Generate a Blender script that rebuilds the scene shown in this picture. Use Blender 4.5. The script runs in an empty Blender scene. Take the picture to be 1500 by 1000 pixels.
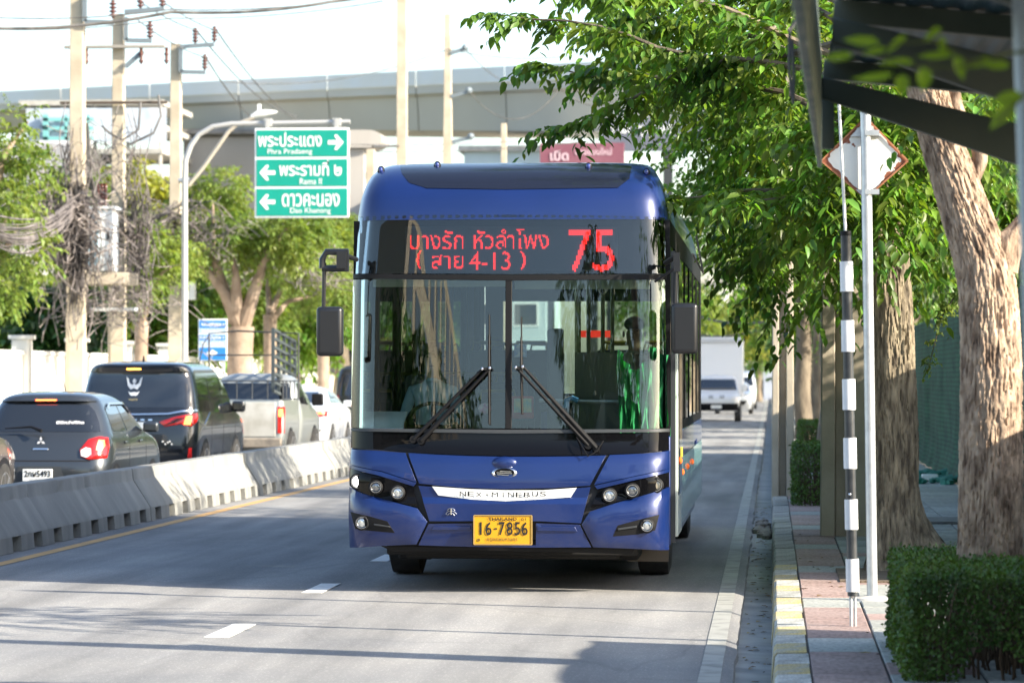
import bpy, bmesh, math, random
import numpy as np
from mathutils import Vector, Matrix, noise, Euler
random.seed(7); rng = np.random.default_rng(7)
S = bpy.context.scene; C = S.collection
R = math.radians

# ---------------------------------------------------------------- camera, light
FPX = 4820.0; CAMZ = 1.68
cd = bpy.data.cameras.new('camera'); cam = bpy.data.objects.new('camera', cd); C.objects.link(cam)
cam.location = (0, 0, CAMZ)
YAW = math.atan(380 / FPX); PITCH = math.atan(53 / FPX)
cam.rotation_euler = (R(90) + PITCH, 0, YAW)
cd.sensor_width = 36; cd.lens = FPX / 1500 * 36; cd.clip_start = .5; cd.clip_end = 5000
cd.dof.use_dof = True; cd.dof.focus_distance = 25.6; cd.dof.aperture_fstop = 4.0
S.camera = cam
CM = Euler((R(90) + PITCH, 0, YAW)).to_matrix()

SUN = Vector((.941 * math.cos(R(27)), -.339 * math.cos(R(27)), math.sin(R(27))))
w = bpy.data.worlds.new('World'); S.world = w; w.use_nodes = True
nt = w.node_tree; sky = nt.nodes.new('ShaderNodeTexSky'); sky.sky_type = 'NISHITA'; sky.sun_disc = False
sky.sun_elevation = R(27); sky.sun_rotation = math.atan2(SUN.x, SUN.y)
sky.air_density = 1.0; sky.dust_density = 1.5; sky.ozone_density = 1.0
bg = nt.nodes['Background']; bg.inputs['Strength'].default_value = .13
nt.links.new(sky.outputs[0], bg.inputs['Color'])
sl = bpy.data.lights.new('sun', 'SUN'); sl.energy = 4.6; sl.angle = R(.5); sl.color = (1, .90, .74)
so = bpy.data.objects.new('sun', sl); C.objects.link(so); so.rotation_euler = SUN.to_track_quat('Z', 'Y').to_euler()
so.location = (20, -20, 30)
S.view_settings.view_transform = 'Standard'; S.view_settings.look = 'None'
S.view_settings.gamma = 1; S.view_settings.use_curve_mapping = False
S.view_settings.exposure = 1.5
S.cycles.volume_bounces = 0; S.cycles.max_bounces = 7; S.cycles.transparent_max_bounces = 12; S.cycles.use_denoising = True
S.cycles.caustics_reflective = False; S.cycles.caustics_refractive = False

def ray(px, py):
    return (CM @ Vector(((px - 750) / FPX, -(py - 500) / FPX, -1))).normalized()
def atY(px, py, Y):
    d = ray(px, py); k = Y / d.y
    return Vector((d.x * k, Y, CAMZ + d.z * k))
def onz(px, py, z=0.0):
    d = ray(px, py); k = (z - CAMZ) / d.z
    return Vector((d.x * k, d.y * k, z))

# ---------------------------------------------------------------- materials
MATS = {}
def mat(name, c, rough=.6, metal=0, c2=None, scale=8, bump=0, bscale=None, coat=0, emit=None, es=0, spec=.5, trans=0, stretch=None, detail=5, island=0, contrast=(.35, .65)):
    if name in MATS: return MATS[name]
    m = bpy.data.materials.new(name); m.use_nodes = True; MATS[name] = m
    n = m.node_tree.nodes; l = m.node_tree.links; p = n['Principled BSDF']
    p.inputs['Base Color'].default_value = (*c, 1); p.inputs['Roughness'].default_value = rough
    p.inputs['Metallic'].default_value = metal; p.inputs['Specular IOR Level'].default_value = spec
    p.inputs['Coat Weight'].default_value = coat; p.inputs['Coat Roughness'].default_value = .03
    if emit: p.inputs['Emission Color'].default_value = (*emit, 1); p.inputs['Emission Strength'].default_value = es
    tc = n.new('ShaderNodeTexCoord'); mp = n.new('ShaderNodeMapping'); l.new(tc.outputs['Object'], mp.inputs[0])
    if stretch: mp.inputs['Scale'].default_value = stretch
    col = None
    if c2:
        t = n.new('ShaderNodeTexNoise'); t.inputs['Scale'].default_value = scale; t.inputs['Detail'].default_value = detail
        l.new(mp.outputs[0], t.inputs['Vector'])
        r = n.new('ShaderNodeValToRGB'); r.color_ramp.elements[0].position = contrast[0]; r.color_ramp.elements[1].position = contrast[1]
        r.color_ramp.elements[0].color = (*c, 1); r.color_ramp.elements[1].color = (*c2, 1)
        l.new(t.outputs[0], r.inputs[0]); col = r.outputs[0]; l.new(col, p.inputs['Base Color'])
    if island:
        g = n.new('ShaderNodeNewGeometry'); hsv = n.new('ShaderNodeHueSaturation')
        ma = n.new('ShaderNodeMapRange'); ma.inputs[3].default_value = 1 - island; ma.inputs[4].default_value = 1 + island
        l.new(g.outputs['Random Per Island'], ma.inputs[0]); l.new(ma.outputs[0], hsv.inputs['Value'])
        mb = n.new('ShaderNodeMapRange'); mb.inputs[3].default_value = .5 - island * .06; mb.inputs[4].default_value = .5 + island * .06
        l.new(g.outputs['Random Per Island'], mb.inputs[0]); l.new(mb.outputs[0], hsv.inputs['Hue'])
        if col: l.new(col, hsv.inputs['Color'])
        else: hsv.inputs['Color'].default_value = (*c, 1)
        l.new(hsv.outputs[0], p.inputs['Base Color']); col = hsv.outputs[0]
    if bump:
        t2 = n.new('ShaderNodeTexNoise'); t2.inputs['Scale'].default_value = bscale or scale; t2.inputs['Detail'].default_value = 6
        l.new(mp.outputs[0], t2.inputs['Vector']); b = n.new('ShaderNodeBump'); b.inputs['Strength'].default_value = bump
        b.inputs['Distance'].default_value = .02
        l.new(t2.outputs[0], b.inputs['Height']); l.new(b.outputs[0], p.inputs['Normal'])
    if trans:
        tr = n.new('ShaderNodeBsdfTranslucent'); mx = n.new('ShaderNodeMixShader'); mx.inputs[0].default_value = trans
        mul = n.new('ShaderNodeMix'); mul.data_type = 'RGBA'; mul.blend_type = 'MULTIPLY'; mul.inputs[0].default_value = 1
        mul.inputs[7].default_value = (2.0, 1.9, .8, 1)
        if col: l.new(col, mul.inputs[6])
        else: mul.inputs[6].default_value = (*c, 1)
        l.new(mul.outputs[2], tr.inputs[0])
        l.new(p.outputs[0], mx.inputs[1]); l.new(tr.outputs[0], mx.inputs[2]); l.new(mx.outputs[0], n['Material Output'].inputs[0])
    return m
def glass(name, tint, refl=1.7, rough=.0, base=0.0):
    if name in MATS: return MATS[name]
    m = bpy.data.materials.new(name); m.use_nodes = True; MATS[name] = m
    n = m.node_tree.nodes; l = m.node_tree.links; n.remove(n['Principled BSDF'])
    t = n.new('ShaderNodeBsdfTransparent'); t.inputs[0].default_value = (*tint, 1)
    g = n.new('ShaderNodeBsdfGlossy'); g.inputs['Roughness'].default_value = rough; g.inputs[0].default_value = (1, 1, 1, 1)
    f = n.new('ShaderNodeFresnel'); f.inputs[0].default_value = refl
    mx = n.new('ShaderNodeMixShader'); l.new(f.outputs[0], mx.inputs[0]); l.new(t.outputs[0], mx.inputs[1]); l.new(g.outputs[0], mx.inputs[2])
    l.new(mx.outputs[0], n['Material Output'].inputs[0])
    return m

def vary(m, amt=.18):
    n = m.node_tree.nodes; l = m.node_tree.links; p = n['Principled BSDF']; src = p.inputs['Base Color'].links[0].from_socket
    o = n.new('ShaderNodeObjectInfo'); r = n.new('ShaderNodeMapRange'); r.inputs[3].default_value = 1 - amt; r.inputs[4].default_value = 1 + amt; l.new(o.outputs['Random'], r.inputs[0])
    t = n.new('ShaderNodeTexNoise'); t.inputs['Scale'].default_value = 14; t.inputs['Detail'].default_value = 8; r2 = n.new('ShaderNodeMapRange'); r2.inputs[1].default_value = .35; r2.inputs[2].default_value = .6; r2.inputs[3].default_value = .72; r2.inputs[4].default_value = 1.08
    l.new(t.outputs[0], r2.inputs[0]); q = n.new('ShaderNodeMath'); q.operation = 'MULTIPLY'; l.new(r.outputs[0], q.inputs[0]); l.new(r2.outputs[0], q.inputs[1])
    h = n.new('ShaderNodeHueSaturation'); l.new(q.outputs[0], h.inputs['Value']); l.new(src, h.inputs['Color']); l.new(h.outputs[0], p.inputs['Base Color'])
def dusty(m, z1=.9, amt=.5, col=(.20, .17, .13)):
    n = m.node_tree.nodes; l = m.node_tree.links; p = n['Principled BSDF']; lk = p.inputs['Base Color'].links
    tc = n.new('ShaderNodeTexCoord'); sx = n.new('ShaderNodeSeparateXYZ'); l.new(tc.outputs['Object'], sx.inputs[0])
    r = n.new('ShaderNodeMapRange'); r.inputs[1].default_value = z1; r.inputs[2].default_value = .2; r.inputs[3].default_value = 0; r.inputs[4].default_value = 1; l.new(sx.outputs[2], r.inputs[0])
    t = n.new('ShaderNodeTexNoise'); t.inputs['Scale'].default_value = 9; t.inputs['Detail'].default_value = 9; t.inputs['Roughness'].default_value = .7; l.new(tc.outputs['Object'], t.inputs['Vector'])
    r2 = n.new('ShaderNodeMapRange'); r2.inputs[1].default_value = .42; r2.inputs[2].default_value = .75; l.new(t.outputs[0], r2.inputs[0])
    q = n.new('ShaderNodeMath'); q.operation = 'MULTIPLY'; l.new(r.outputs[0], q.inputs[0]); l.new(r2.outputs[0], q.inputs[1]); q2 = n.new('ShaderNodeMath'); q2.operation = 'MULTIPLY'; q2.inputs[1].default_value = amt; l.new(q.outputs[0], q2.inputs[0])
    mx = n.new('ShaderNodeMix'); mx.data_type = 'RGBA'; l.new(q2.outputs[0], mx.inputs[0]); mx.inputs[7].default_value = (*col, 1)
    if lk: l.new(lk[0].from_socket, mx.inputs[6])
    else: mx.inputs[6].default_value = p.inputs['Base Color'].default_value
    l.new(mx.outputs[2], p.inputs['Base Color'])
    rr = n.new('ShaderNodeMapRange'); rr.inputs[3].default_value = p.inputs['Roughness'].default_value; rr.inputs[4].default_value = .75; l.new(q2.outputs[0], rr.inputs[0]); l.new(rr.outputs[0], p.inputs['Roughness'])
# ---------------------------------------------------------------- mesh helpers
class M:
    def __init__(s): s.v = []; s.f = []; s.mi = []
    def add(s, v, f, mi=0):
        o = len(s.v); s.v += [tuple(a) for a in v]; s.f += [tuple(i + o for i in q) for q in f]; s.mi += [mi] * len(f); return s
    def box(s, x0, x1, y0, y1, z0, z1, mi=0):
        v = [(x0, y0, z0), (x1, y0, z0), (x1, y1, z0), (x0, y1, z0), (x0, y0, z1), (x1, y0, z1), (x1, y1, z1), (x0, y1, z1)]
        return s.add(v, [(0, 3, 2, 1), (4, 5, 6, 7), (0, 1, 5, 4), (1, 2, 6, 5), (2, 3, 7, 6), (3, 0, 4, 7)], mi)
    def bar(s, a, b, w, h, mi=0, up=(0, 0, 1)):
        a = Vector(a); b = Vector(b); d = (b - a).normalized(); u = Vector(up)
        if abs(d.dot(u)) > .98: u = Vector((0, 1, 0))
        r = d.cross(u).normalized(); u = r.cross(d)
        v = [p + r * (sx * w / 2) + u * (sz * h / 2) for p in (a, b) for sx, sz in ((-1, -1), (1, -1), (1, 1), (-1, 1))]
        return s.add(v, [(0, 1, 2, 3), (7, 6, 5, 4), (0, 4, 5, 1), (1, 5, 6, 2), (2, 6, 7, 3), (3, 7, 4, 0)], mi)
    def tube(s, pts, rad, n=8, mi=0, cap=True):
        pts = [Vector(p) for p in pts]; k = len(pts)
        if not hasattr(rad, '__len__'): rad = [rad] * k
        v = []; ref = None
        for i, p in enumerate(pts):
            d = (pts[min(i + 1, k - 1)] - pts[max(i - 1, 0)]).normalized()
            if ref is None:
                ref = Vector((0, 0, 1)) if abs(d.z) < .9 else Vector((1, 0, 0))
            r = d.cross(ref)
            if r.length < 1e-4: r = d.cross(Vector((0, 1, .3)))
            r.normalize(); u = r.cross(d); ref = u
            v += [p + (r * math.cos(t * 2 * math.pi / n) + u * math.sin(t * 2 * math.pi / n)) * rad[i] for t in range(n)]
        f = [(i * n + j, (i + 1) * n + j, (i + 1) * n + (j + 1) % n, i * n + (j + 1) % n) for i in range(k - 1) for j in range(n)]
        if cap: f += [tuple(range(n)), tuple(reversed(range((k - 1) * n, k * n)))]
        return s.add(v, f, mi)
    def lathe(s, prof, c=(0, 0, 0), axis='z', n=24, mi=0, ring=False):
        v = []; k = len(prof)
        for r, h in prof:
            for t in range(n):
                a = t * 2 * math.pi / n; x, y = r * math.cos(a), r * math.sin(a)
                p = {'z': (x, y, h), 'y': (x, h, -y), 'x': (h, x, y)}[axis]
                v.append((p[0] + c[0], p[1] + c[1], p[2] + c[2]))
        f = [(i * n + j, i * n + (j + 1) % n, (i + 1) * n + (j + 1) % n, (i + 1) * n + j) for i in range(k - 1) for j in range(n)]
        if ring: f += [((k - 1) * n + j, (k - 1) * n + (j + 1) % n, (j + 1) % n, j) for j in range(n)]
        else: f += [tuple(reversed(range(n))), tuple(range((k - 1) * n, k * n))]
        return s.add(v, f, mi)
    def prism(s, poly, a, b, axis='y', mi=0):
        k = len(poly)
        def P(q, h): return {'y': (q[0], h, q[1]), 'x': (h, q[0], q[1]), 'z': (q[0], q[1], h)}[axis]
        v = [P(q, a) for q in poly] + [P(q, b) for q in poly]
        f = [tuple(range(k)), tuple(reversed(range(k, 2 * k)))] + [(i, i + k, (i + 1) % k + k, (i + 1) % k) for i in range(k)]
        return s.add(v, f, mi)
    def ball(s, c, r, n=12, mi=0):
        sx, sy, sz = r if hasattr(r, '__len__') else (r, r, r); v = []; k = n // 2 + 1
        for i in range(k):
            ph = math.pi * i / (k - 1)
            for j in range(n):
                th = 2 * math.pi * j / n
                v.append((c[0] + sx * math.sin(ph) * math.cos(th), c[1] + sy * math.sin(ph) * math.sin(th), c[2] + sz * math.cos(ph)))
        f = [(i * n + j, (i + 1) * n + j, (i + 1) * n + (j + 1) % n, i * n + (j + 1) % n) for i in range(k - 1) for j in range(n)]
        return s.add(v, f, mi)
    def mesh(s, name):
        me = bpy.data.meshes.new(name); me.from_pydata(s.v, [], s.f)
        if any(s.mi): me.polygons.foreach_set('material_index', s.mi)
        return me

def finish(me, fix=True, smooth=True, ang=32):
    if fix:
        bm = bmesh.new(); bm.from_mesh(me); bmesh.ops.recalc_face_normals(bm, faces=bm.faces); bm.to_mesh(me); bm.free()
    if smooth:
        me.shade_smooth(); me.set_sharp_from_angle(angle=R(ang))
    return me
def ob(name, m, mats, parent=None, loc=(0, 0, 0), rot=(0, 0, 0), smooth=True, bevel=0, fix=True, kind=None, segs=2):
    me = m.mesh(name) if isinstance(m, M) else m
    finish(me, fix, smooth)
    for x in (mats if isinstance(mats, (list, tuple)) else [mats]): me.materials.append(x)
    o = bpy.data.objects.new(name, me); C.objects.link(o); o.location = loc; o.rotation_euler = rot
    if parent: o.parent = parent
    if bevel:
        b = o.modifiers.new('bevel', 'BEVEL'); b.width = bevel; b.segments = segs; b.limit_method = 'ANGLE'; b.angle_limit = R(50)
    if kind: o['kind'] = kind
    return o
def tag(o, label, cat, group=None, kind=None):
    o['label'] = label; o['category'] = cat
    if group: o['group'] = group
    if kind: o['kind'] = kind
    return o
def thing(name, label, cat, loc=(0, 0, 0), rz=0, group=None):
    o = bpy.data.objects.new(name, None); C.objects.link(o); o.location = loc; o.rotation_euler = (0, 0, rz); o.empty_display_size = .2
    return tag(o, label, cat, group)
def struct(name, m, mats, **k):
    return ob(name, m, mats, kind='structure', **k)
def dup(o, loc=None, rz=None, label=None, parent=None, mats=None):
    c = o.copy(); C.objects.link(c)
    if parent: c.parent = parent
    if loc is not None: c.location = loc
    if rz is not None: c.rotation_euler = (0, 0, rz)
    if label: c['label'] = label
    for ch in list(o.children): dup(ch, parent=c)
    return c

def text_mesh(s, x0, x1, z0, z1, y=0, thick=.004, bold=0.0, fn=None, shear=0):
    """lettering as a mesh fitted into the box x0..x1, z0..z1, facing -Y"""
    c = bpy.data.curves.new('t', 'FONT'); c.body = s; c.offset = bold; c.resolution_u = 3; c.shear = shear
    o = bpy.data.objects.new('t', c); C.objects.link(o); dg = bpy.context.evaluated_depsgraph_get()
    me = bpy.data.meshes.new_from_object(o.evaluated_get(dg)); bpy.data.objects.remove(o); bpy.data.curves.remove(c)
    n = len(me.vertices); co = np.zeros(n * 3); me.vertices.foreach_get('co', co); co = co.reshape(n, 3)
    lo, hi = co.min(0), co.max(0)
    X = x0 + (co[:, 0] - lo[0]) / (hi[0] - lo[0]) * (x1 - x0); Z = z0 + (co[:, 1] - lo[1]) / (hi[1] - lo[1]) * (z1 - z0)
    fs = [tuple(p.vertices) for p in me.polygons]; bpy.data.meshes.remove(me)
    m = M(); fn = fn or (lambda a, b, off: (a, y - off, b))
    m.add([fn(a, b, thick) for a, b in zip(X, Z)], fs)
    return m
def lettering(s, x0, x1, z0, z1, material, parent, y=0, thick=.004, bold=0.0, fn=None, shear=0, name='lettering'):
    return ob(name, text_mesh(s, x0, x1, z0, z1, y, thick, bold, fn, shear), material, parent, smooth=False, fix=False)

def pdist(p, poly):
    d = 1e9; k = len(poly)
    for i in range(k):
        ax, ay = poly[i]; bx, by = poly[(i + 1) % k]; dx, dy = bx - ax, by - ay
        t = max(0, min(1, ((p[0] - ax) * dx + (p[1] - ay) * dy) / (dx * dx + dy * dy + 1e-12)))
        d = min(d, math.hypot(p[0] - ax - t * dx, p[1] - ay - t * dy))
    return d
def patch(name, poly, fn, material, parent=None, off=0, thick=.015, step=.1, inset=0, rise=0, bevel=0, kind=None, zstep=None):
    """a plate with outline poly laid on the curved surface fn(a, b, off)"""
    bm = bmesh.new(); bm.faces.new([bm.verts.new((a, b, 0)) for a, b in poly])
    if inset: bmesh.ops.inset_region(bm, faces=bm.faces[:], thickness=inset, use_even_offset=True)
    A = [p[0] for p in poly]; B = [p[1] for p in poly]
    for ax, lo, hi, st in ((0, min(A), max(A), step), (1, min(B), max(B), zstep or step)):
        k = math.floor(lo / st) + 1
        while k * st < hi:
            co = [0, 0, 0]; co[ax] = k * st + 1e-5; no = [0, 0, 0]; no[ax] = 1
            bmesh.ops.bisect_plane(bm, geom=bm.verts[:] + bm.edges[:] + bm.faces[:], plane_co=co, plane_no=no, dist=1e-6); k += 1
    for v in bm.verts: v.co.z = rise * min(1, pdist(v.co, poly) / inset) if inset else 0
    bm.normal_update(); bm.verts.ensure_lookup_table(); bm.verts.index_update()
    fr = [tuple(v.co) for v in bm.verts]; fs = [tuple(v.index for v in f.verts) for f in bm.faces]
    be = [(e.verts[0].index, e.verts[1].index) for e in bm.edges if len(e.link_faces) == 1]; bm.free()
    n = len(fr); m = M()
    m.add([fn(a, b, off + h) for a, b, h in fr] + [fn(a, b, off - thick) for a, b, h in fr],
          fs + [tuple(i + n for i in reversed(q)) for q in fs] + [(a, b, b + n, a + n) for a, b in be])
    return ob(name, m, material, parent, bevel=bevel, kind=kind)

def loft(levels, n=64, N=40, smooth=2, cap=True, bow=0.0):
    """levels of rounded plan outlines (z, half width, y rear, y front, corner radius)"""
    L = np.array(levels, float); t = np.linspace(0, len(L) - 1, N)
    G = np.stack([np.interp(t, np.arange(len(L)), L[:, k]) for k in range(5)], 1)
    for _ in range(smooth):
        H = G.copy(); H[1:-1] = (G[:-2] + 2 * G[1:-1] + G[2:]) / 4; G = H
    return G
class Body:
    def __init__(s, levels, bow=.03, **k):
        s.G = loft(levels, **k); s.bow = bow; s.z = s.G[:, 0]
    def par(s, z):
        return [float(np.interp(z, s.z, s.G[:, k])) for k in (1, 2, 3, 4)]
    def _end(s, x, hw, r):
        t = min(abs(x), hw); d = s.bow * (t / hw) ** 2; e = t - (hw - r)
        if e > 0: d += r - math.sqrt(max(0, r * r - e * e))
        return d
    def rear(s, x, z, off=0):
        hw, y0, y1, r = s.par(z); return (x, y0 + s._end(x, hw, r) - off, z)
    def front(s, x, z, off=0):
        hw, y0, y1, r = s.par(z); return (x, y1 - s._end(x, hw, r) + off, z)
    def side(s, sg):
        def fn(y, z, off=0):
            hw, y0, y1, r = s.par(z); x = hw
            for e in (y0 + s.bow + r - y, y - (y1 - s.bow - r)):
                if e > 0: x = hw - r + math.sqrt(max(0, r * r - min(e, r) ** 2))
            return (sg * (x + off), y, z)
        return fn
    def mesh(s, nx=7, nc=6, ny=14):
        m = M(); rows = []
        for z, hw, y0, y1, r in s.G:
            q = [];
            xs = np.linspace(-(hw - r), hw - r, nx)
            q += [(x, y0 + s._end(x, hw, r)) for x in xs]
            for a in np.linspace(0, math.pi / 2, nc)[1:]:
                x = hw - r + r * math.sin(a); q.append((x, y0 + s.bow * (x / hw) ** 2 + r - r * math.cos(a)))
            ya, yb = y0 + s.bow + r, y1 - s.bow - r
            q += [(hw, y) for y in np.linspace(ya, yb, ny)[1:]]
            for a in np.linspace(math.pi / 2, 0, nc)[1:]:
                x = hw - r + r * math.sin(a); q.append((x, y1 - s.bow * (x / hw) ** 2 - r + r * math.cos(a)))
            q += [(x, y1 - s._end(x, hw, r)) for x in xs[::-1][1:]]
            for a in np.linspace(0, math.pi / 2, nc)[1:]:
                x = hw - r + r * math.sin(a); q.append((-x, y1 - s.bow * (x / hw) ** 2 - r + r * math.cos(a)))
            q += [(-hw, y) for y in np.linspace(yb, ya, ny)[1:]]
            for a in np.linspace(math.pi / 2, 0, nc)[1:-1]:
                x = hw - r + r * math.sin(a); q.append((-x, y0 + s.bow * (x / hw) ** 2 + r - r * math.cos(a)))
            rows.append([(a, b, z) for a, b in q])
        k = len(rows[0]); v = [p for q in rows for p in q]
        f = [(i * k + j, i * k + (j + 1) % k, (i + 1) * k + (j + 1) % k, (i + 1) * k + j) for i in range(len(rows) - 1) for j in range(k)]
        f += [tuple(reversed(range(k))), tuple(range((len(rows) - 1) * k, len(rows) * k))]
        return m.add(v, f)

# ---------------------------------------------------------------- common materials
CONC = mat('concrete', (.36, .35, .32), .85, c2=(.52, .50, .46), scale=3, bump=.25, bscale=30, contrast=(.3, .7))
CONC_D = mat('weathered_concrete', (.20, .20, .19), .9, c2=(.34, .34, .31), scale=2.2, bump=.4, bscale=25)
POLE = mat('pole_concrete', (.42, .36, .27), .85, c2=(.56, .49, .38), scale=2, bump=.2, bscale=20)
WHITE = mat('white_paint', (.8, .8, .78), .5, c2=(.70, .70, .68), scale=3)
STEEL = mat('galvanised_steel', (.50, .52, .54), .42, .75, c2=(.62, .64, .66), scale=14)
DSTEEL = mat('dark_steel', (.05, .055, .06), .5, .3)
BLACK = mat('black_plastic', (.006, .006, .007), .6, spec=.25)
RUBBER = mat('tyre_rubber', (.022, .022, .022), .85, c2=(.05, .048, .045), scale=6)
CHROME = mat('chrome', (.75, .75, .76), .12, 1)
BLACKGLASS = mat('black_glass', (.004, .004, .005), .04, spec=.22)
CABLE = mat('cable_rubber', (.04, .04, .04), .6, c2=(.12, .115, .11), scale=3)
BARK = mat('grey_bark', (.10, .08, .06), .95, c2=(.22, .18, .13), scale=5, bump=.8, bscale=18, stretch=(1, 1, .35))
LEAF = mat('leaf_green', (.055, .125, .018), .42, c2=(.17, .27, .033), scale=1.1, trans=.35, island=.45)
LEAF_Y = mat('leaf_yellow_green', (.10, .165, .035), .5, c2=(.22, .28, .07), scale=.5, trans=.4, island=.3)
LEAF_D = mat('leaf_dark', (.03, .075, .018), .45, c2=(.06, .12, .025), scale=1.2, trans=.25, island=.35)
# ================================================================ ground, road, kerb, pavement
ASPH = mat('asphalt', (.225, .228, .235), .85, c2=(.30, .295, .285), scale=.8, bump=.35, bscale=140, contrast=(.25, .75))
def road_material(m):
    n = m.node_tree.nodes; l = m.node_tree.links; p = n['Principled BSDF']; src = p.inputs['Base Color'].links[0].from_socket
    tc = n.new('ShaderNodeTexCoord'); mp = n.new('ShaderNodeMapping'); mp.inputs['Scale'].default_value = (1.6, .12, 1); l.new(tc.outputs['Object'], mp.inputs[0])
    t = n.new('ShaderNodeTexNoise'); t.inputs['Scale'].default_value = 1.3; t.inputs['Detail'].default_value = 6; l.new(mp.outputs[0], t.inputs['Vector'])
    r = n.new('ShaderNodeValToRGB'); r.color_ramp.elements[0].color = (.72, .72, .72, 1); r.color_ramp.elements[1].color = (1.18, 1.17, 1.15, 1)
    r.color_ramp.elements[0].position = .35; r.color_ramp.elements[1].position = .65; l.new(t.outputs[0], r.inputs[0])
    v = n.new('ShaderNodeTexVoronoi'); v.inputs['Scale'].default_value = 38; l.new(tc.outputs['Object'], v.inputs['Vector'])
    r2 = n.new('ShaderNodeValToRGB'); r2.color_ramp.elements[0].color = (1.5, 1.48, 1.42, 1); r2.color_ramp.elements[1].color = (.88, .88, .88, 1)
    r2.color_ramp.elements[0].position = .10; r2.color_ramp.elements[1].position = .34; l.new(v.outputs[0], r2.inputs[0])
    a = n.new('ShaderNodeMix'); a.data_type = 'RGBA'; a.blend_type = 'MULTIPLY'; a.inputs[0].default_value = 1; l.new(src, a.inputs[6]); l.new(r.outputs[0], a.inputs[7])
    b = n.new('ShaderNodeMix'); b.data_type = 'RGBA'; b.blend_type = 'MULTIPLY'; b.inputs[0].default_value = 1.0; l.new(a.outputs[2], b.inputs[6]); l.new(r2.outputs[0], b.inputs[7])
    # thin dark cracks
    mp2 = n.new('ShaderNodeMapping'); mp2.inputs['Scale'].default_value = (.35, .22, 1); l.new(tc.outputs['Object'], mp2.inputs[0])
    t3 = n.new('ShaderNodeTexNoise'); t3.inputs['Scale'].default_value = 2; l.new(mp2.outputs[0], t3.inputs['Vector'])
    vc = n.new('ShaderNodeTexVoronoi'); vc.feature = 'DISTANCE_TO_EDGE'; vc.inputs['Scale'].default_value = 1.0
    mm = n.new('ShaderNodeMix'); mm.data_type = 'RGBA'; mm.blend_type = 'LINEAR_LIGHT'; mm.inputs[0].default_value = .12; l.new(mp2.outputs[0], mm.inputs[6]); l.new(t3.outputs[1], mm.inputs[7]); l.new(mm.outputs[2], vc.inputs['Vector'])
    r3 = n.new('ShaderNodeValToRGB'); r3.color_ramp.elements[0].color = (.55, .55, .55, 1); r3.color_ramp.elements[1].color = (1, 1, 1, 1)
    r3.color_ramp.elements[0].position = .001; r3.color_ramp.elements[1].position = .006; l.new(vc.outputs[0], r3.inputs[0])
    c = n.new('ShaderNodeMix'); c.data_type = 'RGBA'; c.blend_type = 'MULTIPLY'; c.inputs[0].default_value = .3; l.new(b.outputs[2], c.inputs[6]); l.new(r3.outputs[0], c.inputs[7])
    l.new(c.outputs[2], p.inputs['Base Color'])
road_material(ASPH)
SOIL = mat('soil', (.10, .075, .05), .95, c2=(.18, .14, .10), scale=5, bump=.6, bscale=40)
struct('ground', M().add([(-400, -160, -.09), (400, -160, -.09), (400, 700, -.09), (-400, 700, -.09)], [(0, 1, 2, 3)]), mat('dry_ground', (.22, .19, .14), .95, c2=(.12, .15, .06), scale=.2))
# asphalt sheet with a raised broken lip at the gutter
m = M(); ys = list(np.arange(-40, 60, .25)) + list(np.arange(60, 420, 3)); v = []
for y in ys:
    e = -.20 + .02 * noise.noise(Vector((y * 1.1, 3, 0))) + .012 * noise.noise(Vector((y * 6, 3, 0)))
    e -= .02 if y < 60 else 0
    v += [(-8.05, y, 0), (e - .06, y, 0), (e, y, -.018), (e + .015, y, -.085)]
k = len(ys); struct('road', m.add(v, [(i * 4 + j, i * 4 + j + 1, (i + 1) * 4 + j + 1, (i + 1) * 4 + j) for i in range(k - 1) for j in range(3)]), ASPH)
struct('far_carriageway', M().add([(-14.2, -40, .004), (-8.05, -40, .004), (-8.05, 420, .004), (-14.2, 420, .004)], [(0, 1, 2, 3)]), ASPH)
GUT = mat('gutter_concrete', (.22, .225, .22), .9, c2=(.34, .34, .32), scale=2.5, bump=.35, bscale=35)
struct('gutter', M().add([(-.26, -40, -.05), (.06, -40, -.062), (.06, 420, -.062), (-.26, 420, -.05)], [(0, 1, 2, 3)]), GUT)
# paint
WPAINT = mat('worn_white_paint', (.20, .205, .19), .8, c2=(.36, .36, .33), scale=5, bump=.2, bscale=90, detail=9, contrast=(.3, .55))
WPAINT2 = mat('road_white_paint', (.74, .74, .72), .75, c2=(.60, .60, .58), scale=14, bump=.2, bscale=90)
YPAINT = mat('road_yellow_paint', (.62, .36, .12), .75, c2=(.46, .28, .12), scale=6, bump=.2, bscale=90)
m = M(); v = []; ys = list(np.arange(5, 60, .3)) + [60 + 4 * i for i in range(90)]
for y in ys:
    j = .006 * noise.noise(Vector((y * 5, 9, 0))); v += [(-.41 + j, y, .004), (-.285 - j, y, .004)]
struct('edge_line', m.add(v, [(2 * i, 2 * i + 1, 2 * i + 3, 2 * i + 2) for i in range(len(ys) - 1)]), WPAINT)
struct('centre_edge_line', M().add([(-7.0, 5, .004), (-6.86, 5, .004), (-6.86, 420, .004), (-7.0, 420, .004)], [(0, 1, 2, 3)]), YPAINT)
m = M()
for k in range(1, 60):
    y0 = onz(345, 934).y + (k - 1) * 4.42
    m.box(-3.66, -3.50, y0, y0 + 1.15, .002, .006)
struct('lane_dashes', m, WPAINT2)

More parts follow.
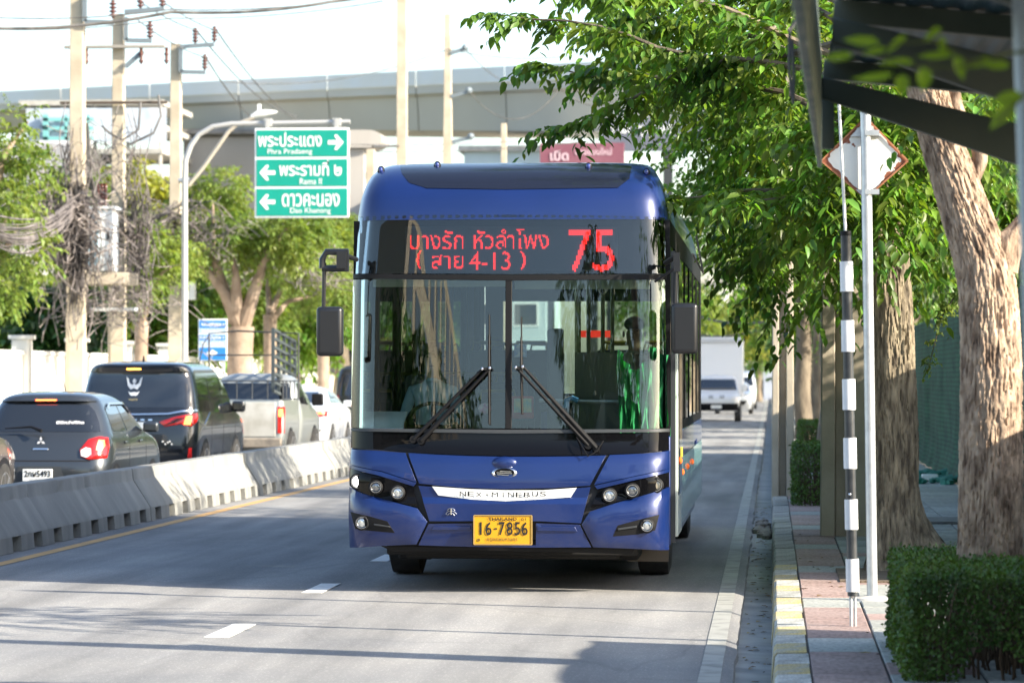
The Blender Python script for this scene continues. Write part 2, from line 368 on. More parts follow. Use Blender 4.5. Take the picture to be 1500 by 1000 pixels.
# pavement body (bed) with slabs and kerb stones laid into it
bed = struct('pavement', M().box(.19, 7.5, -40, 420, -.05, .108), mat('mortar_bed', (.07, .065, .06), .95))
def paint(name, a, b): return mat(name, a, .8, c2=b, scale=7, bump=.25, bscale=50, contrast=(.3, .62), detail=8)
K_Y = paint('kerb_yellow', (.60, .45, .14), (.42, .39, .30)); K_W = paint('kerb_white', (.60, .60, .55), (.34, .34, .31)); K_G = paint('kerb_bare', (.26, .26, .24), (.38, .37, .34))
prof = [(.00, -.08), (.018, .100), (.034, .118), (.205, .122), (.205, -.08)]
ksm = {}
for nm, mt in (('y', K_Y), ('w', K_W), ('g', K_G)):
    me = M().prism(prof, 0, .672, 'y').mesh('kerb_stone'); me.materials.append(mt); ksm[nm] = finish(me, True, False)
kerb = bpy.data.objects.new('kerb', None); C.objects.link(kerb); kerb['kind'] = 'structure'
for i in range(100):
    y = 14 + i * .68; a = ('y' if i % 2 else 'w') if y < 27.5 else 'g'
    o = bpy.data.objects.new('kerb_stone', ksm[a]); C.objects.link(o); o.parent = kerb
    o.location = (random.uniform(-.006, .006), y, random.uniform(-.004, .003)); o.rotation_euler = (0, random.uniform(-.01, .01), 0)
o = ob('kerb_run', M().prism(prof, 82.3, 420), K_G, kerb); ob('kerb_run', M().prism(prof, -40, 13.99), K_G, kerb)
PINK = mat('pink_slab', (.30, .205, .18), .85, c2=(.40, .30, .27), scale=1.7, bump=.3, bscale=45)
GREYS = mat('grey_slab', (.30, .32, .295), .85, c2=(.42, .42, .385), scale=1.7, bump=.3, bscale=45)
slab_mesh = {}
vary(PINK, .14); vary(GREYS, .14); vary(K_Y, .10); vary(K_W, .12); vary(K_G, .15)
def slab(x0, x1, y0, y1, mt):
    key = (round(x1 - x0, 3), round(y1 - y0, 3), mt.name)
    if key not in slab_mesh:
        a, b = x1 - x0, y1 - y0; c = .006
        mm = M().add([(0, 0, -.05), (a, 0, -.05), (a, b, -.05), (0, b, -.05), (0, 0, -c), (a, 0, -c), (a, b, -c), (0, b, -c), (c, c, 0), (a - c, c, 0), (a - c, b - c, 0), (c, b - c, 0)],
                     [(0, 1, 5, 4), (1, 2, 6, 5), (2, 3, 7, 6), (3, 0, 4, 7), (4, 5, 9, 8), (5, 6, 10, 9), (6, 7, 11, 10), (7, 4, 8, 11), (8, 9, 10, 11)]).mesh('paving_slab')
        mm.materials.append(mt); slab_mesh[key] = finish(mm, False, False)
    o = bpy.data.objects.new('paving_slab', slab_mesh[key]); C.objects.link(o); o.parent = bed
    o.location = (x0, y0, .122 + random.uniform(-.004, .003)); o.rotation_euler = (random.uniform(-.003, .003), random.uniform(-.003, .003), 0)
y = 16.0; row = 0; n = 0
rows = []
while y < 74 and n < 285:
    pinkrow = row % 3 != 2; ln = 1.45 if pinkrow else 1.0
    if row % 6 == 4: ln = 1.2
    g = .012
    mtp = PINK if pinkrow else GREYS
    slab(.215, .61, y, y + ln - g, mtp)
    slab(.622, 1.10, y, y + ln * .5 - g, GREYS if not (row % 3 == 1) else PINK); slab(.622, 1.10, y + ln * .5, y + ln - g, GREYS)
    slab(1.112, 1.9, y, y + ln - g, GREYS); slab(1.912, 2.7, y, y + ln - g, GREYS)
    n += 5; y += ln; row += 1
ob('slab_field', M().box(.215, 2.7, y, 400, .1, .118), GREYS, bed)
# tree pits with loose soil
struct('tree_pit', M().box(.52, 2.0, 25.2, 26.9, .10, .135), SOIL)
struct('far_pavement', M().box(-20, -14.2, -40, 420, -.05, .12), CONC)
# manhole cover on the pavement behind the trees
o = ob('manhole_cover', M().box(1.55, 2.2, 35.2, 36.6, .11, .142).box(1.62, 2.13, 35.3, 36.5, .14, .15), mat('cast_iron', (.10, .10, .10), .7, c2=(.18, .18, .17), scale=9), None)
tag(o, 'square metal manhole cover set in the pavement behind the thick tree', 'manhole cover')
# fallen leaves and grit on the kerb and pavement
m = M()
for i in range(230):
    if i % 3: x, yy, zz = random.uniform(-.19, -.0), random.uniform(17, 45), -.05
    else: x, yy, zz = random.uniform(.22, 1.3), random.uniform(17, 36), .126
    a = random.uniform(0, 6.3); s = random.choice((random.uniform(.008, .02), random.uniform(.02, .045))); c_, s_ = math.cos(a) * s, math.sin(a) * s
    m.add([(x - c_, yy - s_, zz), (x + s_ * .5, yy - c_ * .5, zz + .006), (x + c_, yy + s_, zz + .003), (x - s_ * .5, yy + c_ * .5, zz + .008)], [(0, 1, 2, 3)])
o = ob('leaf_litter', m, mat('dry_leaf', (.22, .14, .05), .8, island=.5), None, fix=False); tag(o, 'small dry leaves and grit lying along the gutter and kerb', 'leaf litter', kind='stuff')
# broken heap of asphalt in the gutter further up the kerb
m = M()
for i in range(26):
    x = random.uniform(-.16, -.01); yy = random.uniform(35.5, 39.5); s = random.uniform(.03, .09)
    m.ball((x, yy, -.04), (s, s * 1.6, s * .8), 7)
o = ob('rubble', m, mat('rubble_brown', (.14, .115, .09), .95, c2=(.26, .23, .19), scale=9, bump=.6, bscale=40), None); tag(o, 'crumbled brown debris lying in the gutter beside the kerb', 'debris', kind='stuff')

# ================================================================ concrete barrier segments
BAR = mat('barrier_concrete', (.19, .195, .185), .88, c2=(.34, .335, .31), scale=1.4, bump=.35, bscale=28, stretch=(1, 1.6, .6), detail=8, contrast=(.25, .75))
SEG = 2.74
def barrier_mesh(seed):
    m = M(); g = .005; xr = -.62; rr = random.Random(seed)
    # cross section above the feet: near face at x=0
    sec = [(0, .15), (-.015, .19), (-.19, .46), (-.205, .48), (-.215, .595), (-.225, .61), (-.405, .61), (-.415, .595), (-.425, .48), (-.44, .46), (-.615, .19), (-.63, .15)]
    ny = 12; v = []
    for j in range(ny + 1):
        yy = g + (SEG - 2 * g) * j / ny
        for i, (x, z) in enumerate(sec):
            v.append((x + rr.uniform(-.003, .003), yy, z + rr.uniform(-.003, .003)))
    k = len(sec); f = [(j * k + i, j * k + (i + 1) % k, (j + 1) * k + (i + 1) % k, (j + 1) * k + i) for j in range(ny) for i in range(k)]
    f += [tuple(range(k)), tuple(reversed(range(ny * k, (ny + 1) * k)))]
    m.add(v, f)
    w = SEG / 3
    for i in range(4):   # feet between drainage slots
        a = max(g, i * w - .27 + .0); b = min(SEG - g, i * w + .27)
        m.prism([(.012, 0), (0, .152), (-.63, .152), (-.642, 0)], a, b)
    return m.mesh('barrier_segment')
bm_ = [finish(barrier_mesh(s)) for s in range(3)]
for q in bm_: q.materials.append(BAR)
ord_ = ['first', 'second', 'third', 'fourth', 'fifth', 'sixth', 'seventh', 'eighth', 'ninth', 'tenth', 'eleventh', 'twelfth', 'thirteenth', 'fourteenth', 'fifteenth', 'sixteenth']
near_to = ['at the left edge, under the cropped car', 'beneath the white number plate of the grey hatchback', 'beside the rear wheel of the grey hatchback', 'beside the front doors of the grey hatchback', 'just ahead of the grey hatchback, beside the black van', 'beside the rear corner of the black van', 'beside the rear wheel of the black van', 'beside the front wheel of the black van', 'between black van and silver pickup', 'beside the tail lamp of the silver pickup', 'beside the rear wheel of the silver pickup', 'beside the front wheel of the silver pickup', 'between silver pickup and white saloon', 'beside the white saloon, near the bus']
for i in range(-4, 20):
    y = 29.9 + i * SEG
    o = bpy.data.objects.new('barrier_segment', bm_[i % 3]); C.objects.link(o); o.location = (-7.26 + random.uniform(-.012, .012), y, .004); o.rotation_euler = (0, 0, random.uniform(-.004, .004))
    if 0 <= i < 14: lab = 'concrete barrier segment ' + near_to[i]; grp = 'concrete barrier segments between the two carriageways'
    elif i < 0: lab = 'concrete barrier segment outside the left edge, %s before the frame' % ord_[-i - 1]; grp = 'barrier segments outside the picture'
    else: lab = 'concrete barrier segment hidden by the bus, %s past the saloon' % ord_[i - 14]; grp = 'barrier segments behind the bus'
    tag(o, lab, 'barrier', grp)

# ================================================================ striped pole, sign pole
t = thing('striped_pole', 'leaning black and white banded pole standing on the pavement beside the kerb', 'pole', (.52, 20.8, .12))
sp = lambda px, py: atY(px, py, 20.8) - Vector((.52, 20.8, .12))
b0, b1 = sp(1250, 912), sp(1239, 343)
ax = (b1 - b0); Lp = ax.length; d = ax.normalized()
ob('core_tube', M().tube([b0 + d * .17, b0 + d * (Lp)], .033, 16), mat('pole_black', (.02, .024, .03), .35, c2=(.05, .055, .06), scale=12), t)
ob('foot_pin', M().tube([b0 + Vector((-.012, 0, -.03)), b0 + d * .22 + Vector((-.012, 0, 0))], .011, 8).tube([b0 + Vector((.014, .01, -.03)), b0 + d * .22 + Vector((.014, .01, 0))], .009, 8), STEEL, t)
WB = mat('white_band', (.80, .81, .83), .35, c2=(.72, .73, .75), scale=9)
for y0, y1 in ((866, 818), (775, 731), (686, 641), (600, 555), (515, 469), (427, 383)):
    a = sp(1245, y0).z; b = sp(1245, y1).z; f = lambda z: b0 + d * ((z - b0.z) / d.z)
    ob('white_band', M().tube([f(a), f(b)], .0415, 20), WB, t)
ob('rivet', M().ball(f(sp(0, 720).z) + Vector((-.006, -.036, 0)), .010, 8), CHROME, t)
ob('thin_rod', M().tube([b1 - d * .05, sp(1229, 150)], .0095, 8), mat('rod_white', (.7, .7, .68), .4), t)
ob('rod_cap', M().tube([b1 - d * .01, b1 + d * .02], .035, 14), BLACK, t)

P0 = onz(1278, 878, .12)
t = thing('sign_post', 'grey steel post carrying the back of a rusty white diamond sign', 'road sign', P0)
top = atY(1268, 168, P0.y) - P0
ob('post', M().tube([(0, 0, -.02), top], .0375, 20), STEEL, t); ob('post_cap', M().tube([top, top + Vector((0, 0, .02))], .04, 16), STEEL, t)
ob('footing', M().lathe([(.17, -.01), (.15, .015), (.06, .03)], n=14), CONC, t)
q = lambda x, y: (lambda v: (v.x, v.z))(atY(x, y, P0.y + .06) - P0)
plate = [q(1268, 168 + 4), q(1330, 236), q(1268, 291), q(1203, 236)]
RUST = mat('rusty_plate', (.80, .80, .76), .55, metal=0, c2=(.74, .74, .70), scale=6)
nn = RUST.node_tree.nodes; ll = RUST.node_tree.links; pb = nn['Principled BSDF']; src = pb.inputs['Base Color'].links[0].from_socket
tx = nn.new('ShaderNodeTexNoise'); tx.inputs['Scale'].default_value = 11; tx.inputs['Detail'].default_value = 8
tc = nn.new('ShaderNodeTexCoord'); ll.new(tc.outputs['Object'], tx.inputs['Vector'])
at = nn.new('ShaderNodeAttribute'); at.attribute_name = 'edge'; ad = nn.new('ShaderNodeMath'); ad.operation = 'ADD'; ll.new(tx.outputs[0], ad.inputs[0]); ll.new(at.outputs['Fac'], ad.inputs[1])
rr = nn.new('ShaderNodeValToRGB'); rr.color_ramp.elements[0].position = .66; rr.color_ramp.elements[1].position = .70; rr.color_ramp.elements[0].color = (0, 0, 0, 1); rr.color_ramp.elements[1].color = (1, 1, 1, 1); ll.new(ad.outputs[0], rr.inputs[0])
mx = nn.new('ShaderNodeMix'); mx.data_type = 'RGBA'; ll.new(rr.outputs[0], mx.inputs[0]); ll.new(src, mx.inputs[6]); mx.inputs[7].default_value = (.22, .065, .03, 1); ll.new(mx.outputs[2], pb.inputs['Base Color'])
pp = patch('sign_plate', plate, lambda a, b, off: (a, .06 - off, b), RUST, t, thick=.004, step=.02)
att = pp.data.attributes.new('edge', 'FLOAT', 'POINT')
for i, vv in enumerate(pp.data.vertices):
    dd = pdist((vv.co.x, vv.co.z), plate); att.data[i].value = max(0, .42 * (1 - dd / .05)) if vv.co.z < plate[1][1] + .05 else max(0, .30 * (1 - dd / .03))
ob('sign_frame', M().add([], []).bar((plate[0][0], .05, plate[0][1]), (plate[1][0], .05, plate[1][1]), .006, .012).bar((plate[1][0], .05, plate[1][1]), (plate[2][0], .05, plate[2][1]), .006, .012).bar((plate[2][0], .05, plate[2][1]), (plate[3][0], .05, plate[3][1]), .006, .012).bar((plate[3][0], .05, plate[3][1]), (plate[0][0], .05, plate[0][1]), .006, .012), mat('rust', (.26, .09, .04), .8, c2=(.40, .18, .09), scale=14), t)
for yy in (196, 282):
    c = q(1268, yy)[1]; ob('bracket', M().prism([(plate[0][0] - .11, c - .02), (plate[0][0] + .11, c - .02), (plate[0][0], c + .085)] if yy < 200 else [(plate[2][0] - .07, c + .02), (plate[2][0], c - .05), (plate[2][0] + .07, c + .02)], .045, .052).box(-.05, .05, -.045, .05, c - .018, c + .018), STEEL, t)

# ================================================================ utility poles by the kerb
def kerb_pole(px, py, wpx, top, label):
    p = onz(px, py, .12); s = FPX / p.y; w_ = wpx / s / 2
    t = thing('utility_pole', label, 'pole', p)
    # two ribs with a recessed web (H section), slightly tapered
    for nm, a, b, dy in (('rib', -w_, -w_ * .38, 0), ('web', -w_ * .38 + .002, w_ * .30 - .002, .12), ('rib', w_ * .30, w_, .0)):
        m = M(); z1 = top; k = .72
        m.add([(a, dy, -.1), (b, dy, -.1), (b, .3 - dy, -.1), (a, .3 - dy, -.1), (a * k, dy, z1), (b * k, dy, z1), (b * k, .3 - dy, z1), (a * k, .3 - dy, z1)],
              [(0, 3, 2, 1), (4, 5, 6, 7), (0, 1, 5, 4), (1, 2, 6, 5), (2, 3, 7, 6), (3, 0, 4, 7)])
        ob(nm, m, POLE, t, bevel=.012)
    return t
kerb_pole(1236, 785, 68, 9.5, 'concrete utility pole with grooved face behind the striped pole')
kerb_pole(1147, 726, 33, 9.5, 'concrete utility pole at the kerb edge right of the bus')
# ================================================================ vegetation
def unit(a): return a / (np.linalg.norm(a, axis=-1, keepdims=True) + 1e-9)
def leaves_np(P, D, U, L, W, fold=.25):
    """P base, D direction, U leaf normal (n,3): pointed leaves folded along the midrib, 6 vertices / 4 faces each"""
    n = len(P); D = D / np.linalg.norm(D, axis=1, keepdims=True); Sd = np.cross(D, U); Sd /= np.linalg.norm(Sd, axis=1, keepdims=True) + 1e-9
    U = np.cross(Sd, D); L = np.asarray(L).reshape(-1, 1); W = np.asarray(W).reshape(-1, 1)
    a = P; b = P + D * L * .40 + U * L * -.0; c = P + D * L - U * L * .18
    r = P + D * L * .42 + Sd * W * .5 + U * W * fold; l = P + D * L * .42 - Sd * W * .5 + U * W * fold
    v = np.stack([a, r, c, l, b], 1).reshape(-1, 3)
    base = (np.arange(n) * 5)[:, None]
    f = np.concatenate([base + np.array([[0, 1, 4]]), base + np.array([[1, 2, 4]]), base + np.array([[2, 3, 4]]), base + np.array([[3, 0, 4]])], 0)
    return v, f
def leaves_hi(P, D, U, L, W, fold=.22):
    n = len(P); D = unit(D); Sd = unit(np.cross(D, U)); U = np.cross(Sd, D); L = np.asarray(L).reshape(-1, 1); W = np.asarray(W).reshape(-1, 1)
    def q(t, s_, h): return P + D * L * t + Sd * W * s_ * .5 + U * W * abs(s_) * fold - U * L * .16 * t * t + U * W * h
    v = np.stack([q(0, 0, 0), q(.22, .82, 0), q(.60, .86, 0), q(1.0, 0, 0), q(.60, -.86, 0), q(.22, -.82, 0), q(.30, 0, 0), q(.64, 0, 0)], 1).reshape(-1, 3)
    base = (np.arange(n) * 8)[:, None]
    f = np.concatenate([base + np.array([t]) for t in ((0, 1, 6), (1, 2, 7), (1, 7, 6), (2, 3, 7), (3, 4, 7), (4, 5, 6), (4, 6, 7), (5, 0, 6))], 0)
    return v, f
def mesh_np(name, v, f):
    me = bpy.data.meshes.new(name); n = len(v); k = len(f)
    me.vertices.add(n); me.vertices.foreach_set('co', np.asarray(v, np.float32).ravel())
    me.loops.add(k * 3); me.loops.foreach_set('vertex_index', np.asarray(f, np.int32).ravel())
    me.polygons.add(k); me.polygons.foreach_set('loop_start', np.arange(0, k * 3, 3, dtype=np.int32)); me.update(); me.validate(); return me
def twigs(base, dirs, length, nleaf, L, W, droop=.5, wob=.25):
    """drooping twigs with leaflets on both sides"""
    Ps = []; Ds = []; Us = []; Ls = []; n = len(base); dirs = unit(dirs); length = np.asarray(length).reshape(-1, 1) * np.ones((n, 1))
    side = unit(np.cross(dirs, np.array([0, 0, 1.0]))); up = np.array([0, 0, 1.0])
    for i in range(nleaf):
        t = (i + .8) / nleaf; p = base + dirs * length * t - up * length * droop * t * t
        tang = unit(dirs - up * 2 * droop * t); sg = 1 if i % 2 else -1
        dl = unit(side * sg * .9 + tang * .55 - up * .45 + rng.normal(0, wob, (n, 3)))
        nu = unit(up * 1.0 + side * sg * .3 + rng.normal(0, wob + .1, (n, 3)))
        Ps.append(p); Ds.append(dl); Us.append(nu); Ls.append(np.full(n, L) * rng.uniform(.5, 1.25, n))
    P = np.concatenate(Ps); D = np.concatenate(Ds); U = np.concatenate(Us); Ln = np.concatenate(Ls)
    return P, D, U, Ln, Ln * W
def limb_pts(a, b, n=10, sag=.0, wob=.12, seed=0):
    a = Vector(a); b = Vector(b); out = []; L = (b - a).length
    for i in range(n):
        t = i / (n - 1); p = a.lerp(b, t); p.z += sag * math.sin(math.pi * t)
        if 0 < i < n - 1:
            p += Vector([noise.noise(Vector((t * 3 + seed, k * 9.1, seed * 1.7))) * wob * L * .4 for k in range(3)])
        out.append(p)
    return out
def crown(blobs, n, tl, nleaf, L, W, droop=.45):
    """twigs through the outer part of several ellipsoids (cx,cy,cz,rx,ry,rz)"""
    B = np.array(blobs, float); vol = (B[:, 3] * B[:, 4] * B[:, 5]) ** .75; pick = rng.choice(len(B), n, p=vol / vol.sum())
    d = unit(rng.normal(0, 1, (n, 3))); rad = rng.uniform(.35, 1, n) ** .6
    base = B[pick, :3] + d * B[pick, 3:] * rad[:, None]
    dirs = unit(d + rng.normal(0, .45, (n, 3)) + np.array([0, 0, .1]))
    return twigs(base, dirs, rng.uniform(.6, 1.2, n) * tl, nleaf, L, W, droop)
def bark_trunk(name, pts, rad, parent, material, n=40, k=60, rough=.02, flute=.05, seed=1, flare=None, hi=14, top_cap=True):
    """thick trunk with ridged bark as real relief"""
    pts = [Vector(p) for p in pts]; m = M(); cum = [0]
    for a, b in zip(pts, pts[1:]): cum.append(cum[-1] + (b - a).length)
    v = []
    for i in range(k):
        s = cum[-1] * i / (k - 1); j = max(x for x in range(len(cum) - 1) if cum[x] <= s + 1e-6); t = (s - cum[j]) / (cum[j + 1] - cum[j])
        p0 = pts[max(j - 1, 0)]; p1 = pts[j]; p2 = pts[j + 1]; p3 = pts[min(j + 2, len(pts) - 1)]
        c = .5 * ((2 * p1) + (p2 - p0) * t + (2 * p0 - 5 * p1 + 4 * p2 - p3) * t * t + (3 * p1 - p0 - 3 * p2 + p3) * t ** 3)
        r0 = rad[j] * (1 - t) + rad[j + 1] * t
        for q in range(n):
            th = q * 2 * math.pi / n; dx, dy = math.cos(th), math.sin(th)
            r = r0 * (1 + flute * noise.noise(Vector((dx * 1.5 + seed, dy * 1.5, s * .5))) * 2)
            if flare: r += r0 * flare(th, c.z)
            wx = .5 * noise.noise(Vector((dx * 3 + seed, dy * 3, s * 2.2)))
            nz = 1 - abs(noise.noise(Vector((dx * r0 * hi * 2.6 + seed + wx, dy * r0 * hi * 2.6 + wx, s * hi * .26)))) * 2.4
            nz2 = 1 - abs(noise.noise(Vector((dx * r0 * hi * 6, dy * r0 * hi * 6 + seed, s * hi * .8)))) * 2
            nz3 = noise.noise(Vector((dx * r0 * hi * 14, dy * r0 * hi * 14, s * hi * 2.4)))
            r -= rough * .75 * max(0, nz) ** 3 + rough * .35 * max(0, nz2) ** 3 - rough * .22 * nz3
            v.append((c.x + dx * r, c.y + dy * r, c.z))
    f = [(i * n + j, i * n + (j + 1) % n, (i + 1) * n + (j + 1) % n, (i + 1) * n + j) for i in range(k - 1) for j in range(n)]
    f += [tuple(reversed(range(n))), tuple(range((k - 1) * n, k * n))]
    m.add(v, f); me = m.mesh(name); finish(me, False, True, 60)
    me.materials.append(material); o = bpy.data.objects.new(name, me); C.objects.link(o); o.parent = parent; return o

def foliage(name, sets, material, parent, kind='stuff', hi=False):
    P, D, U, L, W = [np.concatenate([s[i] for s in sets]) for i in range(5)]
    v, f = (leaves_hi if hi else leaves_np)(P, D, U, L, W); me = mesh_np(name, v, f); me.materials.append(material)
    if hi: me.shade_smooth()
    o = bpy.data.objects.new(name, me); C.objects.link(o); o.parent = parent
    if kind: o['kind'] = kind
    return o

# ---- thick tree behind the sign post
BARK1 = mat('ridged_bark', (.07, .055, .038), .95, c2=(.34, .28, .19), scale=22, bump=1.0, bscale=40, stretch=(1, 1, .2), detail=10, contrast=(.34, .70))
BARK2 = mat('pale_bark', (.10, .06, .04), .95, c2=(.52, .39, .28), scale=16, bump=1.0, bscale=38, stretch=(1, 1, .38), contrast=(.28, .62), detail=10)
T1 = onz(1318, 838, .12); T1.y += .2
t1 = thing('roadside_tree', 'thick roadside tree with flared mossy trunk behind the diamond sign', 'tree', T1)
w1 = lambda x, y: atY(x, y, T1.y) - T1
def fl1(th, z):
    f_ = max(0, 1 - (z) / .75) ** 2.2
    return f_ * (.55 + 1.5 * max(0, math.cos(th - .25)) ** 3 + .25 * math.cos(th * 5))
bark_trunk('trunk', [(0.02, 0, -.08), (-.02, 0, .4), w1(1312, 640), w1(1307, 520), w1(1300, 400), w1(1290, 250), w1(1275, 120), w1(1262, -60)], [.20, .20, .19, .185, .19, .17, .16, .12], t1, BARK1, 150, 330, .026, .07, 3, fl1)
wood = M(); S1 = []
limbs = [((1275, 150, 0), (735, 22, 1.0)), ((1270, 90, 0), (800, -30, -.5)), ((1285, 200, 0), (795, 95, 2.0)), ((1270, 55, 0), (812, 192, 1.2)),
         ((1292, 300, 0), (1000, 290, -.3)), ((1292, 330, 0), (1080, 300, -1.0)), ((1275, 120, 0), (900, 30, 2.5)),
         ((1290, 320, 0), (1110, 270, 1.8)), ((1288, 230, 0), (1130, 190, -.6)), ((1275, 60, 0), (1000, -40, 1)), ((1290, 300, 0), (1150, 345, .5)), ((1295, 350, 0), (1090, 390, 2.6)),
         ((1280, 160, 0), (1420, 240, 1.5)), ((1275, 100, 0), (1500, 330, 2.2)), ((1290, 200, 0), (1390, 330, 2.6)), ((1262, 20, 0), (880, -120, 1.5))]
for i, (a, b) in enumerate(limbs):
    A = w1(a[0], a[1]); B = atY(b[0], b[1], T1.y + b[2]) - T1
    pts = limb_pts(A, B, 12, .12, .10, i * 3.3); wood.tube(pts, [.036 * (1 - .85 * k / 11) for k in range(12)], 6)
    P = np.array([list(p) for p in pts]); dirv = unit((P[-1] - P[0])[None])[0]; sd = unit(np.cross(dirv, [0, 0, 1.0])[None])[0]
    n = int(18 + (B - A).length * 17); tt = rng.uniform(.22, 1, n); base = np.stack([np.interp(tt * 11, np.arange(12), P[:, k]) for k in range(3)], 1)
    s_ = rng.choice([-1, 1], n)[:, None]; dr = dirv * .8 + sd * s_ * .8 + rng.normal(0, .25, (n, 3)) + np.array([0, 0, .05])
    S1.append(twigs(base, dr, rng.uniform(.18, .46, n), 10, .122, .46, .40))
    S1.append(twigs(P[-1:] , dirv[None], [.35], 11, .12, .46, .4))
ob('limb', wood, BARK, t1)
def cw(px, py, Y): v = atY(px, py, Y) - T1; return (v.x, v.y, v.z)
S1.append(crown([(*cw(1110, 50, 30), 1.25, 2.2, .75), (*cw(1240, 150, 30), 1.3, 2, 1.0), (*cw(1400, 60, 31), 1.2, 2, 1.0), (*cw(1160, 255, 31), .75, 1.5, .6), (*cw(1180, 380, 32), .6, 1.3, .5), (*cw(1340, 260, 31), .8, 1.3, .8), (*cw(1000, 10, 30), 1.0, 1.8, .6), (*cw(1300, 230, 25.9), .55, .35, .35), (*cw(1255, 330, 26.0), .4, .3, .22), (*cw(1290, 120, 26), .6, .4, .4)], 1900, .5, 12, .122, .46))
S1.append(crown([(*cw(1300, 225, 25.8), .42, .3, .42), (*cw(1322, 300, 25.9), .25, .25, .22), (*cw(1262, 335, 25.9), .3, .3, .18), (*cw(1320, 150, 26), .4, .4, .3), (*cw(1240, 240, 25.9), .4, .4, .4)], 230, .4, 12, .122, .46))
P, D, U, L, W = [np.concatenate([s[i] for s in S1]) for i in range(5)]
# the 300 leaves nearest the camera and the street are leaves of their own
key = P[:, 1] * .6 + P[:, 0] * 1.0; near = np.argsort(key)[:290]; mask = np.ones(len(P), bool); mask[near] = False
v, f = leaves_hi(np.zeros((1, 3)), np.array([[0, 1.0, 0]]), np.array([[0, 0, 1.0]]), [.1], [.046]); lm = mesh_np('leaf', v, f); lm.materials.append(LEAF)
for i in near:
    d = Vector(D[i]).normalized(); u = Vector(U[i]); x = d.cross(u).normalized(); u = x.cross(d)
    o = bpy.data.objects.new('leaf', lm); C.objects.link(o); o.parent = t1; o.matrix_local = Matrix.Translation(Vector(P[i])) @ Matrix((x, d, u)).transposed().to_4x4() @ Matrix.Scale(float(L[i]) / .1, 4)
yl = mask & (rng.uniform(0, 1, len(P)) < .07); mask &= ~yl
foliage('crown', [(P[mask], D[mask], U[mask], L[mask], W[mask])], LEAF, t1, hi=True); foliage('yellow_green_leaves', [(P[yl], D[yl], U[yl], L[yl] * .8, W[yl] * .8)], LEAF_Y, t1, hi=True)  # a random few leaves, smaller and yellow-green

# ---- pale leaning tree by the hedge
T2 = Vector((1.28, 18.6, .12)); t2 = thing('roadside_tree', 'pale leaning tree trunk rising out of the clipped hedge on the right', 'tree', T2)
w2 = lambda x, y: atY(x, y, T2.y) - T2
bark_trunk('trunk', [(.02, 0, -.08), w2(1448, 930), w2(1449, 800), w2(1450, 640), w2(1450, 500), w2(1442, 400), w2(1408, 290), w2(1372, 180), w2(1345, 60), w2(1330, -140)], [.225, .205, .185, .185, .178, .172, .15, .125, .12, .11], t2, BARK2, 170, 420, .020, .06, 8, lambda th, z: max(0, .5 - z) * .25, hi=19)
bark_trunk('limb', [w2(1468, 400), w2(1478, 350), w2(1500, 325), w2(1570, 240)], [.085, .09, .07, .05], t2, BARK2, 60, 60, .010, .06, 4)
bark_trunk('side_limb', [w2(1420, 270), w2(1435, 225), w2(1400, 150), w2(1398, 60)], [.05, .045, .04, .03], t2, BARK2, 24, 30, .006, .06, 5)
foliage('crown', [crown([(*(atY(1480, 120, 20.5) - T2), .5, .8, .5), (.9, 1.2, 4.2, 1.0, 1.0, .7)], 110, .45, 12, .11, .46)], LEAF, t2, hi=True)

# ---- further trees along the right pavement
def road_tree(x, y, h, r, label, cat='tree', blobs=None, n=900, L=.12, lf=LEAF, trunk_r=.16, tl=.7, lean=(0, 0), nl=12, cr=.55, br=BARK, name='roadside_tree', group=None, W=.48, nlimb=7):
    t = thing(name, label, cat, (x, y, .1), 0, group)
    top = Vector((lean[0], lean[1], h * cr))
    ob('trunk', M().tube(limb_pts((0, 0, -.1), top, 9, 0, .06, x * 3 + y), [trunk_r * (1.25 - .5 * i / 8) for i in range(9)], 12), br, t)
    if blobs is None:
        blobs = []
        for k in range(9):
            a = random.uniform(0, 6.28); q = random.uniform(.2, .75) * r
            blobs.append((lean[0] + q * math.cos(a), lean[1] + q * math.sin(a), h * random.uniform(cr + .02, .95), r * .42, r * .42, r * .28))
    m = M()
    for k, b in enumerate(blobs[:nlimb]):
        m.tube(limb_pts(top * random.uniform(.75, 1), b[:3], 7, 0, .2, k + y), [trunk_r * .55 * (1 - .8 * i / 6) for i in range(7)], 6)
    ob('limb', m, br, t)
    foliage('crown', [crown(blobs, n, tl, nl, L, W)], lf, t)
    return t
road_tree(.95, 46, 7.5, 2.8, 'slim dark trunked tree by the small hedge beyond the kerb pole', n=1000, L=.14, trunk_r=.12, cr=.45)
road_tree(1.1, 62, 8, 3.2, 'second tree along the pavement, beyond the two kerbside poles', n=900, L=.16, trunk_r=.2, cr=.42)
road_tree(.8, 84, 8.5, 3.6, 'pavement tree above the parked white lorry', n=900, L=.2, trunk_r=.2, cr=.45, lf=LEAF_D)
road_tree(1.6, 112, 9, 4.2, 'pavement tree near the far end of the street', n=800, L=.24, trunk_r=.25, cr=.42)
road_tree(1.8, 150, 10, 5.0, 'last roadside tree, hazy at the end of the street', n=700, L=.3, trunk_r=.25, cr=.35, lf=LEAF_Y)
road_tree(4.6, 38, 6.4, 2.8, 'bushy tree over the green netting behind the pale trunk', n=1100, L=.13, trunk_r=.15, cr=.34)
road_tree(4.9, 54, 6.5, 3.0, 'bushy tree over the green netting seen between the two thick trunks', n=1000, L=.15, trunk_r=.15, cr=.34, lf=LEAF_Y)
road_tree(5.8, 76, 9, 4.0, 'tall tree behind the netting fence further up the street', n=800, L=.2, trunk_r=.2, cr=.35, lf=LEAF_D)
road_tree(4.4, 29.5, 5.6, 2.0, 'tree behind the fence at the right edge, partly hidden by the pale trunk', n=700, L=.11, trunk_r=.14, cr=.4, lf=LEAF)

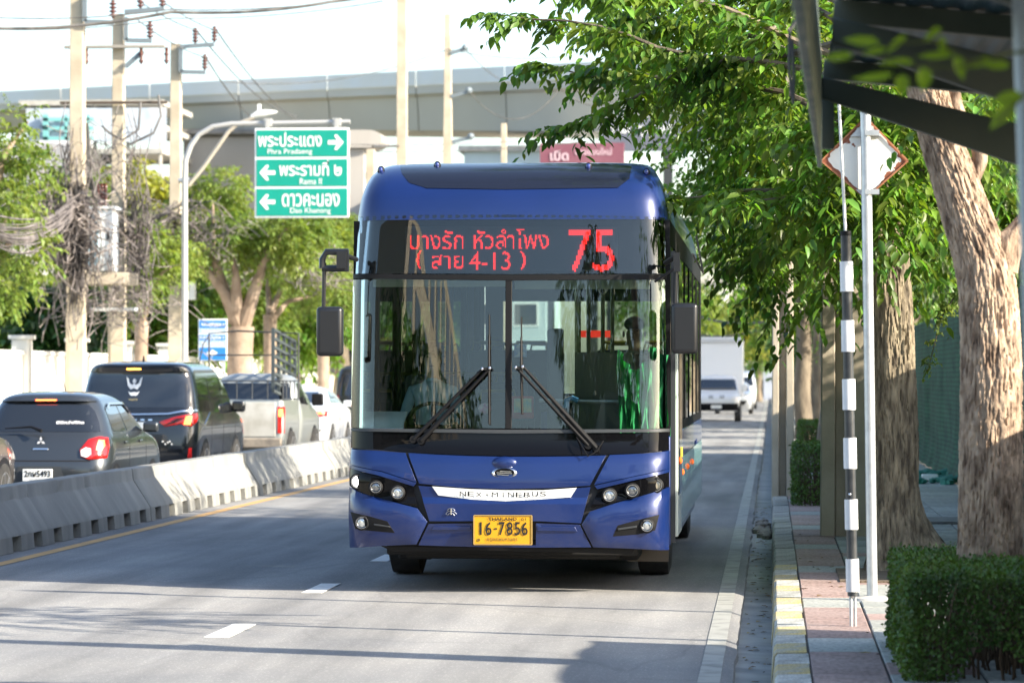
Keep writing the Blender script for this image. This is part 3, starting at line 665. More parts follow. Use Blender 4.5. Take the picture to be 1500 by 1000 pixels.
# drooping spray of small leaves hanging before the green netting
t = thing('hanging_branch', 'thin branch of small bright leaves drooping before the green netting', 'branch', atY(1410, 440, 30))
a = Vector((0, 0, .15)); b = atY(1358, 548, 30) - t.location; pts = [Vector((.5, .3, 1.1)), a.lerp(b, .0), a.lerp(b, .45) + Vector((-.05, 0, .06)), b]
ob('twig', M().tube(pts, [.014, .01, .006, .003], 6), BARK, t)
PP = np.array([list(p) for p in pts]); tt = rng.uniform(.3, 3, 70); base = np.stack([np.interp(tt, np.arange(4), PP[:, k]) for k in range(3)], 1)
foliage('leaves', [twigs(base, rng.normal(0, 1, (70, 3)) + [-.3, 0, -.2], .09, 6, .045, .7, .3)], LEAF_Y, t)

# ---- clipped hedges
def hedge(x0, x1, y0, y1, z0, z1, label, n, L, hole=None, jitter=.03):
    t = thing('hedge', label, 'hedge', ((x0 + x1) / 2, (y0 + y1) / 2, z0))
    cx, cy = (x0 + x1) / 2, (y0 + y1) / 2; w_, d_, h_ = x1 - x0, y1 - y0, z1 - z0
    # leaves on and just below the clipped faces: left, front, top, right, back
    ar = np.array([d_ * h_ * 1.3, w_ * h_ * 1.6, w_ * d_ * 1.0, d_ * h_ * .5, w_ * h_ * .3]); f = rng.choice(5, n, p=ar / ar.sum())
    u = rng.uniform(0, 1, (n, 3)); dp = rng.exponential(.045, n) * 1.0 - .012; st_ = rng.uniform(0, 1, n) < .015; dp[st_] = -rng.uniform(.01, .04, st_.sum())
    N = np.array([[-1, 0, 0], [0, -1, 0], [0, 0, 1], [1, 0, 0], [0, 1, 0]], float)[f]
    P = np.stack([-w_ / 2 + u[:, 0] * w_, -d_ / 2 + u[:, 1] * d_, u[:, 2] * h_], 1)
    P[f == 0, 0] = -w_ / 2; P[f == 3, 0] = w_ / 2; P[f == 1, 1] = -d_ / 2; P[f == 4, 1] = d_ / 2; P[f == 2, 2] = h_
    wob = np.array([noise.noise(Vector((p[0] * 4 + cx, p[1] * 4, p[2] * 5))) for p in P]) * jitter * 1.1
    P = P - N * dp[:, None] + N * wob[:, None]; P[:, 2] = np.maximum(P[:, 2], .01)
    if hole is not None:
        keep = ~hole(P + np.array([cx, cy, z0])); P = P[keep]; N = N[keep]
    n = len(P); D = unit(N * .5 + rng.normal(0, .7, (n, 3)) + np.array([0, 0, .2])); U = unit(N * .8 + rng.normal(0, .5, (n, 3)) + np.array([0, 0, .35]))
    Ln = rng.uniform(.6, 1.15, n) * L
    v, ff = leaves_np(P, D, U, Ln, Ln * .62, .15); me = mesh_np('foliage', v, ff); me.materials.append(LEAF_H)
    o = bpy.data.objects.new('foliage', me); C.objects.link(o); o.parent = t; o['kind'] = 'stuff'
    m = M()
    for i in range(int(90 * w_ * d_) + 12):
        a = Vector((random.uniform(-w_ / 2 + .05, w_ / 2 - .05), random.uniform(-d_ / 2 + .05, d_ / 2 - .05), 0)); b = a + Vector((random.uniform(-.12, .12), random.uniform(-.12, .12), h_ * .93))
        a.z = -.02; m.tube(limb_pts(a, b, 5, 0, .3, i), [.008, .007, .005, .004, .002], 4)
    ob('stems', m, mat('hedge_stem', (.10, .065, .04), .9), t)['kind'] = 'stuff'
    return t
LEAF_H = mat('hedge_leaf', (.045, .095, .018), .6, c2=(.11, .18, .03), scale=3, trans=.2, island=.4)
def hole(P):
    q = np.stack([1130 + P[:, 0] / P[:, 1] * FPX, 553 - (P[:, 2] - CAMZ) / P[:, 1] * FPX], 1)
    e = ((q[:, 0] - 1452) / 48) ** 2 + ((q[:, 1] - 995) / 52) ** 2
    return (e < 1) & (P[:, 1] < 18.3)
hedge(.70, 2.3, 17.0, 19.6, .12, .665, 'clipped green box hedge at the lower right around the pale tree', 46000, .031, hole)
hedge(.28, .68, 40.2, 42.2, .12, .85, 'small dark clipped hedge just behind the kerbside pole', 5200, .045)
hedge(.58, 1.1, 66, 69, .12, .78, 'far small clipped hedge beyond the two kerbside poles', 3200, .07)
# ================================================================ the bus
BX, BY = -2.056, 25.5
bus = thing('city_bus', 'dark blue city bus driving towards the camera with red destination lettering 75', 'bus', (BX, BY, 0))
BLUE = mat('blue_paint', (.004, .019, .105), .33, .2, c2=(.005, .021, .118), scale=2, coat=.6); dusty(BLUE, .8, .16)
BLUE_DK = mat('side_blue_paint', (.015, .07, .17), .25, .3, coat=1)
SEAM = mat('seam_black', (.006, .006, .008), .6)
HWZ = [(.30, 1.262), (.6, 1.267), (2.3, 1.266), (2.5, 1.262), (2.9, 1.235), (3.0, 1.225), (3.1, 1.21), (3.2, 1.185), (3.3, 1.15), (3.36, 1.11), (3.40, 1.06), (3.425, .98)]
BKZ = [(.30, .05), (.36, .035), (.55, .0), (.70, .0), (.74, .035), (.90, .03), (.93, .045), (1.03, .055), (1.12, .125), (1.27, .14), (2.47, .24), (2.92, .29), (3.0, .30), (3.1, .33), (3.18, .38), (3.25, .45), (3.31, .54), (3.36, .67), (3.40, .86), (3.425, 1.15)]
ip = lambda T, z: float(np.interp(z, [a for a, b in T], [b for a, b in T]))
def FY(u, z):
    hw = ip(HWZ, z); t = min(abs(u) / hw, 1); r = .20; e = abs(u) - (hw - r)
    y = ip(BKZ, z) + .11 * t ** 2.4
    if e > 0: e = min(e, r); y += (r - math.sqrt(max(0, r * r - e * e))) * .8
    return y
def F(u, z, off=0): return (u, FY(u, z) - off, z)
def Q(px, py):
    best = None
    for k in range(281):
        Y = BY - .1 + k * .006; p = atY(px, py, Y); u = p.x - BX; hw = ip(HWZ, p.z); g = BY + FY(max(-hw, min(hw, u)), p.z) - Y + max(0, abs(u) - hw) * 3 + max(0, p.z - 3.42) * 20
        if best is None or g < best[0]: best = (g, max(-hw, min(hw, u)), min(p.z, 3.42))
        if g <= 0: break
    return (best[1], best[2])
def QP(*pts): return [Q(*p) for p in pts]
def bp(name, pts, m_, **k):
    k.setdefault('step', .05); k.setdefault('bevel', .004)
    return patch(name, QP(*pts), F, m_, k.pop('parent', bus), **k)
def edge(px_y, z_frac=1.0): pass

# -- dark backing behind the painted panels (seen only in the seams)
zs = [.42, .55, .8, 1.05, 1.24]; us = np.linspace(-1.2, 1.2, 25); v = []
for z in zs:
    for u in us: v.append((u, FY(u, z) + .03, z))
n = len(us); ob('front_frame', M().add(v, [(i * n + j, i * n + j + 1, (i + 1) * n + j + 1, (i + 1) * n + j) for i in range(len(zs) - 1) for j in range(n - 1)]), SEAM, bus)

# -- lower front panels
L_ = 509.5; RR = 981.5
bon = bp('bonnet_panel', [(598, 663), (640, 665.5), (690, 667.5), (740, 668.5), (790, 668.5), (845, 668), (888, 666.5), (864, 711), (810, 714.5), (740, 716), (670, 713.5), (614, 708)], BLUE, thick=.02)
bp('corner_panel', [(510, 657), (550, 659.5), (594, 663), (610, 706), (560, 690), (510, 679)], BLUE, thick=.02)
bp('corner_panel', [(893, 666), (940, 664), (981, 660), (981, 686), (930, 697), (870, 710)], BLUE, thick=.02)
bp('centre_panel', [(613, 711), (670, 716), (740, 718.5), (810, 717), (865, 713), (851, 766), (790, 763), (690, 763), (629, 763)], BLUE, thick=.02)
bp('lower_panel', [(628, 767), (692, 766), (692, 798), (785, 798), (785, 766), (849, 768), (866, 801), (790, 801.5), (692, 800.5), (613, 798)], BLUE, thick=.02)
bp('bumper_ledge', [(636, 770), (690, 770), (690, 776), (632, 776)], BLUE, thick=.03, off=.012, step=.1); bp('bumper_ledge', [(787, 770), (842, 771), (846, 778), (787, 777)], BLUE, thick=.03, off=.012)
bp('bumper_corner', [(510, 712), (530, 722), (570, 733), (611, 744), (626, 764), (610, 797), (560, 799), (511, 801)], BLUE, inset=.035, rise=.022, thick=.03, bevel=.006, step=.06)
bp('bumper_corner', [(981, 713), (940, 726), (900, 737), (864, 749), (852, 768), (869, 801), (920, 803), (980, 805)], BLUE, inset=.035, rise=.022, thick=.03, bevel=.006, step=.06)
bp('lamp_brow', [(510, 679.5), (560, 691), (610, 707), (606, 712), (556, 696.5), (510, 684)], BLUE, off=.012, thick=.03)
bp('lamp_brow', [(981, 686.5), (930, 697.5), (871, 711), (875, 716), (934, 702), (981, 691)], BLUE, off=.012, thick=.03)
bp('lamp_housing', [(511, 683), (556, 697), (604, 712), (612, 742), (545, 727), (512, 711)], BLACKGLASS, off=-.004, thick=.02)
bp('lamp_housing', [(980, 691), (934, 702), (878, 715), (865, 743), (940, 725), (980, 712)], BLACKGLASS, off=-.004, thick=.02)
bp('fog_housing', [(514, 749), (540, 755), (568, 763), (579, 780), (545, 777), (521, 774)], BLACK, off=.024, thick=.02)
bp('fog_housing', [(966, 753), (930, 762), (905, 769), (898, 785), (935, 782), (960, 776)], BLACK, off=.024, thick=.02)
for a in ([(548, 766), (572, 770), (573, 772), (549, 769)], [(905, 773), (933, 769), (933, 772), (906, 776)]): bp('fog_slat', a, DSTEEL, off=.034, thick=.008)
LENS = mat('lamp_lens', (.62, .64, .64), .08, .6, coat=1); LENS2 = mat('lamp_inner', (.25, .26, .27), .15, .8, coat=1)
HLON = mat('headlight_on', (1, 1, 1), .2, emit=(1, .98, .93), es=9)
AMB = mat('indicator_lens', (.42, .37, .28), .12, .3, coat=1)
def lamp(px, py, rpx, face, off=.012, on=False, ring=CHROME):
    u, z = Q(px, py); y = FY(u, z) - off; r = rpx / 189
    o = ob('headlight' if on is not None else 'fog_lamp', M().lathe([(r * 1.3, .004), (r * 1.34, -.02), (r * 1.08, -.026), (r * 1.02, -.012), (r * .9, -.006)], (u, y, z), 'y', 28), BLACK, bus)
    b = ob('lens', M().ball((u, y + .004, z), (r, .020, r), 24), face, o)
    ob('reflector_ring', M().lathe([(r * 1.07, 0), (r * 1.07, .006), (r * .93, .006), (r * .93, 0)], (u, y - .012, z), 'y', 28, ring=True), ring, o)
    return o
lamp(524, 705, 9, HLON, off=-.02, on=True); lamp(551, 713, 8, LENS2); lamp(583, 721, 8.5, LENS)
lamp(893, 725, 8.5, LENS); lamp(926.5, 718, 8.5, LENS2); lamp(961, 710.5, 8.5, AMB, off=-.02)
for a in ((530.5, 765), (948, 769)): lamp(a[0], a[1], 8.5, LENS, off=.02, on=None)

# -- name strip, badges, number plate
bp('name_strip', [(633, 712), (690, 716), (740, 717.5), (795, 717.5), (845, 714), (836, 728), (790, 731), (741, 733.5), (690, 731), (642, 725)], mat('silver_strip', (.74, .76, .76), .35, .1), off=.008, thick=.01)
FL = lambda a, b, off: F(a, b - .0 + .0, off)
a0, a1 = Q(673, 727)[0], Q(802, 727)[0]; zc = Q(738, 724)[1]
gap = (a1 - a0) / 11
for i, ch in enumerate('NEX-MINEBUS'):
    if ch == '-': x0, x1, z0, z1 = .30, .70, -.004, .003
    elif ch == 'I': x0, x1, z0, z1 = .44, .56, -.018, .018
    else: x0, x1, z0, z1 = .08, .86, -.018, .018
    zz = zc + (.006 if abs(i - 5) > 3 else 0)
    lettering(ch, a0 + gap * (i + x0), a0 + gap * (i + x1), zz + z0, zz + z1, BLACK, bus, fn=lambda a, b, off: F(a, b, off + .019), thick=.003)
u, z = Q(739, 692.5)
ob('badge_hump', M().ball((u, FY(u, z) + .03, z + .075), (.105, .045, .055), 20), BLUE, bus)
bd = ob('badge', M().lathe([(.098, 0), (.098, .012), (.084, .02), (.075, .012), (.075, 0)], (0, 0, 0), 'y', 36, ring=True), CHROME, bus, loc=(u, FY(u, z) + .004, z), rot=(0, 0, math.pi)); bd.scale = (1, 1, .44)
ob('badge_plate', M().lathe([(.08, 0), (.08, .008)], (0, 0, 0), 'y', 30), BLACK, bus, loc=(u, FY(u, z) - .006, z)).scale = (1, 1, .42)
for dz, xa, xb in ((.014, -.035, .055), (.0, -.06, .06), (-.014, -.055, .035)):
    ob('badge_bar', M().bar((u + xa, FY(u, z) - .012, z + dz + (.004 if xa < -.04 else 0)), (u + xb, FY(u, z) - .012, z + dz - .003), .007, .006), CHROME, bus)
u, z = Q(661, 749.5); m = M()
for sx in (-1, 1):
    m.tube([(u, FY(u, z) - .006, z + .028), (u + sx * .018, FY(u, z) - .006, z + .026), (u + sx * .03, FY(u, z) - .006, z + .012)], .0035, 5)
    m.tube([(u, FY(u, z) - .006, z + .012), (u + sx * .025, FY(u, z) - .006, z + .004), (u + sx * .042, FY(u, z) - .006, z - .014), (u + sx * .03, FY(u, z) - .006, z - .02)], .0035, 5)
    m.tube([(u, FY(u, z) - .006, z - .006), (u + sx * .016, FY(u, z) - .006, z - .012), (u + sx * .026, FY(u, z) - .006, z - .026)], .0035, 5)
ob('emblem', m.tube([(u, FY(u, z) - .006, z + .03), (u, FY(u, z) - .006, z - .02)], .003, 5), CHROME, bus)
PY = FY(0, .5) - .045; (px0, pz1), (px1, pz0) = Q(695, 754), Q(780, 796.5)
plt = ob('number_plate', M().box(px0, px1, PY, PY + .012, pz0, pz1), mat('plate_yellow', (.62, .33, .008), .4, c2=(.60, .30, .008), scale=5, coat=.3), bus, bevel=.006)
m = M(); e = .006
for a in (((px0, pz0), (px1, pz0)), ((px1, pz0), (px1, pz1)), ((px1, pz1), (px0, pz1)), ((px0, pz1), (px0, pz0))): m.bar((a[0][0], PY - .001, a[0][1]), (a[1][0], PY - .001, a[1][1]), .010, .008)
ob('plate_rim', m, mat('plate_rim', (.55, .36, .12), .3, .5), plt)
INK = mat('black_ink', (.012, .012, .012), .5); INK2 = mat('faded_ink', (.16, .10, .02), .6)
X = lambda x: px0 + (x - 695) / 85 * (px1 - px0); Z = lambda y: pz1 - (y - 754) / 42.5 * (pz1 - pz0)
lettering('THAILAND', X(716), X(758), Z(761.5), Z(757), INK, plt, y=PY - .002, bold=.02)
lettering('01', X(764.5), X(771), Z(761.5), Z(757.5), INK, plt, y=PY - .002)
for ch, x0, x1 in (('1', 703.5, 706.5), ('6', 712, 721), ('-', 725, 729), ('7', 731.5, 740.5), ('8', 743, 752), ('5', 754.5, 763), ('6', 765, 774)):
    if ch == '1': ob('lettering', M().box(X(x0), X(x1), PY - .004, PY - .001, Z(782), Z(764)), INK, plt)
    elif ch == '-': ob('lettering', M().box(X(x0), X(x1), PY - .004, PY - .001, Z(774.5), Z(772.5)), INK, plt)
    else: lettering(ch, X(x0), X(x1), Z(783), Z(763.5), INK, plt, y=PY - .002, bold=.012)
lettering('กรุงเทพมหานคร', X(714), X(759), Z(793), Z(787), INK2, plt, y=PY - .002, bold=.01)
ob('plate_seal', M().lathe([(.012, 0), (.012, .003), (.007, .003), (.007, 0)], (X(702), PY - .004, Z(790)), 'y', 14, ring=True), INK2, plt)

# -- glass: lower black panel, two windscreen panes, destination glass
GL = glass('windscreen_glass', (.80, .86, .82), 1.58); SG = glass('side_glass', (.42, .50, .50), 1.75)
bp('lower_glass', [(513, 631), (550, 632.5), (620, 634), (742, 635), (870, 634.5), (940, 633.5), (979, 632), (980, 659), (940, 662.5), (890, 665), (820, 666.5), (740, 667), (670, 665.5), (594, 661), (550, 657.5), (511, 655)], BLACKGLASS, thick=.02)
bp('windscreen', [(517, 410), (741, 411), (740, 627), (620, 627), (514, 626)], GL, thick=.008, step=.06, bevel=0)
bp('windscreen', [(750, 411), (974, 410), (978, 627), (870, 628), (749, 627)], GL, thick=.008, step=.06, bevel=0)
bp('destination_glass', [(526, 318), (620, 315), (742, 314.5), (865, 315.5), (974, 319), (975, 401), (742, 401.5), (521, 401)], glass('destination_glass', (.62, .66, .66), 1.6), thick=.008, step=.06, bevel=0)
bp('crossbar', [(516, 402), (620, 402), (742, 402.5), (870, 402.5), (976, 402), (976, 409.5), (742, 410.5), (515, 409)], BLACK, off=.01, thick=.05)
bp('lower_rail', [(511, 626.5), (620, 628), (742, 629), (870, 628.5), (981, 627.5), (981, 632), (742, 634.5), (512, 630.5)], DSTEEL, off=.012, thick=.05)
bp('centre_pillar', [(740.5, 410), (750, 410), (749.5, 628), (740, 628)], BLACK, off=.006, thick=.03)
# destination box behind its glass
def FB(u, z, off=0): return (u, max(FY(u, z), .42) + .10 - off, z)
def QPz(pts): return [Q(*p) for p in pts]
patch('destination_back', QPz([(532, 320), (970, 321), (970, 400), (528, 400)]), FB, mat('display_case', (.02, .022, .025), .6), bus, thick=.02, step=.1)
patch('display_board', QPz([(590, 330), (903, 331), (903, 397), (590, 397)]), FB, mat('display_board', (.10, .115, .13), .5), bus, off=.012, thick=.008, step=.1)
LED = mat('red_led', (.5, .02, .02), .4, emit=(1, .022, .015), es=1.5)
def led(s, box, bold, pitch=.0108):
    (x0, z1), (x1, z0) = Q(box[0], box[1]), Q(box[2], box[3])
    t_ = text_mesh(s, x0, x1, z0, z1, 0, 0, bold); V = np.array(t_.v)[:, [0, 2]]; hits = set()
    for f in t_.f:
        for k in range(1, len(f) - 1):
            a, b, c = V[f[0]], V[f[k]], V[f[k + 1]]; lo = np.minimum(np.minimum(a, b), c); hi = np.maximum(np.maximum(a, b), c)
            d = (b[0] - a[0]) * (c[1] - a[1]) - (c[0] - a[0]) * (b[1] - a[1])
            if abs(d) < 1e-12: continue
            for i in range(int(math.ceil(lo[0] / pitch)), int(hi[0] // pitch) + 1):
                for j in range(int(math.ceil(lo[1] / pitch)), int(hi[1] // pitch) + 1):
                    p = (i * pitch, j * pitch); w0 = ((b[0] - p[0]) * (c[1] - p[1]) - (c[0] - p[0]) * (b[1] - p[1])) / d; w1_ = ((c[0] - p[0]) * (a[1] - p[1]) - (a[0] - p[0]) * (c[1] - p[1])) / d
                    if w0 >= -.01 and w1_ >= -.01 and w0 + w1_ <= 1.01: hits.add((i, j))
    m = M(); s_ = pitch * .43
    for i, j in sorted(hits):
        x, z = i * pitch, j * pitch; y = FB(x, z, .026)[1]
        m.add([(x - s_, y, z - s_), (x + s_, y, z - s_), (x + s_, y, z + s_), (x - s_, y, z + s_)], [(0, 1, 2, 3)])
    return ob('display_lettering', m, LED, bus, smooth=False, fix=False, kind='stuff')
led('บางรัก หัวลำโพง', (597, 334, 801, 363), .0, .0092); led('(', (606, 366, 613, 393), .02, .0092); led('สาย', (628, 372, 675, 392), .0, .0092); led('4-13', (684, 367, 744, 394), .0, .0092); led(')', (759, 367, 767, 393), .02, .0092)
led('7', (832, 336, 864, 396), .0, .0145); led('5', (867, 336, 898, 396), .0, .0145)

# -- painted top cap and roof: rings with the front's own curve
zs = [2.925, 2.95, 2.99, 3.03, 3.07, 3.11, 3.15, 3.19, 3.23, 3.26, 3.29, 3.32, 3.345, 3.365, 3.385, 3.40, 3.412, 3.42, 3.425]; v = []; K = None
for z in zs:
    hw = ip(HWZ, z); ring = [(u, FY(u, z)) for u in np.linspace(-hw, hw, 41)]
    for y in (1.6, 3, 6, 9, 11.6): ring.append((hw, y))
    ring += [(hw * .8, 11.95), (0, 12), (-hw * .8, 11.95)] + [(-hw, y) for y in (11.6, 9, 6, 3, 1.6)]
    v += [(a, b, z) for a, b in ring]; K = len(ring)
f = [(i * K + j, i * K + (j + 1) % K, (i + 1) * K + (j + 1) % K, (i + 1) * K + j) for i in range(len(zs) - 1) for j in range(K)] + [tuple(range((len(zs) - 1) * K, len(zs) * K))]
ob('roof', M().add(v, f), BLUE, bus)
# black tinted field on the cap
capp = [(588, 241), (640, 238.6), (742, 237.4), (860, 239), (926, 243), (922, 262), (905, 275), (742, 277.5), (625, 275.5), (600, 268), (590, 256)]
patch('roof_dark_panel', QP(*capp), F, mat('dark_roof_panel', (.010, .013, .026), .22, coat=.25, spec=.3), bus, off=.004, thick=.008, step=.05, zstep=.02)
for x, y in ((558, 250.5), (640.5, 243.5), (862, 245.5), (947, 254)):
    u, z = Q(x, y); o = ob('marker_lamp', M().ball((u, FY(u, z) + .01, z), (.030, .030, .042), 14), BLACK, bus); ob('lens', M().ball((u, FY(u, z) - .02, z + .008), (.018, .016, .024), 12), mat('blue_lens', (.02, .04, .2), .1, coat=1), o)
# -- bodyside
for sg in (-1, 1):
    nm = 'side_panel'
    def sb(name, y0, y1, z0, z1, mt, t=.05, off=0, **k):
        x0, x1 = sorted((sg * (1.263 + off), sg * (1.263 + off - t))); return ob(name, M().box(x0, x1, y0, y1, z0, z1), mt, bus, **k)
    SB = BLUE
    for y0, y1, z0 in ((.42, 2.10, .36), (2.10, 3.30, 1.02), (3.30, 8.55, .34), (8.55, 9.75, 1.02), (9.75, 11.95, .38)):
        sb('side_panel', y0 + .004, y1 - .004, z0, 1.22, SB, bevel=.01)
    sb('roof_rail', .50, 11.9, 2.74, 2.925, BLACK, off=-.006)
    sb('window_rail', .42, 11.95, 1.225, 1.30, BLACK, off=-.004)
    for i, y in enumerate((.5, 1.75, 3.35, 4.95, 6.55, 8.15, 9.75, 11.35)):
        sb('window_pillar', y, y + .09 + (.5 if i == 7 else 0), 1.30, 2.74, BLACK, off=-.004)
    ys_ = (.5, 1.75, 3.35, 4.95, 6.55, 8.15, 9.75, 11.35)
    for a, b in zip(ys_, ys_[1:]): sb('side_window', a + .09, b, 1.30, 2.74, SG, t=.008, off=-.012)
    for y in (2.7, 9.15):
        o = ob('wheel', M().lathe([(.42, -.14), (.485, -.12), (.49, -.0), (.485, .12), (.42, .14), (.30, .14)], (0, 0, 0), 'x', 36), RUBBER, bus, loc=(sg * 1.06, y, .49))
        ob('rim', M().lathe([(.30, .0), (.29, .10), (.20, .06), (.10, .09), (.08, .14)], (0, 0, 0), 'x', 24), mat('wheel_silver', (.4, .4, .4), .4, .8), o)
    m = M()
    for y in (2.7, 9.15): m.box(*sorted((sg * .85, sg * 1.19)), y - .6, y + .6, .98, 1.02)
    ob('wheel_arch', m, SEAM, bus)
# rear, floor, ceiling
ob('rear_panel', M().box(-1.2, 1.2, 11.93, 12.0, .4, 1.5).box(-1.2, 1.2, 11.93, 12, 2.55, 2.925).box(-1.2, -1.0, 11.93, 12, 1.5, 2.55).box(1.0, 1.2, 11.93, 12, 1.5, 2.55), BLUE, bus)
ob('rear_window', M().box(-1.0, 1.0, 11.95, 11.96, 1.5, 2.55), glass('rear_glass', (.75, .8, .8), 1.5), bus)
ob('floor', M().box(-1.19, 1.19, .5, 11.9, .40, .46), mat('bus_floor', (.10, .10, .11), .7), bus)
ob('rear_floor', M().box(-1.19, 1.19, 7.6, 11.9, .46, .95), mat('bus_floor', (.1, .1, .11), .7), bus)
ob('ceiling', M().box(-1.19, 1.19, .75, 11.9, 2.78, 2.86), mat('ceiling_grey', (.55, .56, .55), .6), bus)
# under-body: dark chassis parts, mud flaps
ob('chassis', M().box(-.85, .85, .6, 11.6, .24, .42).box(-1.0, 1.0, .55, 1.1, .27, .40).box(-.98, -.70, 1.2, 2.2, .20, .40).box(.55, .98, 1.2, 2.2, .20, .36).box(-.6, -.3, 1.4, 3.4, .26, .36), mat('chassis_black', (.012, .012, .013), .8), bus, bevel=.02)
ob('mud_flap', M().box(-1.03, -.78, 1.95, 1.97, .17, .40), RUBBER, bus); ob('mud_flap', M().box(.86, 1.2, 1.95, 1.97, .15, .42), mat('mud_flap_dusty', (.16, .13, .10), .8), bus)
bp('bumper_skirt', [(557, 800), (690, 802), (800, 803), (930, 804), (925, 812), (800, 808), (690, 806), (575, 808)], BLACK, off=-.06, thick=.04)
# -- open front door leaf side trim and painted sheen on the kerb side
t0 = 1.263
ob('door_leaf', M().box(t0 + .02, t0 + .055, .62, 1.68, .42, 2.62), mat('door_pale', (.55, .62, .58), .3, coat=.6), bus, bevel=.01)
ob('door_glass', M().box(t0 + .056, t0 + .062, .72, 1.58, .75, 2.5), BLACKGLASS, bus)
ob('door_rail', M().tube([(t0 + .08, .70, 1.05), (t0 + .08, .70, 1.13)], .010, 10), mat('handrail_yellow', (.6, .45, .05), .4), bus)
ob('door_seal', M().box(t0 + .0, t0 + .035, .50, .56, .38, 2.68), DSTEEL, bus)
ob('side_sheen', M().box(t0 + .001, t0 + .006, 1.8, 11.8, .40, .98), mat('painted_teal_sheen', (.25, .50, .50), .3, coat=.8), bus)  # pavement reflection on the blue side, painted as a pale teal strip
ORG = mat('side_reflector', (.8, .16, .03), .3, emit=(.8, .12, .02), es=.15)
for y, z in ((.80, 1.02), (1.74, .93), (3.6, .85), (5.4, .85), (7.2, .85)): ob('side_marker', M().ball((t0 + .065 if y < 1.7 else t0 + .008, y, z), (.02, .05, .03), 10), ORG, bus)
# -- mirrors
MB_ = mat('mirror_black', (.014, .015, .018), .30)
def mirror(head, y, arm, name='wing_mirror'):
    (x0, z1), (x1, z0) = [(lambda p: (p.x - BX, p.z))(atY(a, b, BY + y)) for a, b in ((head[0], head[1]), (head[2], head[3]))]
    cx, cz = (x0 + x1) / 2, (z0 + z1) / 2
    o = ob(name, M().box(x0, x1, y - .03, y + .09, z0, z1), MB_, bus, bevel=.035, segs=4)
    ob('mirror_glass', M().box(x0 + .025, x1 - .025, y + .092, y + .095, z0 + .03, z1 - .03), CHROME, o)
    return o, x0, x1, z0, z1
o, x0, x1, z0, z1 = mirror((463.5, 449, 502, 521.5), .05, None)
A = lambda px, py, y=.08: (lambda p: (p.x - BX, y, p.z))(atY(px, py, BY + y))
ob('mirror_stem', M().tube([A(474, 452), A(475, 385)], .016, 10), MB_, o)
ob('mirror_bracket', M().tube([A(472, 393), A(472, 380), A(478, 369), A(510, 369)], .026, 8).tube([A(472, 393), A(511, 393)], .026, 8).bar(A(494, 381), A(508, 381), .10, .13).bar(A(508, 366), A(508, 397), .03, .05).tube([A(508, 375, .1), A(522, 380, .3)], .02, 8), MB_, o)
o, x0, x1, z0, z1 = mirror((983, 443.5, 1022.5, 518), .05, None)
ob('mirror_stem', M().tube([A(989, 446), A(990, 412), A(991, 385)], .018, 10), MB_, o)
ob('mirror_bracket', M().bar(A(991, 370), A(992, 398), .05, .09).tube([A(990, 376), A(975, 385, .3)], .022, 8).tube([A(990, 392), A(960, 412, .25)], .012, 6), MB_, o)
ob('mirror_cable', M().tube([A(1015, 372, .2), A(1030, 400, .9), A(1020, 345, .9)], .008, 6), CABLE, o)
# -- wipers
def W_(px, py, off=.03):
    u, z = Q(px, py); return (u, FY(u, z) - off, z)
def wiper(base, mid, blade):
    b0 = W_(*base[0], .02); b1 = W_(*base[1], .02)
    o = ob('wiper', M().tube([b0, W_(*mid[0], .07)], [.017, .010], 8).tube([b1, W_(*mid[1], .07)], [.022, .011], 8).lathe([(.03, 0), (.022, .03)], (b0[0], b0[1] - .01, b0[2]), 'y', 12).lathe([(.03, 0), (.022, .03)], (b1[0], b1[1] - .01, b1[2]), 'y', 12), BLACK, bus)
    m = M().tube([W_(*blade[0], .012), W_(*blade[1], .012)], [.006, .010], 6)
    m.tube([W_(blade[0][0], blade[0][1] + 30, .03), W_(blade[0][0], (blade[0][1] + blade[1][1]) / 2, .055), W_(*blade[1], .03)], .009, 6).bar(W_(blade[0][0], 540, .06), W_(mid[0][0], mid[0][1], .07), .05, .02)
    ob('wiper_blade', m, BLACK, o)
    ob('wiper_joint', M().ball(W_(*mid[0], .085), .014, 8).ball(W_(*mid[1], .085), .014, 8), CHROME, o)
wiper(((606, 643), (617, 645)), ((708, 540), (719, 539)), ((717, 461), (717, 621)))
wiper(((862, 652), (874, 656)), ((757, 538), (767, 537)), ((764, 464), (765, 606)))
ob('wiper_hose', M().tube([W_(845, 640), W_(862, 668, .05), W_(875, 660, .05), W_(884, 645)], .005, 5), BLACK, bus)

# -- interior seen through the windscreen
GREY = mat('cab_grey', (.10, .105, .11), .6); I = lambda px, py, y: (lambda p: (p.x - BX, y, p.z))(atY(px, py, BY + y))
ob('dashboard', M().prism([(.42, .5), (.42, 1.22), (.60, 1.27), (.95, 1.12), (.95, .5)], -1.12, .25, 'x').prism([(.42, .5), (.42, 1.20), (.62, 1.24), (.70, .5)], .25, 1.12, 'x'), mat('dash_black', (.02, .021, .024), .6), bus, bevel=.03)
ob('dash_papers', M().prism([(.44, 1.27), (.5, 1.33), (.72, 1.41), (.74, 1.40), (.5, 1.315), (.44, 1.26)], I(527, 600, .5)[0], I(592, 600, .5)[0], 'x'), mat('paper', (.85, .88, .9), .7), bus)
sw = ob('steering_wheel', M().tube([(.23 * math.cos(a), .23 * math.sin(a), 0) for a in np.linspace(0, 2 * math.pi, 33)], .016, 8, cap=False).bar((-.22, 0, -.01), (.22, 0, -.01), .05, .02).bar((0, -.22, -.01), (0, 0, -.01), .04, .02), BLACK, bus, loc=(I(635, 590, .9)[0], 1.0, 1.28), rot=(R(-58), 0, 0))
lit = mat('interior_frame', (.50, .52, .48), .5)
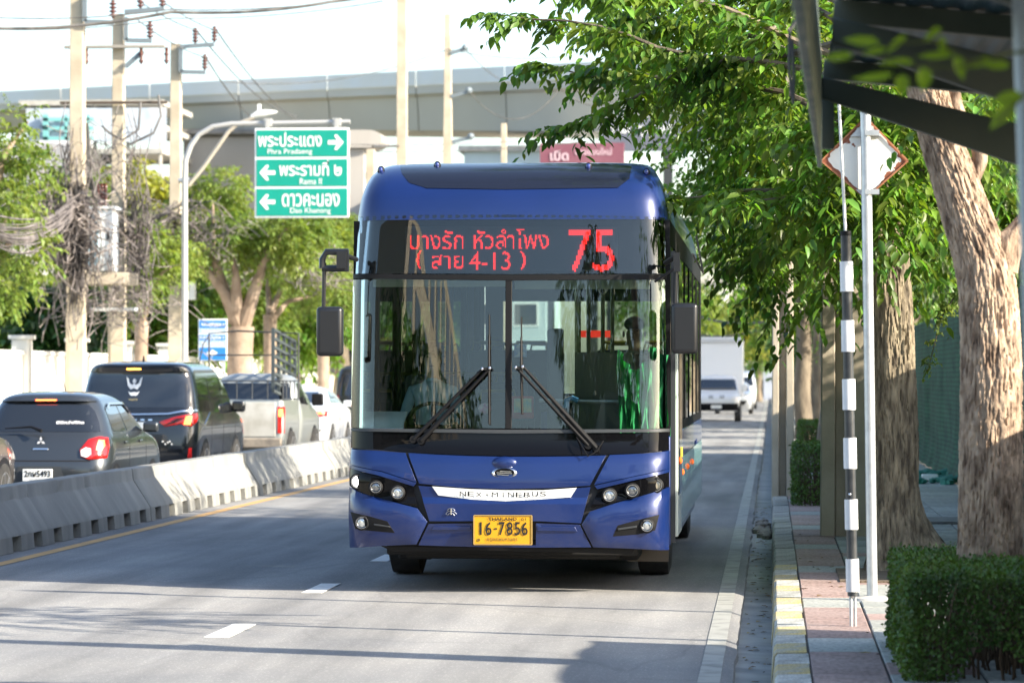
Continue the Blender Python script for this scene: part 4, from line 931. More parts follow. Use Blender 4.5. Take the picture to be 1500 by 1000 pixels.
ob('windscreen_blind', M().box(-1.1, -.03, .46, .49, 2.40, 2.47).box(.03, 1.1, .46, .49, 2.38, 2.45), mat('blind', (.45, .47, .42), .7), bus)
SEATB = mat('seat_blue', (.02, .028, .05), .6); YEL = mat('pole_yellow', (.50, .34, .05), .4)
def seat(x, y, z):
    o = ob('passenger_seat', M().box(x - .21, x + .21, y, y + .42, z + .38, z + .46).box(x - .21, x + .21, y + .38, y + .46, z + .44, z + 1.02), SEATB, bus, bevel=.03)
    ob('grab_handle', M().tube([(x - .17, y + .42, z + 1.0), (x - .15, y + .42, z + 1.10), (x + .15, y + .42, z + 1.10), (x + .17, y + .42, z + 1.0)], .016, 8), mat('grab_yellow', (.35, .26, .05), .5), o)
for y in (4.2, 5.1, 6.0, 6.9):
    for x in (-.9, -.45, .9, .45): seat(x, y, .46 if y < 4.6 else .62)
for y in (8.4, 9.4, 10.6):
    for x in (-.9, -.45, .9, .45): seat(x, y, .95)
for px, y in ((848, 4.0), (862, 3.2), (883, 3.3), (897, 5.0), (845, 2.4)):
    x = I(px, 450, y)[0]; ob('grab_pole', M().tube([(x, y, .46), (x, y, 2.8)], .019, 10), mat('pole_steel', (.45, .42, .30), .3, .8), bus)
ob('partition', M().box(I(842, 550, 1.9)[0], I(930, 550, 1.9)[0], 1.9, 1.93, .46, I(0, 516, 1.9)[2]), mat('partition_grey', (.12, .125, .115), .35, coat=.3), bus)
ob('cab_partition', M().box(I(802, 550, 1.5)[0], I(826, 550, 1.5)[0], 1.45, 1.50, .46, I(0, 482, 1.5)[2]), mat('cab_dark', (.018, .02, .022), .4), bus, bevel=.02)
ob('front_handrail', M().tube([I(790, 586, .7), I(975, 590, .7)], .016, 8).tube([I(828, 594, .8), I(830, 584, .7), I(838, 582, .7), I(845, 590, .7)], .018, 8), STEEL, bus)
ob('rail_cap', M().tube([I(828, 597, .68), I(830, 586, .68), I(838, 583, .68), I(847, 587, .68)], .022, 8), mat('blue_plastic', (.1, .3, .6), .4), bus)
p = I(883, 425, .65); o = ob('camera_dome', M().lathe([(.045, .0), (.045, .03), (.03, .04)], (p[0], p[1], p[2] + .02), 'z', 16).ball((p[0], p[1], p[2] + .01), .042, 14), WHITE, bus); ob('camera_eye', M().ball((p[0], p[1] - .03, p[2] - .004), .02, 10), BLACK, o)
p0, p1 = I(846, 484, 9), I(898, 494, 9); ob('rear_sign_red', M().box(p0[0], p1[0], 9, 9.03, p1[2], p0[2]), mat('red_sign', (.7, .03, .03), .4, emit=(.9, .05, .03), es=.35), bus)
p0, p1 = I(750, 565, .55), I(781, 613, .55); o = ob('ticket_box', M().box(p0[0], p1[0], .5, .62, p1[2], p0[2] - .08), mat('red_box', (.55, .06, .03), .5), bus, bevel=.01); ob('poster', M().box(p0[0] + .02, p1[0] - .01, .492, .498, p1[2] + .05, p0[2] - .1), mat('poster_green', (.35, .55, .40), .5, c2=(.8, .7, .3), scale=20), o)
p0, p1 = I(700, 588, .55), I(722, 608, .55); ob('garland', M().ball(((p0[0] + p1[0]) / 2, .52, (p0[2] + p1[2]) / 2), (.055, .04, .045), 12), mat('pink_flowers', (.75, .25, .45), .7, c2=(.8, .75, .7), scale=40), bus)
p0, p1 = I(757, 505, .5), I(775, 523, .5); ob('windscreen_sticker', M().box(p0[0], p1[0], .24, .243, p1[2], p0[2]), mat('sticker', (.75, .75, .78), .5, c2=(.15, .25, .55), scale=30), bus)

v = []; kx = 46; x0, x1 = I(906, 600, .45)[0], I(984, 600, .45)[0]; zb = I(900, 652, .45)[2]
def topz(t): return I(0, 512 + 30 * abs(math.sin(t * 5)) - 60 * max(0, t - .55), .45)[2]
for i in range(kx):
    t_ = i / (kx - 1); zt = topz(t_)
    for j in range(7):
        f_ = j / 6; v.append((x0 + (x1 - x0) * t_ + .02 * math.sin(i * 1.1 + j), max(.50, FY(x0 + (x1 - x0) * t_, 1.6) + .16) + .035 * math.sin(i * 1.7) * (1 - .4 * f_) + .012 * math.sin(i * .6 + j * 2), zb + (zt - zb) * f_))
ob('green_drape', M().add(v, [(i * 7 + j, (i + 1) * 7 + j, (i + 1) * 7 + j + 1, i * 7 + j + 1) for i in range(kx - 1) for j in range(6)]), mat('green_cloth', (.02, .26, .09), .7, c2=(.04, .38, .15), scale=6, trans=.3), bus)
# -- people: driver and one standing passenger
def skin_figure(name, V, E, root, material, loc, parent=None, lv=2):
    me = bpy.data.meshes.new(name); me.from_pydata([a[:3] for a in V], E, []); o = bpy.data.objects.new(name, me); C.objects.link(o); o.location = loc
    o.modifiers.new('skin', 'SKIN'); sk = me.skin_vertices[0].data if me.skin_vertices else None
    if sk is None: me.attributes; 
    for i, a in enumerate(V): sk[i].radius = (a[3], a[4] if len(a) > 4 else a[3])
    sk[root].use_root = True; s2 = o.modifiers.new('sub', 'SUBSURF'); s2.levels = s2.render_levels = lv
    dg = bpy.context.evaluated_depsgraph_get(); m2 = bpy.data.meshes.new_from_object(o.evaluated_get(dg)); bpy.data.objects.remove(o)
    for q in m2.polygons: q.use_smooth = True
    m2.materials.clear(); [m2.materials.append(x) for x in (material if isinstance(material, list) else [material])]
    o = bpy.data.objects.new(name, m2); C.objects.link(o); o.location = loc; o.parent = parent; return o
SKIN = mat('skin', (.55, .33, .21), .55); HAIR = mat('black_hair', (.012, .010, .009), .5)
def person(label, loc, seated, shirt, trousers, arms, rz=0):
    s = 1.0
    hip = (0, 0, 0)
    V = [(0, 0, 0, .15, .12), (0, 0, .18, .14, .11), (0, 0, .36, .165, .12), (0, 0, .46, .14, .10), (0, 0, .53, .055), (0, -.01, .60, .055), (0, -.015, .68, .082, .09), (0, -.01, .77, .078, .092)]
    E_ = [(0, 1), (1, 2), (2, 3), (3, 4), (4, 5), (5, 6), (6, 7)]
    for sg in (-1, 1):
        b = len(V); el, ha = arms[0 if sg < 0 else 1]
        V += [(sg * .17, 0, .45, .055), (el[0], el[1], el[2], .042), (ha[0], ha[1], ha[2], .028), (ha[0], ha[1] - .07, ha[2] + .01, .036, .018)]
        E_ += [(3, b), (b, b + 1), (b + 1, b + 2), (b + 2, b + 3)]
        for kf in range(4):
            c = len(V); V += [(ha[0] + (kf - 1.5) * .02, ha[1] - .12, ha[2] + .0, .0095), (ha[0] + (kf - 1.5) * .022, ha[1] - .145 - .006 * (kf in (1, 2)), ha[2] - .025, .008)]; E_ += [(b + 3, c), (c, c + 1)]
        c = len(V); V += [(ha[0] - sg * .045, ha[1] - .08, ha[2] - .01, .010), (ha[0] - sg * .05, ha[1] - .11, ha[2] - .02, .009)]; E_ += [(b + 2, c), (c, c + 1)]
        b = len(V)
        if seated: V += [(sg * .10, -.05, -.02, .085), (sg * .14, -.45, .0, .062), (sg * .14, -.50, -.42, .042), (sg * .14, -.62, -.46, .036)]
        else: V += [(sg * .10, 0, -.08, .085), (sg * .11, -.01, -.45, .062), (sg * .11, .01, -.84, .042), (sg * .11, -.14, -.89, .036)]
        E_ += [(0, b), (b, b + 1), (b + 1, b + 2), (b + 2, b + 3)]
    t = thing('person', label, 'person', loc, rz)
    o = skin_figure('body', V, E_, 0, [SKIN, shirt, trousers, BLACK], (0, 0, 0), t)
    for q in o.data.polygons:
        c = q.center
        el = arms[0][0]
        if c.z > .55 or c.y < -.30 and c.z > .06: q.material_index = 0
        elif c.z > -.02 or (abs(c.x) > .17 and c.z > .1): q.material_index = 1
        else: q.material_index = 2
        if (seated and c.z < -.40) or (not seated and c.z < -.82): q.material_index = 3
    ob('hair', M().ball((0, .03, .80), (.093, .098, .07), 16), HAIR, t)
    ob('face', M().ball((-.032, -.098, .735), (.014, .008, .007), 8).ball((.032, -.098, .735), (.014, .008, .007), 8).ball((0, -.112, .70), (.013, .016, .022), 8), SKIN, t)
    ob('mouth', M().ball((0, -.102, .66), (.022, .006, .005), 8), mat('lips', (.22, .08, .06), .5), t)
    ob('eyes', M().ball((-.032, -.102, .736), (.010, .006, .005), 8).ball((.032, -.102, .736), (.010, .006, .005), 8), BLACK, t)
    ob('ears', M().ball((-.095, -.0, .71), (.012, .02, .03), 8).ball((.095, 0, .71), (.012, .02, .03), 8), SKIN, t)
    ob('collar', M().tube([(.06 * math.cos(a), -.01 + .06 * math.sin(a), .535) for a in np.linspace(0, 6.283, 17)], .014, 6, cap=False), shirt, t)
    return t
hx, hy, hz = I(631, 532, 1.45)
person('bus driver in a light blue shirt holding the steering wheel', (BX + hx, BY + 1.62, hz - .68), True, mat('shirt_blue', (.32, .46, .56), .8), mat('trousers_navy', (.03, .035, .05), .8), [((-.24, -.14, .20), (-.17, -.48, .14)), ((.24, -.14, .20), (.17, -.48, .14))])
ds = thing('driver_seat', 'black high backed seat behind the bus driver', 'seat', (BX + hx, BY + 1.62, .46))
ob('seat_back', M().box(-.25, .25, .14, .25, .35, 1.25), SEATB, ds, bevel=.05); ob('seat_cushion', M().box(-.25, .25, -.40, .22, .22, .40), SEATB, ds, bevel=.05); ob('seat_base', M().box(-.15, .15, -.25, .12, .0, .25), BLACK, ds)
hx, hy, hz = I(929, 470, 4.0)
person('passenger in a white top standing in the bus aisle', (BX + hx, BY + 4.0, .46 + .90), False, mat('shirt_white', (.55, .56, .50), .8), mat('trousers_grey', (.06, .06, .07), .8), [((-.27, -.02, .20), (-.25, -.14, .0)), ((.30, -.05, .30), (.22, -.2, .55))])
# ================================================================ vehicles
def paint(name, c, coat=1, metal=.3, rough=.3): return mat(name, c, rough, metal, coat=coat)
REDL = mat('tail_lamp_red', (.45, .01, .008), .15, coat=1); REDON = mat('brake_light_on', (1, .05, .02), .3, emit=(1, .09, .02), es=4.5); CLEARL = mat('lamp_clear', (.8, .78, .76), .15, coat=1); AMBL = mat('amber_on', (1, .4, .05), .3, emit=(1, .35, .05), es=3)
CG = mat('tinted_car_glass', (.012, .014, .017), .02, coat=1, spec=.8); PLATE = mat('plate_white', (.75, .76, .74), .45)
ALLOY = mat('alloy_silver', (.45, .45, .46), .3, .8)
def wheel(parent, x, y, r, sg, w=.2):
    t = ob('wheel', M().lathe([(r * .72, -w / 2), (r * .96, -w / 2), (r, -w / 3), (r, w / 3), (r * .96, w / 2), (r * .70, w / 2)], (0, 0, 0), 'x', 32), RUBBER, parent, loc=(x, y, r))
    m = M().lathe([(r * .70, 0), (r * .71, w / 2 * 1.02), (r * .66, w / 2 * 1.02), (r * .62, w * .2)], (0, 0, 0), 'x', 28)
    for k in range(7):
        a = k * 2 * math.pi / 7; m.bar((w * .38, r * .08 * math.cos(a), r * .08 * math.sin(a)), (w * .48, r * .66 * math.cos(a), r * .66 * math.sin(a)), r * .11, .03)
    m.ball((w * .42, 0, 0), (.04, .06, .06), 10)
    o = ob('rim', m, ALLOY, t)
    if sg < 0: t.scale = (-1, 1, 1)
    return t
def build_car(name, label, cat, loc, levels, body_mat, wy, wr, rear=None, bow=.04, rz=0, arch=True, N=46, smooth=2, group=None):
    t = thing(name, label, cat, loc, rz, group); B = Body(levels, bow, N=N, smooth=smooth)
    ob('body', B.mesh(), body_mat, t, fix=True)
    hw = max(l[1] for l in levels)
    for y in wy:
        for sg in (-1, 1):
            if arch:
                c = [(y + wr * 1.17 * math.cos(a), wr + wr * 1.17 * math.sin(a)) for a in np.linspace(-.5, math.pi + .5, 22)]
                patch('wheel_arch', c, B.side(sg), SEAM, t, off=.004, thick=.02, step=.15)
            wheel(t, sg * (hw - .085), y, wr, sg)
    return t, B
# ---- grey hatchback
lv = [(.20, .74, .10, 3.60, .14), (.30, .80, .03, 3.72, .16), (.50, .825, .0, 3.79, .2), (.62, .83, .01, 3.78, .22), (.72, .83, .05, 3.74, .24), (.84, .83, .09, 3.60, .26), (.92, .822, .12, 3.30, .26), (.98, .80, .15, 2.95, .26), (1.04, .775, .20, 2.72, .25),
      (1.20, .71, .30, 2.45, .22), (1.34, .645, .40, 2.18, .20), (1.41, .60, .44, 2.0, .2), (1.455, .54, .44, 1.85, .22), (1.49, .44, .55, 1.65, .22), (1.51, .25, .8, 1.4, .15)]
GH = paint('grey_metallic', (.055, .062, .070), 1, .6, .35)
hx0 = (43 - 1130) / 122 + .02
car, B = build_car('hatchback', 'small dark grey hatchback with white rear window sticker queuing left of the barrier', 'car', (hx0, 39.5, 0), lv, GH, (.62, 3.0), .29)
patch('rear_window', [(-.70, 1.02), (.70, 1.02), (.665, 1.14), (.60, 1.27), (.52, 1.345), (.3, 1.38), (-.3, 1.38), (-.52, 1.345), (-.60, 1.27), (-.665, 1.14)], B.rear, CG, car, off=.004, step=.08)
sp_ = patch('spoiler', [(-.60, 1.39), (.60, 1.39), (.55, 1.435), (0, 1.455), (-.55, 1.435)], B.rear, GH, car, off=.05, thick=.10, step=.1, bevel=.01)
patch('brake_light', [(-.13, 1.395), (.13, 1.395), (.13, 1.415), (-.13, 1.415)], B.rear, REDON, car, off=.056, thick=.02)
for sg in (-1, 1):
    a = [(.48, .80), (.50, .72), (.60, .685), (.80, .70), (.812, .84), (.79, .95), (.70, .965), (.58, .93)]
    o = patch('tail_lamp', [(sg * x, z) for x, z in a], B.rear, REDL, car, off=.015, step=.05, inset=.02, rise=.012, bevel=.004)
    patch('reversing_lens', [(sg * x, z) for x, z in [(.50, .80), (.51, .73), (.58, .71), (.63, .75), (.62, .82), (.56, .835)]], B.rear, CLEARL, o, off=.03, step=.04)
    patch('brake_lens', [(sg * x, z) for x, z in [(.68, .80), (.74, .79), (.775, .85), (.76, .92), (.70, .925)]], B.rear, mat('brake_soft', (1, .1, .03), .3, emit=(1, .12, .02), es=1.6), o, off=.03, step=.04)
    patch('side_window', [(.62, 1.02), (1.42, 1.01), (1.42, 1.36), (1.0, 1.37), (.72, 1.30)], B.side(sg), CG, car, off=.004, step=.1)
    patch('side_window', [(1.50, 1.01), (2.52, 1.0), (2.15, 1.27), (1.95, 1.37), (1.50, 1.37)], B.side(sg), CG, car, off=.004, step=.1)
    patch('weather_strip', [(.74, 1.31), (1.0, 1.375), (1.95, 1.375), (2.2, 1.27), (2.17, 1.24), (1.93, 1.345), (1.0, 1.345), (.76, 1.28)], B.side(sg), mat('smoke_visor', (.10, .11, .12), .15, coat=1), car, off=.03, thick=.006, step=.1)
    for y in (1.46, 2.55): patch('door_seam', [(y, .35), (y + .012, .35), (y + .012, 1.0), (y, 1.0)], B.side(sg), SEAM, car, off=.002, thick=.004)
    for y in (1.10, 2.05): patch('door_handle', [(y, .86), (y + .17, .86), (y + .17, .89), (y, .89)], B.side(sg), GH, car, off=.03, thick=.03, bevel=.006)
    ob('wing_mirror', M().box(*sorted((sg * .80, sg * 1.0)), 2.45, 2.54, .98, 1.11), GH, car, bevel=.03)
patch('hatch_seam', [(-.62, .66), (.62, .66), (.62, .675), (-.62, .675)], B.rear, SEAM, car, off=.002, thick=.004)
ob('rear_wiper', M().tube([(0.02, -.0 + .05, 1.03), (-.12, .10, 1.08), (-.45, .12, 1.06)], [.022, .014, .006], 8), BLACK, car)
patch('tailgate_handle', [(-.10, .80), (.10, .80), (.09, .825), (-.09, .825)], B.rear, CHROME, car, off=.012, thick=.01, bevel=.004)
c = B.rear(0, .905, .02); m = M()
for k in range(3):
    a = math.pi / 2 + k * 2 * math.pi / 3; d = Vector((math.cos(a), 0, math.sin(a))); s = Vector((-d.z, 0, d.x)); p = Vector(c)
    m.add([p, p + d * .03 + s * .018, p + d * .06, p + d * .03 - s * .018], [(0, 1, 2, 3)])
ob('badge', m, mat('badge_silver', (.8, .8, .82), .3, .3), car, fix=False)
patch('plate_recess', [(-.32, .40), (.32, .40), (.26, .60), (-.26, .60)], B.rear, mat('recess', (.04, .045, .05), .5), car, off=.004, thick=.01)
py_ = B.rear(0, .5)[1]; pl = ob('number_plate', M().box(-.20, .17, py_ - .03, py_ - .015, .42, .57), PLATE, car, bevel=.005)
lettering('2กผ5493', -.175, .145, .475, .55, INK, pl, y=py_ - .031, bold=.015); lettering('กรุงเทพมหานคร', -.12, .09, .432, .452, mat('ink_grey', (.3, .3, .32), .6), pl, y=py_ - .031)
lettering('มีดีกว่าที่คิด', .16, .50, 1.115, 1.155, mat('sticker_white', (.9, .9, .9), .5, emit=(1, 1, 1), es=0), car, fn=lambda a, b, off: B.rear(a, b, .012 + off), bold=.03)
ob('antenna', M().tube([(0, 1.5, 1.5), (0, 1.35, 1.66)], .006, 6), BLACK, car)

# ---- black van
lv = [(.22, .84, .08, 4.75, .16), (.34, .90, .02, 4.86, .18), (.55, .925, .0, 4.92, .2), (.80, .935, .02, 4.90, .22), (.98, .935, .05, 4.75, .24), (1.06, .93, .06, 4.45, .24), (1.14, .925, .09, 4.0, .22), (1.22, .91, .12, 3.75, .2), (1.50, .87, .20, 3.35, .18), (1.72, .82, .27, 2.95, .18), (1.82, .785, .25, 2.7, .2), (1.88, .72, .22, 2.5, .22), (1.92, .60, .40, 2.2, .25), (1.94, .35, .8, 1.9, .2)]
BK = paint('black_paint', (.006, .007, .010), 1, 0, .2)
van, B = build_car('passenger_van', 'tall glossy black passenger van with slanted red tail lamps behind the hatchback', 'van', ((190 - 1130) / 96.4, 50, 0), lv, BK, (.95, 3.85), .34)
patch('rear_window', [(-.84, 1.22), (.84, 1.22), (.80, 1.50), (.76, 1.70), (.6, 1.745), (-.6, 1.745), (-.76, 1.70), (-.80, 1.50)], B.rear, CG, van, off=.005, step=.1)
patch('spoiler', [(-.78, 1.77), (.78, 1.77), (.74, 1.83), (0, 1.86), (-.74, 1.83)], B.rear, BK, van, off=.07, thick=.12, step=.1, bevel=.01)
patch('brake_light', [(-.17, 1.80), (.05, 1.80), (.05, 1.825), (-.17, 1.825)], B.rear, AMBL, van, off=.078, thick=.02)
for sg in (-1, 1):
    o = patch('tail_lamp', [(sg * x, z) for x, z in [(.36, 1.00), (.60, 1.08), (.92, 1.14), (.93, 1.02), (.86, .93), (.70, .97), (.45, .93)]], B.rear, REDL, van, off=.02, step=.06, inset=.015, rise=.01)
    for k in range(4): patch('lamp_blade', [(sg * (.44 + k * .05), .955 + k * .03), (sg * (.60 + k * .05), 1.0 + k * .022), (sg * (.62 + k * .05), .992 + k * .022), (sg * (.46 + k * .05), .945 + k * .03)], B.rear, SEAM, o, off=.034, thick=.006)
    patch('brake_lens', [(sg * .74, .96), (sg * .84, .955), (sg * .86, 1.09), (sg * .77, 1.09)], B.rear, REDON, o, off=.034, thick=.01)
    patch('side_window', [(.38, 1.16), (1.45, 1.14), (1.45, 1.68), (.50, 1.68)], B.side(sg), CG, van, off=.005, step=.1)
    patch('side_window', [(1.52, 1.14), (2.55, 1.12), (2.55, 1.68), (1.52, 1.68)], B.side(sg), CG, van, off=.005, step=.1)
    patch('side_window', [(2.62, 1.12), (3.65, 1.12), (3.0, 1.60), (2.9, 1.68), (2.62, 1.68)], B.side(sg), CG, van, off=.005, step=.1)
    patch('chrome_trim', [(.12, 1.06), (.8, .95), (1.4, 1.14), (1.9, 1.11), (1.4, 1.10), (.85, .91), (.12, 1.03)], B.side(sg), CHROME, van, off=.010, thick=.01, step=.1)
    for y in (1.50, 2.6, 3.75): patch('door_seam', [(y, .35), (y + .012, .35), (y + .012, 1.1), (y, 1.1)], B.side(sg), SEAM, van, off=.002, thick=.004)
    ob('wing_mirror', M().box(*sorted((sg * .92, sg * 1.14)), 3.45, 3.58, 1.12, 1.30), BK, van, bevel=.04)
    patch('bumper_reflector', [(sg * .80, .45), (sg * .86, .45), (sg * .86, .60), (sg * .82, .60)], B.rear, REDL, van, off=.01)
patch('chrome_bar', [(-.88, 1.15), (0, 1.13), (.5, 1.14), (.70, 1.18), (.92, 1.19), (.92, 1.165), (.72, 1.155), (.5, 1.115), (0, 1.105), (-.88, 1.125)], B.rear, CHROME, van, off=.03, thick=.03, step=.1)
for x in (-.02, .10, .22): patch('badge', [(x - .03, 1.02), (x + .03, 1.02), (x + .03, 1.045), (x - .03, 1.045)], B.rear, CHROME, van, off=.01)
patch('number_plate', [(-.18, .86), (.18, .86), (.18, 1.0), (-.18, 1.0)], B.rear, PLATE, van, off=.02)
# white winged emblem on the rear window
def ER(a, b, off): return B.rear(a, b, off + .014)
EW = mat('emblem_white', (.62, .66, .70), .5); m = M()
def lay(pts, y=.002): return [ER(a - .06, b, y) for a, b in pts]
for sg in (-1, 1):
    wing = [(0, 1.52), (sg * .05, 1.50), (sg * .10, 1.56), (sg * .125, 1.70), (sg * .09, 1.66), (sg * .075, 1.60), (sg * .03, 1.57), (0, 1.60)]
    w2_ = [(0, 1.46), (sg * .05, 1.45), (sg * .09, 1.47), (sg * .06, 1.42), (sg * .03, 1.40), (0, 1.41)]
    for pl_ in (wing, w2_): m.add(lay(pl_), [tuple(range(len(pl_)))])
m.add(lay([(-.025, 1.60), (.025, 1.60), (.03, 1.64), (0, 1.67), (-.03, 1.64)]), [(0, 1, 2, 3, 4)])
ob('emblem', m, EW, van, fix=False)
lettering('กรมทาง', -.13, .0, 1.33, 1.355, mat('emblem_gold', (.5, .42, .2), .5), van, fn=lambda a, b, off: B.rear(a, b, .012 + off))
m = M()
for x, z in ((.42, .70), (.50, .685), (.56, .66), (.53, .70), (.46, .66)): m.ball(B.rear(x, z, .006), (.014, .006, .014), 8)
ob('rear_sensor', m, WHITE, van)
ob('roof_fin', M().prism([(1.0, 1.93), (1.15, 1.93), (1.08, 2.02)], -.09, -.07, 'x'), BLACK, van)

# ---- silver pickup with a lattice cage
SV = paint('silver_paint', (.42, .44, .43), .8, .5, .35)
pu = thing('pickup_truck', 'silver pickup truck with open lattice gate and steel rack over its bed', 'pickup', (-8.72 - .88, 58.6, 0))
lvb = [(.42, .84, .02, 2.05, .08), (.55, .86, .0, 2.05, .1), (.85, .875, .0, 2.05, .1), (1.15, .86, .02, 2.05, .1), (1.27, .85, .03, 2.05, .09)]
BB = Body(lvb, .01, N=12); ob('bed', BB.mesh(), SV, pu)
lvc = [(.30, .78, 2.1, 4.9, .12), (.5, .85, 2.08, 5.0, .2), (.85, .875, 2.07, 5.0, .25), (1.02, .865, 2.07, 4.75, .25), (1.12, .85, 2.08, 4.1, .22), (1.20, .83, 2.09, 3.8, .2), (1.50, .76, 2.2, 3.4, .18), (1.66, .70, 2.3, 3.1, .18), (1.73, .6, 2.4, 2.9, .2), (1.76, .4, 2.5, 2.7, .1)]
BC = Body(lvc, .02, N=30); ob('cab', BC.mesh(), SV, pu)
patch('rear_window', [(-.70, 1.28), (.70, 1.28), (.62, 1.58), (-.62, 1.58)], BC.rear, CG, pu, off=.005)
patch('tailgate', [(-.72, .62), (.72, .62), (.72, 1.24), (-.72, 1.24)], BB.rear, mat('pickup_tailgate', (.55, .54, .50), .5, .2, c2=(.40, .38, .33), scale=3), pu, off=.012, thick=.02, bevel=.01)
ob('rear_bumper', M().box(-.84, .84, -.10, .02, .42, .60), mat('dirty_bumper', (.28, .24, .19), .7, c2=(.15, .13, .11), scale=6), pu, bevel=.03)
for sg in (-1, 1):
    o = patch('tail_lamp', [(sg * .75, .68), (sg * .872, .68), (sg * .872, 1.16), (sg * .75, 1.16)], BB.rear, REDL, pu, off=.02, thick=.03, bevel=.01)
    patch('brake_lens', [(sg * .77, .98), (sg * .85, .98), (sg * .85, 1.12), (sg * .77, 1.12)], BB.rear, REDON, o, off=.03)
    for y in (.85, 4.0):
        fn = (BB if y < 2 else BC).side(sg); c = [(y + .42 * math.cos(a), .36 + .42 * math.sin(a)) for a in np.linspace(.15, math.pi - .15, 16)]
        patch('wheel_arch', c, fn, SEAM, pu, off=.004, thick=.02, step=.15); wheel(pu, sg * .80, y, .36, sg, .24)
    patch('side_window', [(2.35, 1.20), (2.9, 1.18), (2.9, 1.58), (2.42, 1.58)], BC.side(sg), CG, pu, off=.005); patch('side_window', [(2.95, 1.18), (3.75, 1.17), (3.3, 1.56), (2.95, 1.58)], BC.side(sg), CG, pu, off=.005)
    ob('wing_mirror', M().box(*sorted((sg * .88, sg * 1.1)), 3.5, 3.6, 1.15, 1.38), BLACK, pu, bevel=.03)
m = M()
for z in (1.29, 1.62): m.tube([(-.84, .1, z), (-.84, 2.0, z)], .016, 6).tube([(.84, .1, z), (.84, 2.0, z)], .016, 6)
m.tube([(-.84, .1, 1.62), (.84, .1, 1.62)], .014, 6)
for y in (.1, .5, 1.0, 1.5, 2.0):
    for sg in (-1, 1): m.tube([(sg * .84, y, 1.27), (sg * .84, y, 1.62)], .013, 6)
for k in range(7): m.tube([(-.84 + k * .28, .1, 1.29), (-.84 + k * .28, .1, 1.62)], .010, 6)
m.tube([(-.84, 2.05, 1.27), (-.84, 2.05, 2.5), (-.3, 2.05, 2.55), (.84, 2.05, 2.5), (.84, 2.05, 1.27)], .02, 6).tube([(-.84, 2.0, 2.1), (.84, 2.0, 2.1)], .014, 6).tube([(-.84, .6, 1.62), (-.84, 1.4, 2.3), (-.84, 2.0, 2.45)], .014, 6)
ob('rack', m, DSTEEL, pu)
g = M(); W2 = lambda px, py, Y: tuple(atY(px, py, Y) - pu.location)
Y0, Y1 = 59.2, 64.2
for k in range(8):
    t_ = k / 7; g.bar(W2(400, 482 + (572 - 482) * t_, Y0), W2(432, 500 + (588 - 500) * t_, Y1), .05, .05)
for k in range(5):
    t_ = k / 4; x = 400 + 32 * t_; Y = Y0 + (Y1 - Y0) * t_; g.bar(W2(x, 482 + 18 * t_, Y), W2(x, 572 + 16 * t_, Y), .06, .06)
g.tube([W2(425, 496, Y1 - 1), W2(433, 510, Y1), W2(434, 545, Y1)], .02, 6)
ob('lattice_gate', g, mat('rack_grey', (.07, .085, .09), .5, .3), pu)
# ---- white saloon
lv = [(.20, .78, .08, 4.4, .14), (.32, .84, .02, 4.5, .18), (.55, .865, .0, 4.55, .22), (.80, .87, .03, 4.5, .25), (.95, .86, .06, 4.2, .25), (1.04, .83, .12, 3.4, .22), (1.10, .80, .5, 3.1, .2), (1.28, .72, .95, 2.75, .18), (1.40, .64, 1.25, 2.4, .2), (1.47, .52, 1.45, 2.15, .2), (1.50, .3, 1.6, 1.95, .1)]
WP = paint('white_car_paint', (.72, .74, .76), 1, 0, .3)
sal, B = build_car('saloon_car', 'white saloon with a lit tail lamp ahead of the silver pickup', 'car', (-10.62, 72, 0), lv, WP, (.85, 3.5), .31)
patch('rear_window', [(-.66, 1.12), (.66, 1.12), (.56, 1.37), (-.56, 1.37)], B.rear, CG, sal, off=.005)
for sg in (-1, 1):
    o = patch('tail_lamp', [(sg * .50, .80), (sg * .84, .82), (sg * .845, .95), (sg * .55, .93)], B.rear, REDL, sal, off=.015, inset=.012, rise=.01)
    patch('brake_lens', [(sg * .56, .87), (sg * .78, .88), (sg * .78, .92), (sg * .58, .91)], B.rear, REDON, o, off=.03)
    patch('side_window', [(1.0, 1.12), (2.0, 1.10), (2.0, 1.38), (1.35, 1.38)], B.side(sg), CG, sal, off=.005); patch('side_window', [(2.06, 1.10), (3.05, 1.09), (2.55, 1.36), (2.06, 1.38)], B.side(sg), CG, sal, off=.005)
    ob('wing_mirror', M().box(*sorted((sg * .85, sg * 1.05)), 2.8, 2.9, 1.02, 1.16), WP, sal, bevel=.03)
patch('bumper_slot', [(.5, .50), (.80, .50), (.80, .54), (.5, .54)], B.rear, SEAM, sal, off=.005)
patch('number_plate', [(-.18, .60), (.18, .60), (.18, .73), (-.18, .73)], B.rear, PLATE, sal, off=.01)
# ---- dark tall van beyond the saloon
lv = [(.25, .84, .08, 4.7, .16), (.5, .92, .0, 4.9, .2), (1.0, .93, .02, 4.75, .22), (1.15, .92, .05, 4.0, .22), (1.6, .87, .15, 3.4, .2), (1.9, .80, .22, 2.9, .2), (2.0, .65, .35, 2.5, .2)]
dv, B = build_car('minivan', 'dark minivan half hidden behind the bus mirror, ahead of the white saloon', 'van', (-10.85, 88, 0), lv, paint('dark_grey_van', (.03, .032, .036)), (.95, 3.85), .33)
patch('rear_window', [(-.80, 1.2), (.80, 1.2), (.74, 1.78), (-.74, 1.78)], B.rear, CG, dv, off=.005)
for sg in (-1, 1): patch('tail_lamp', [(sg * .76, .9), (sg * .9, .9), (sg * .88, 1.2), (sg * .78, 1.2)], B.rear, REDL, dv, off=.015)
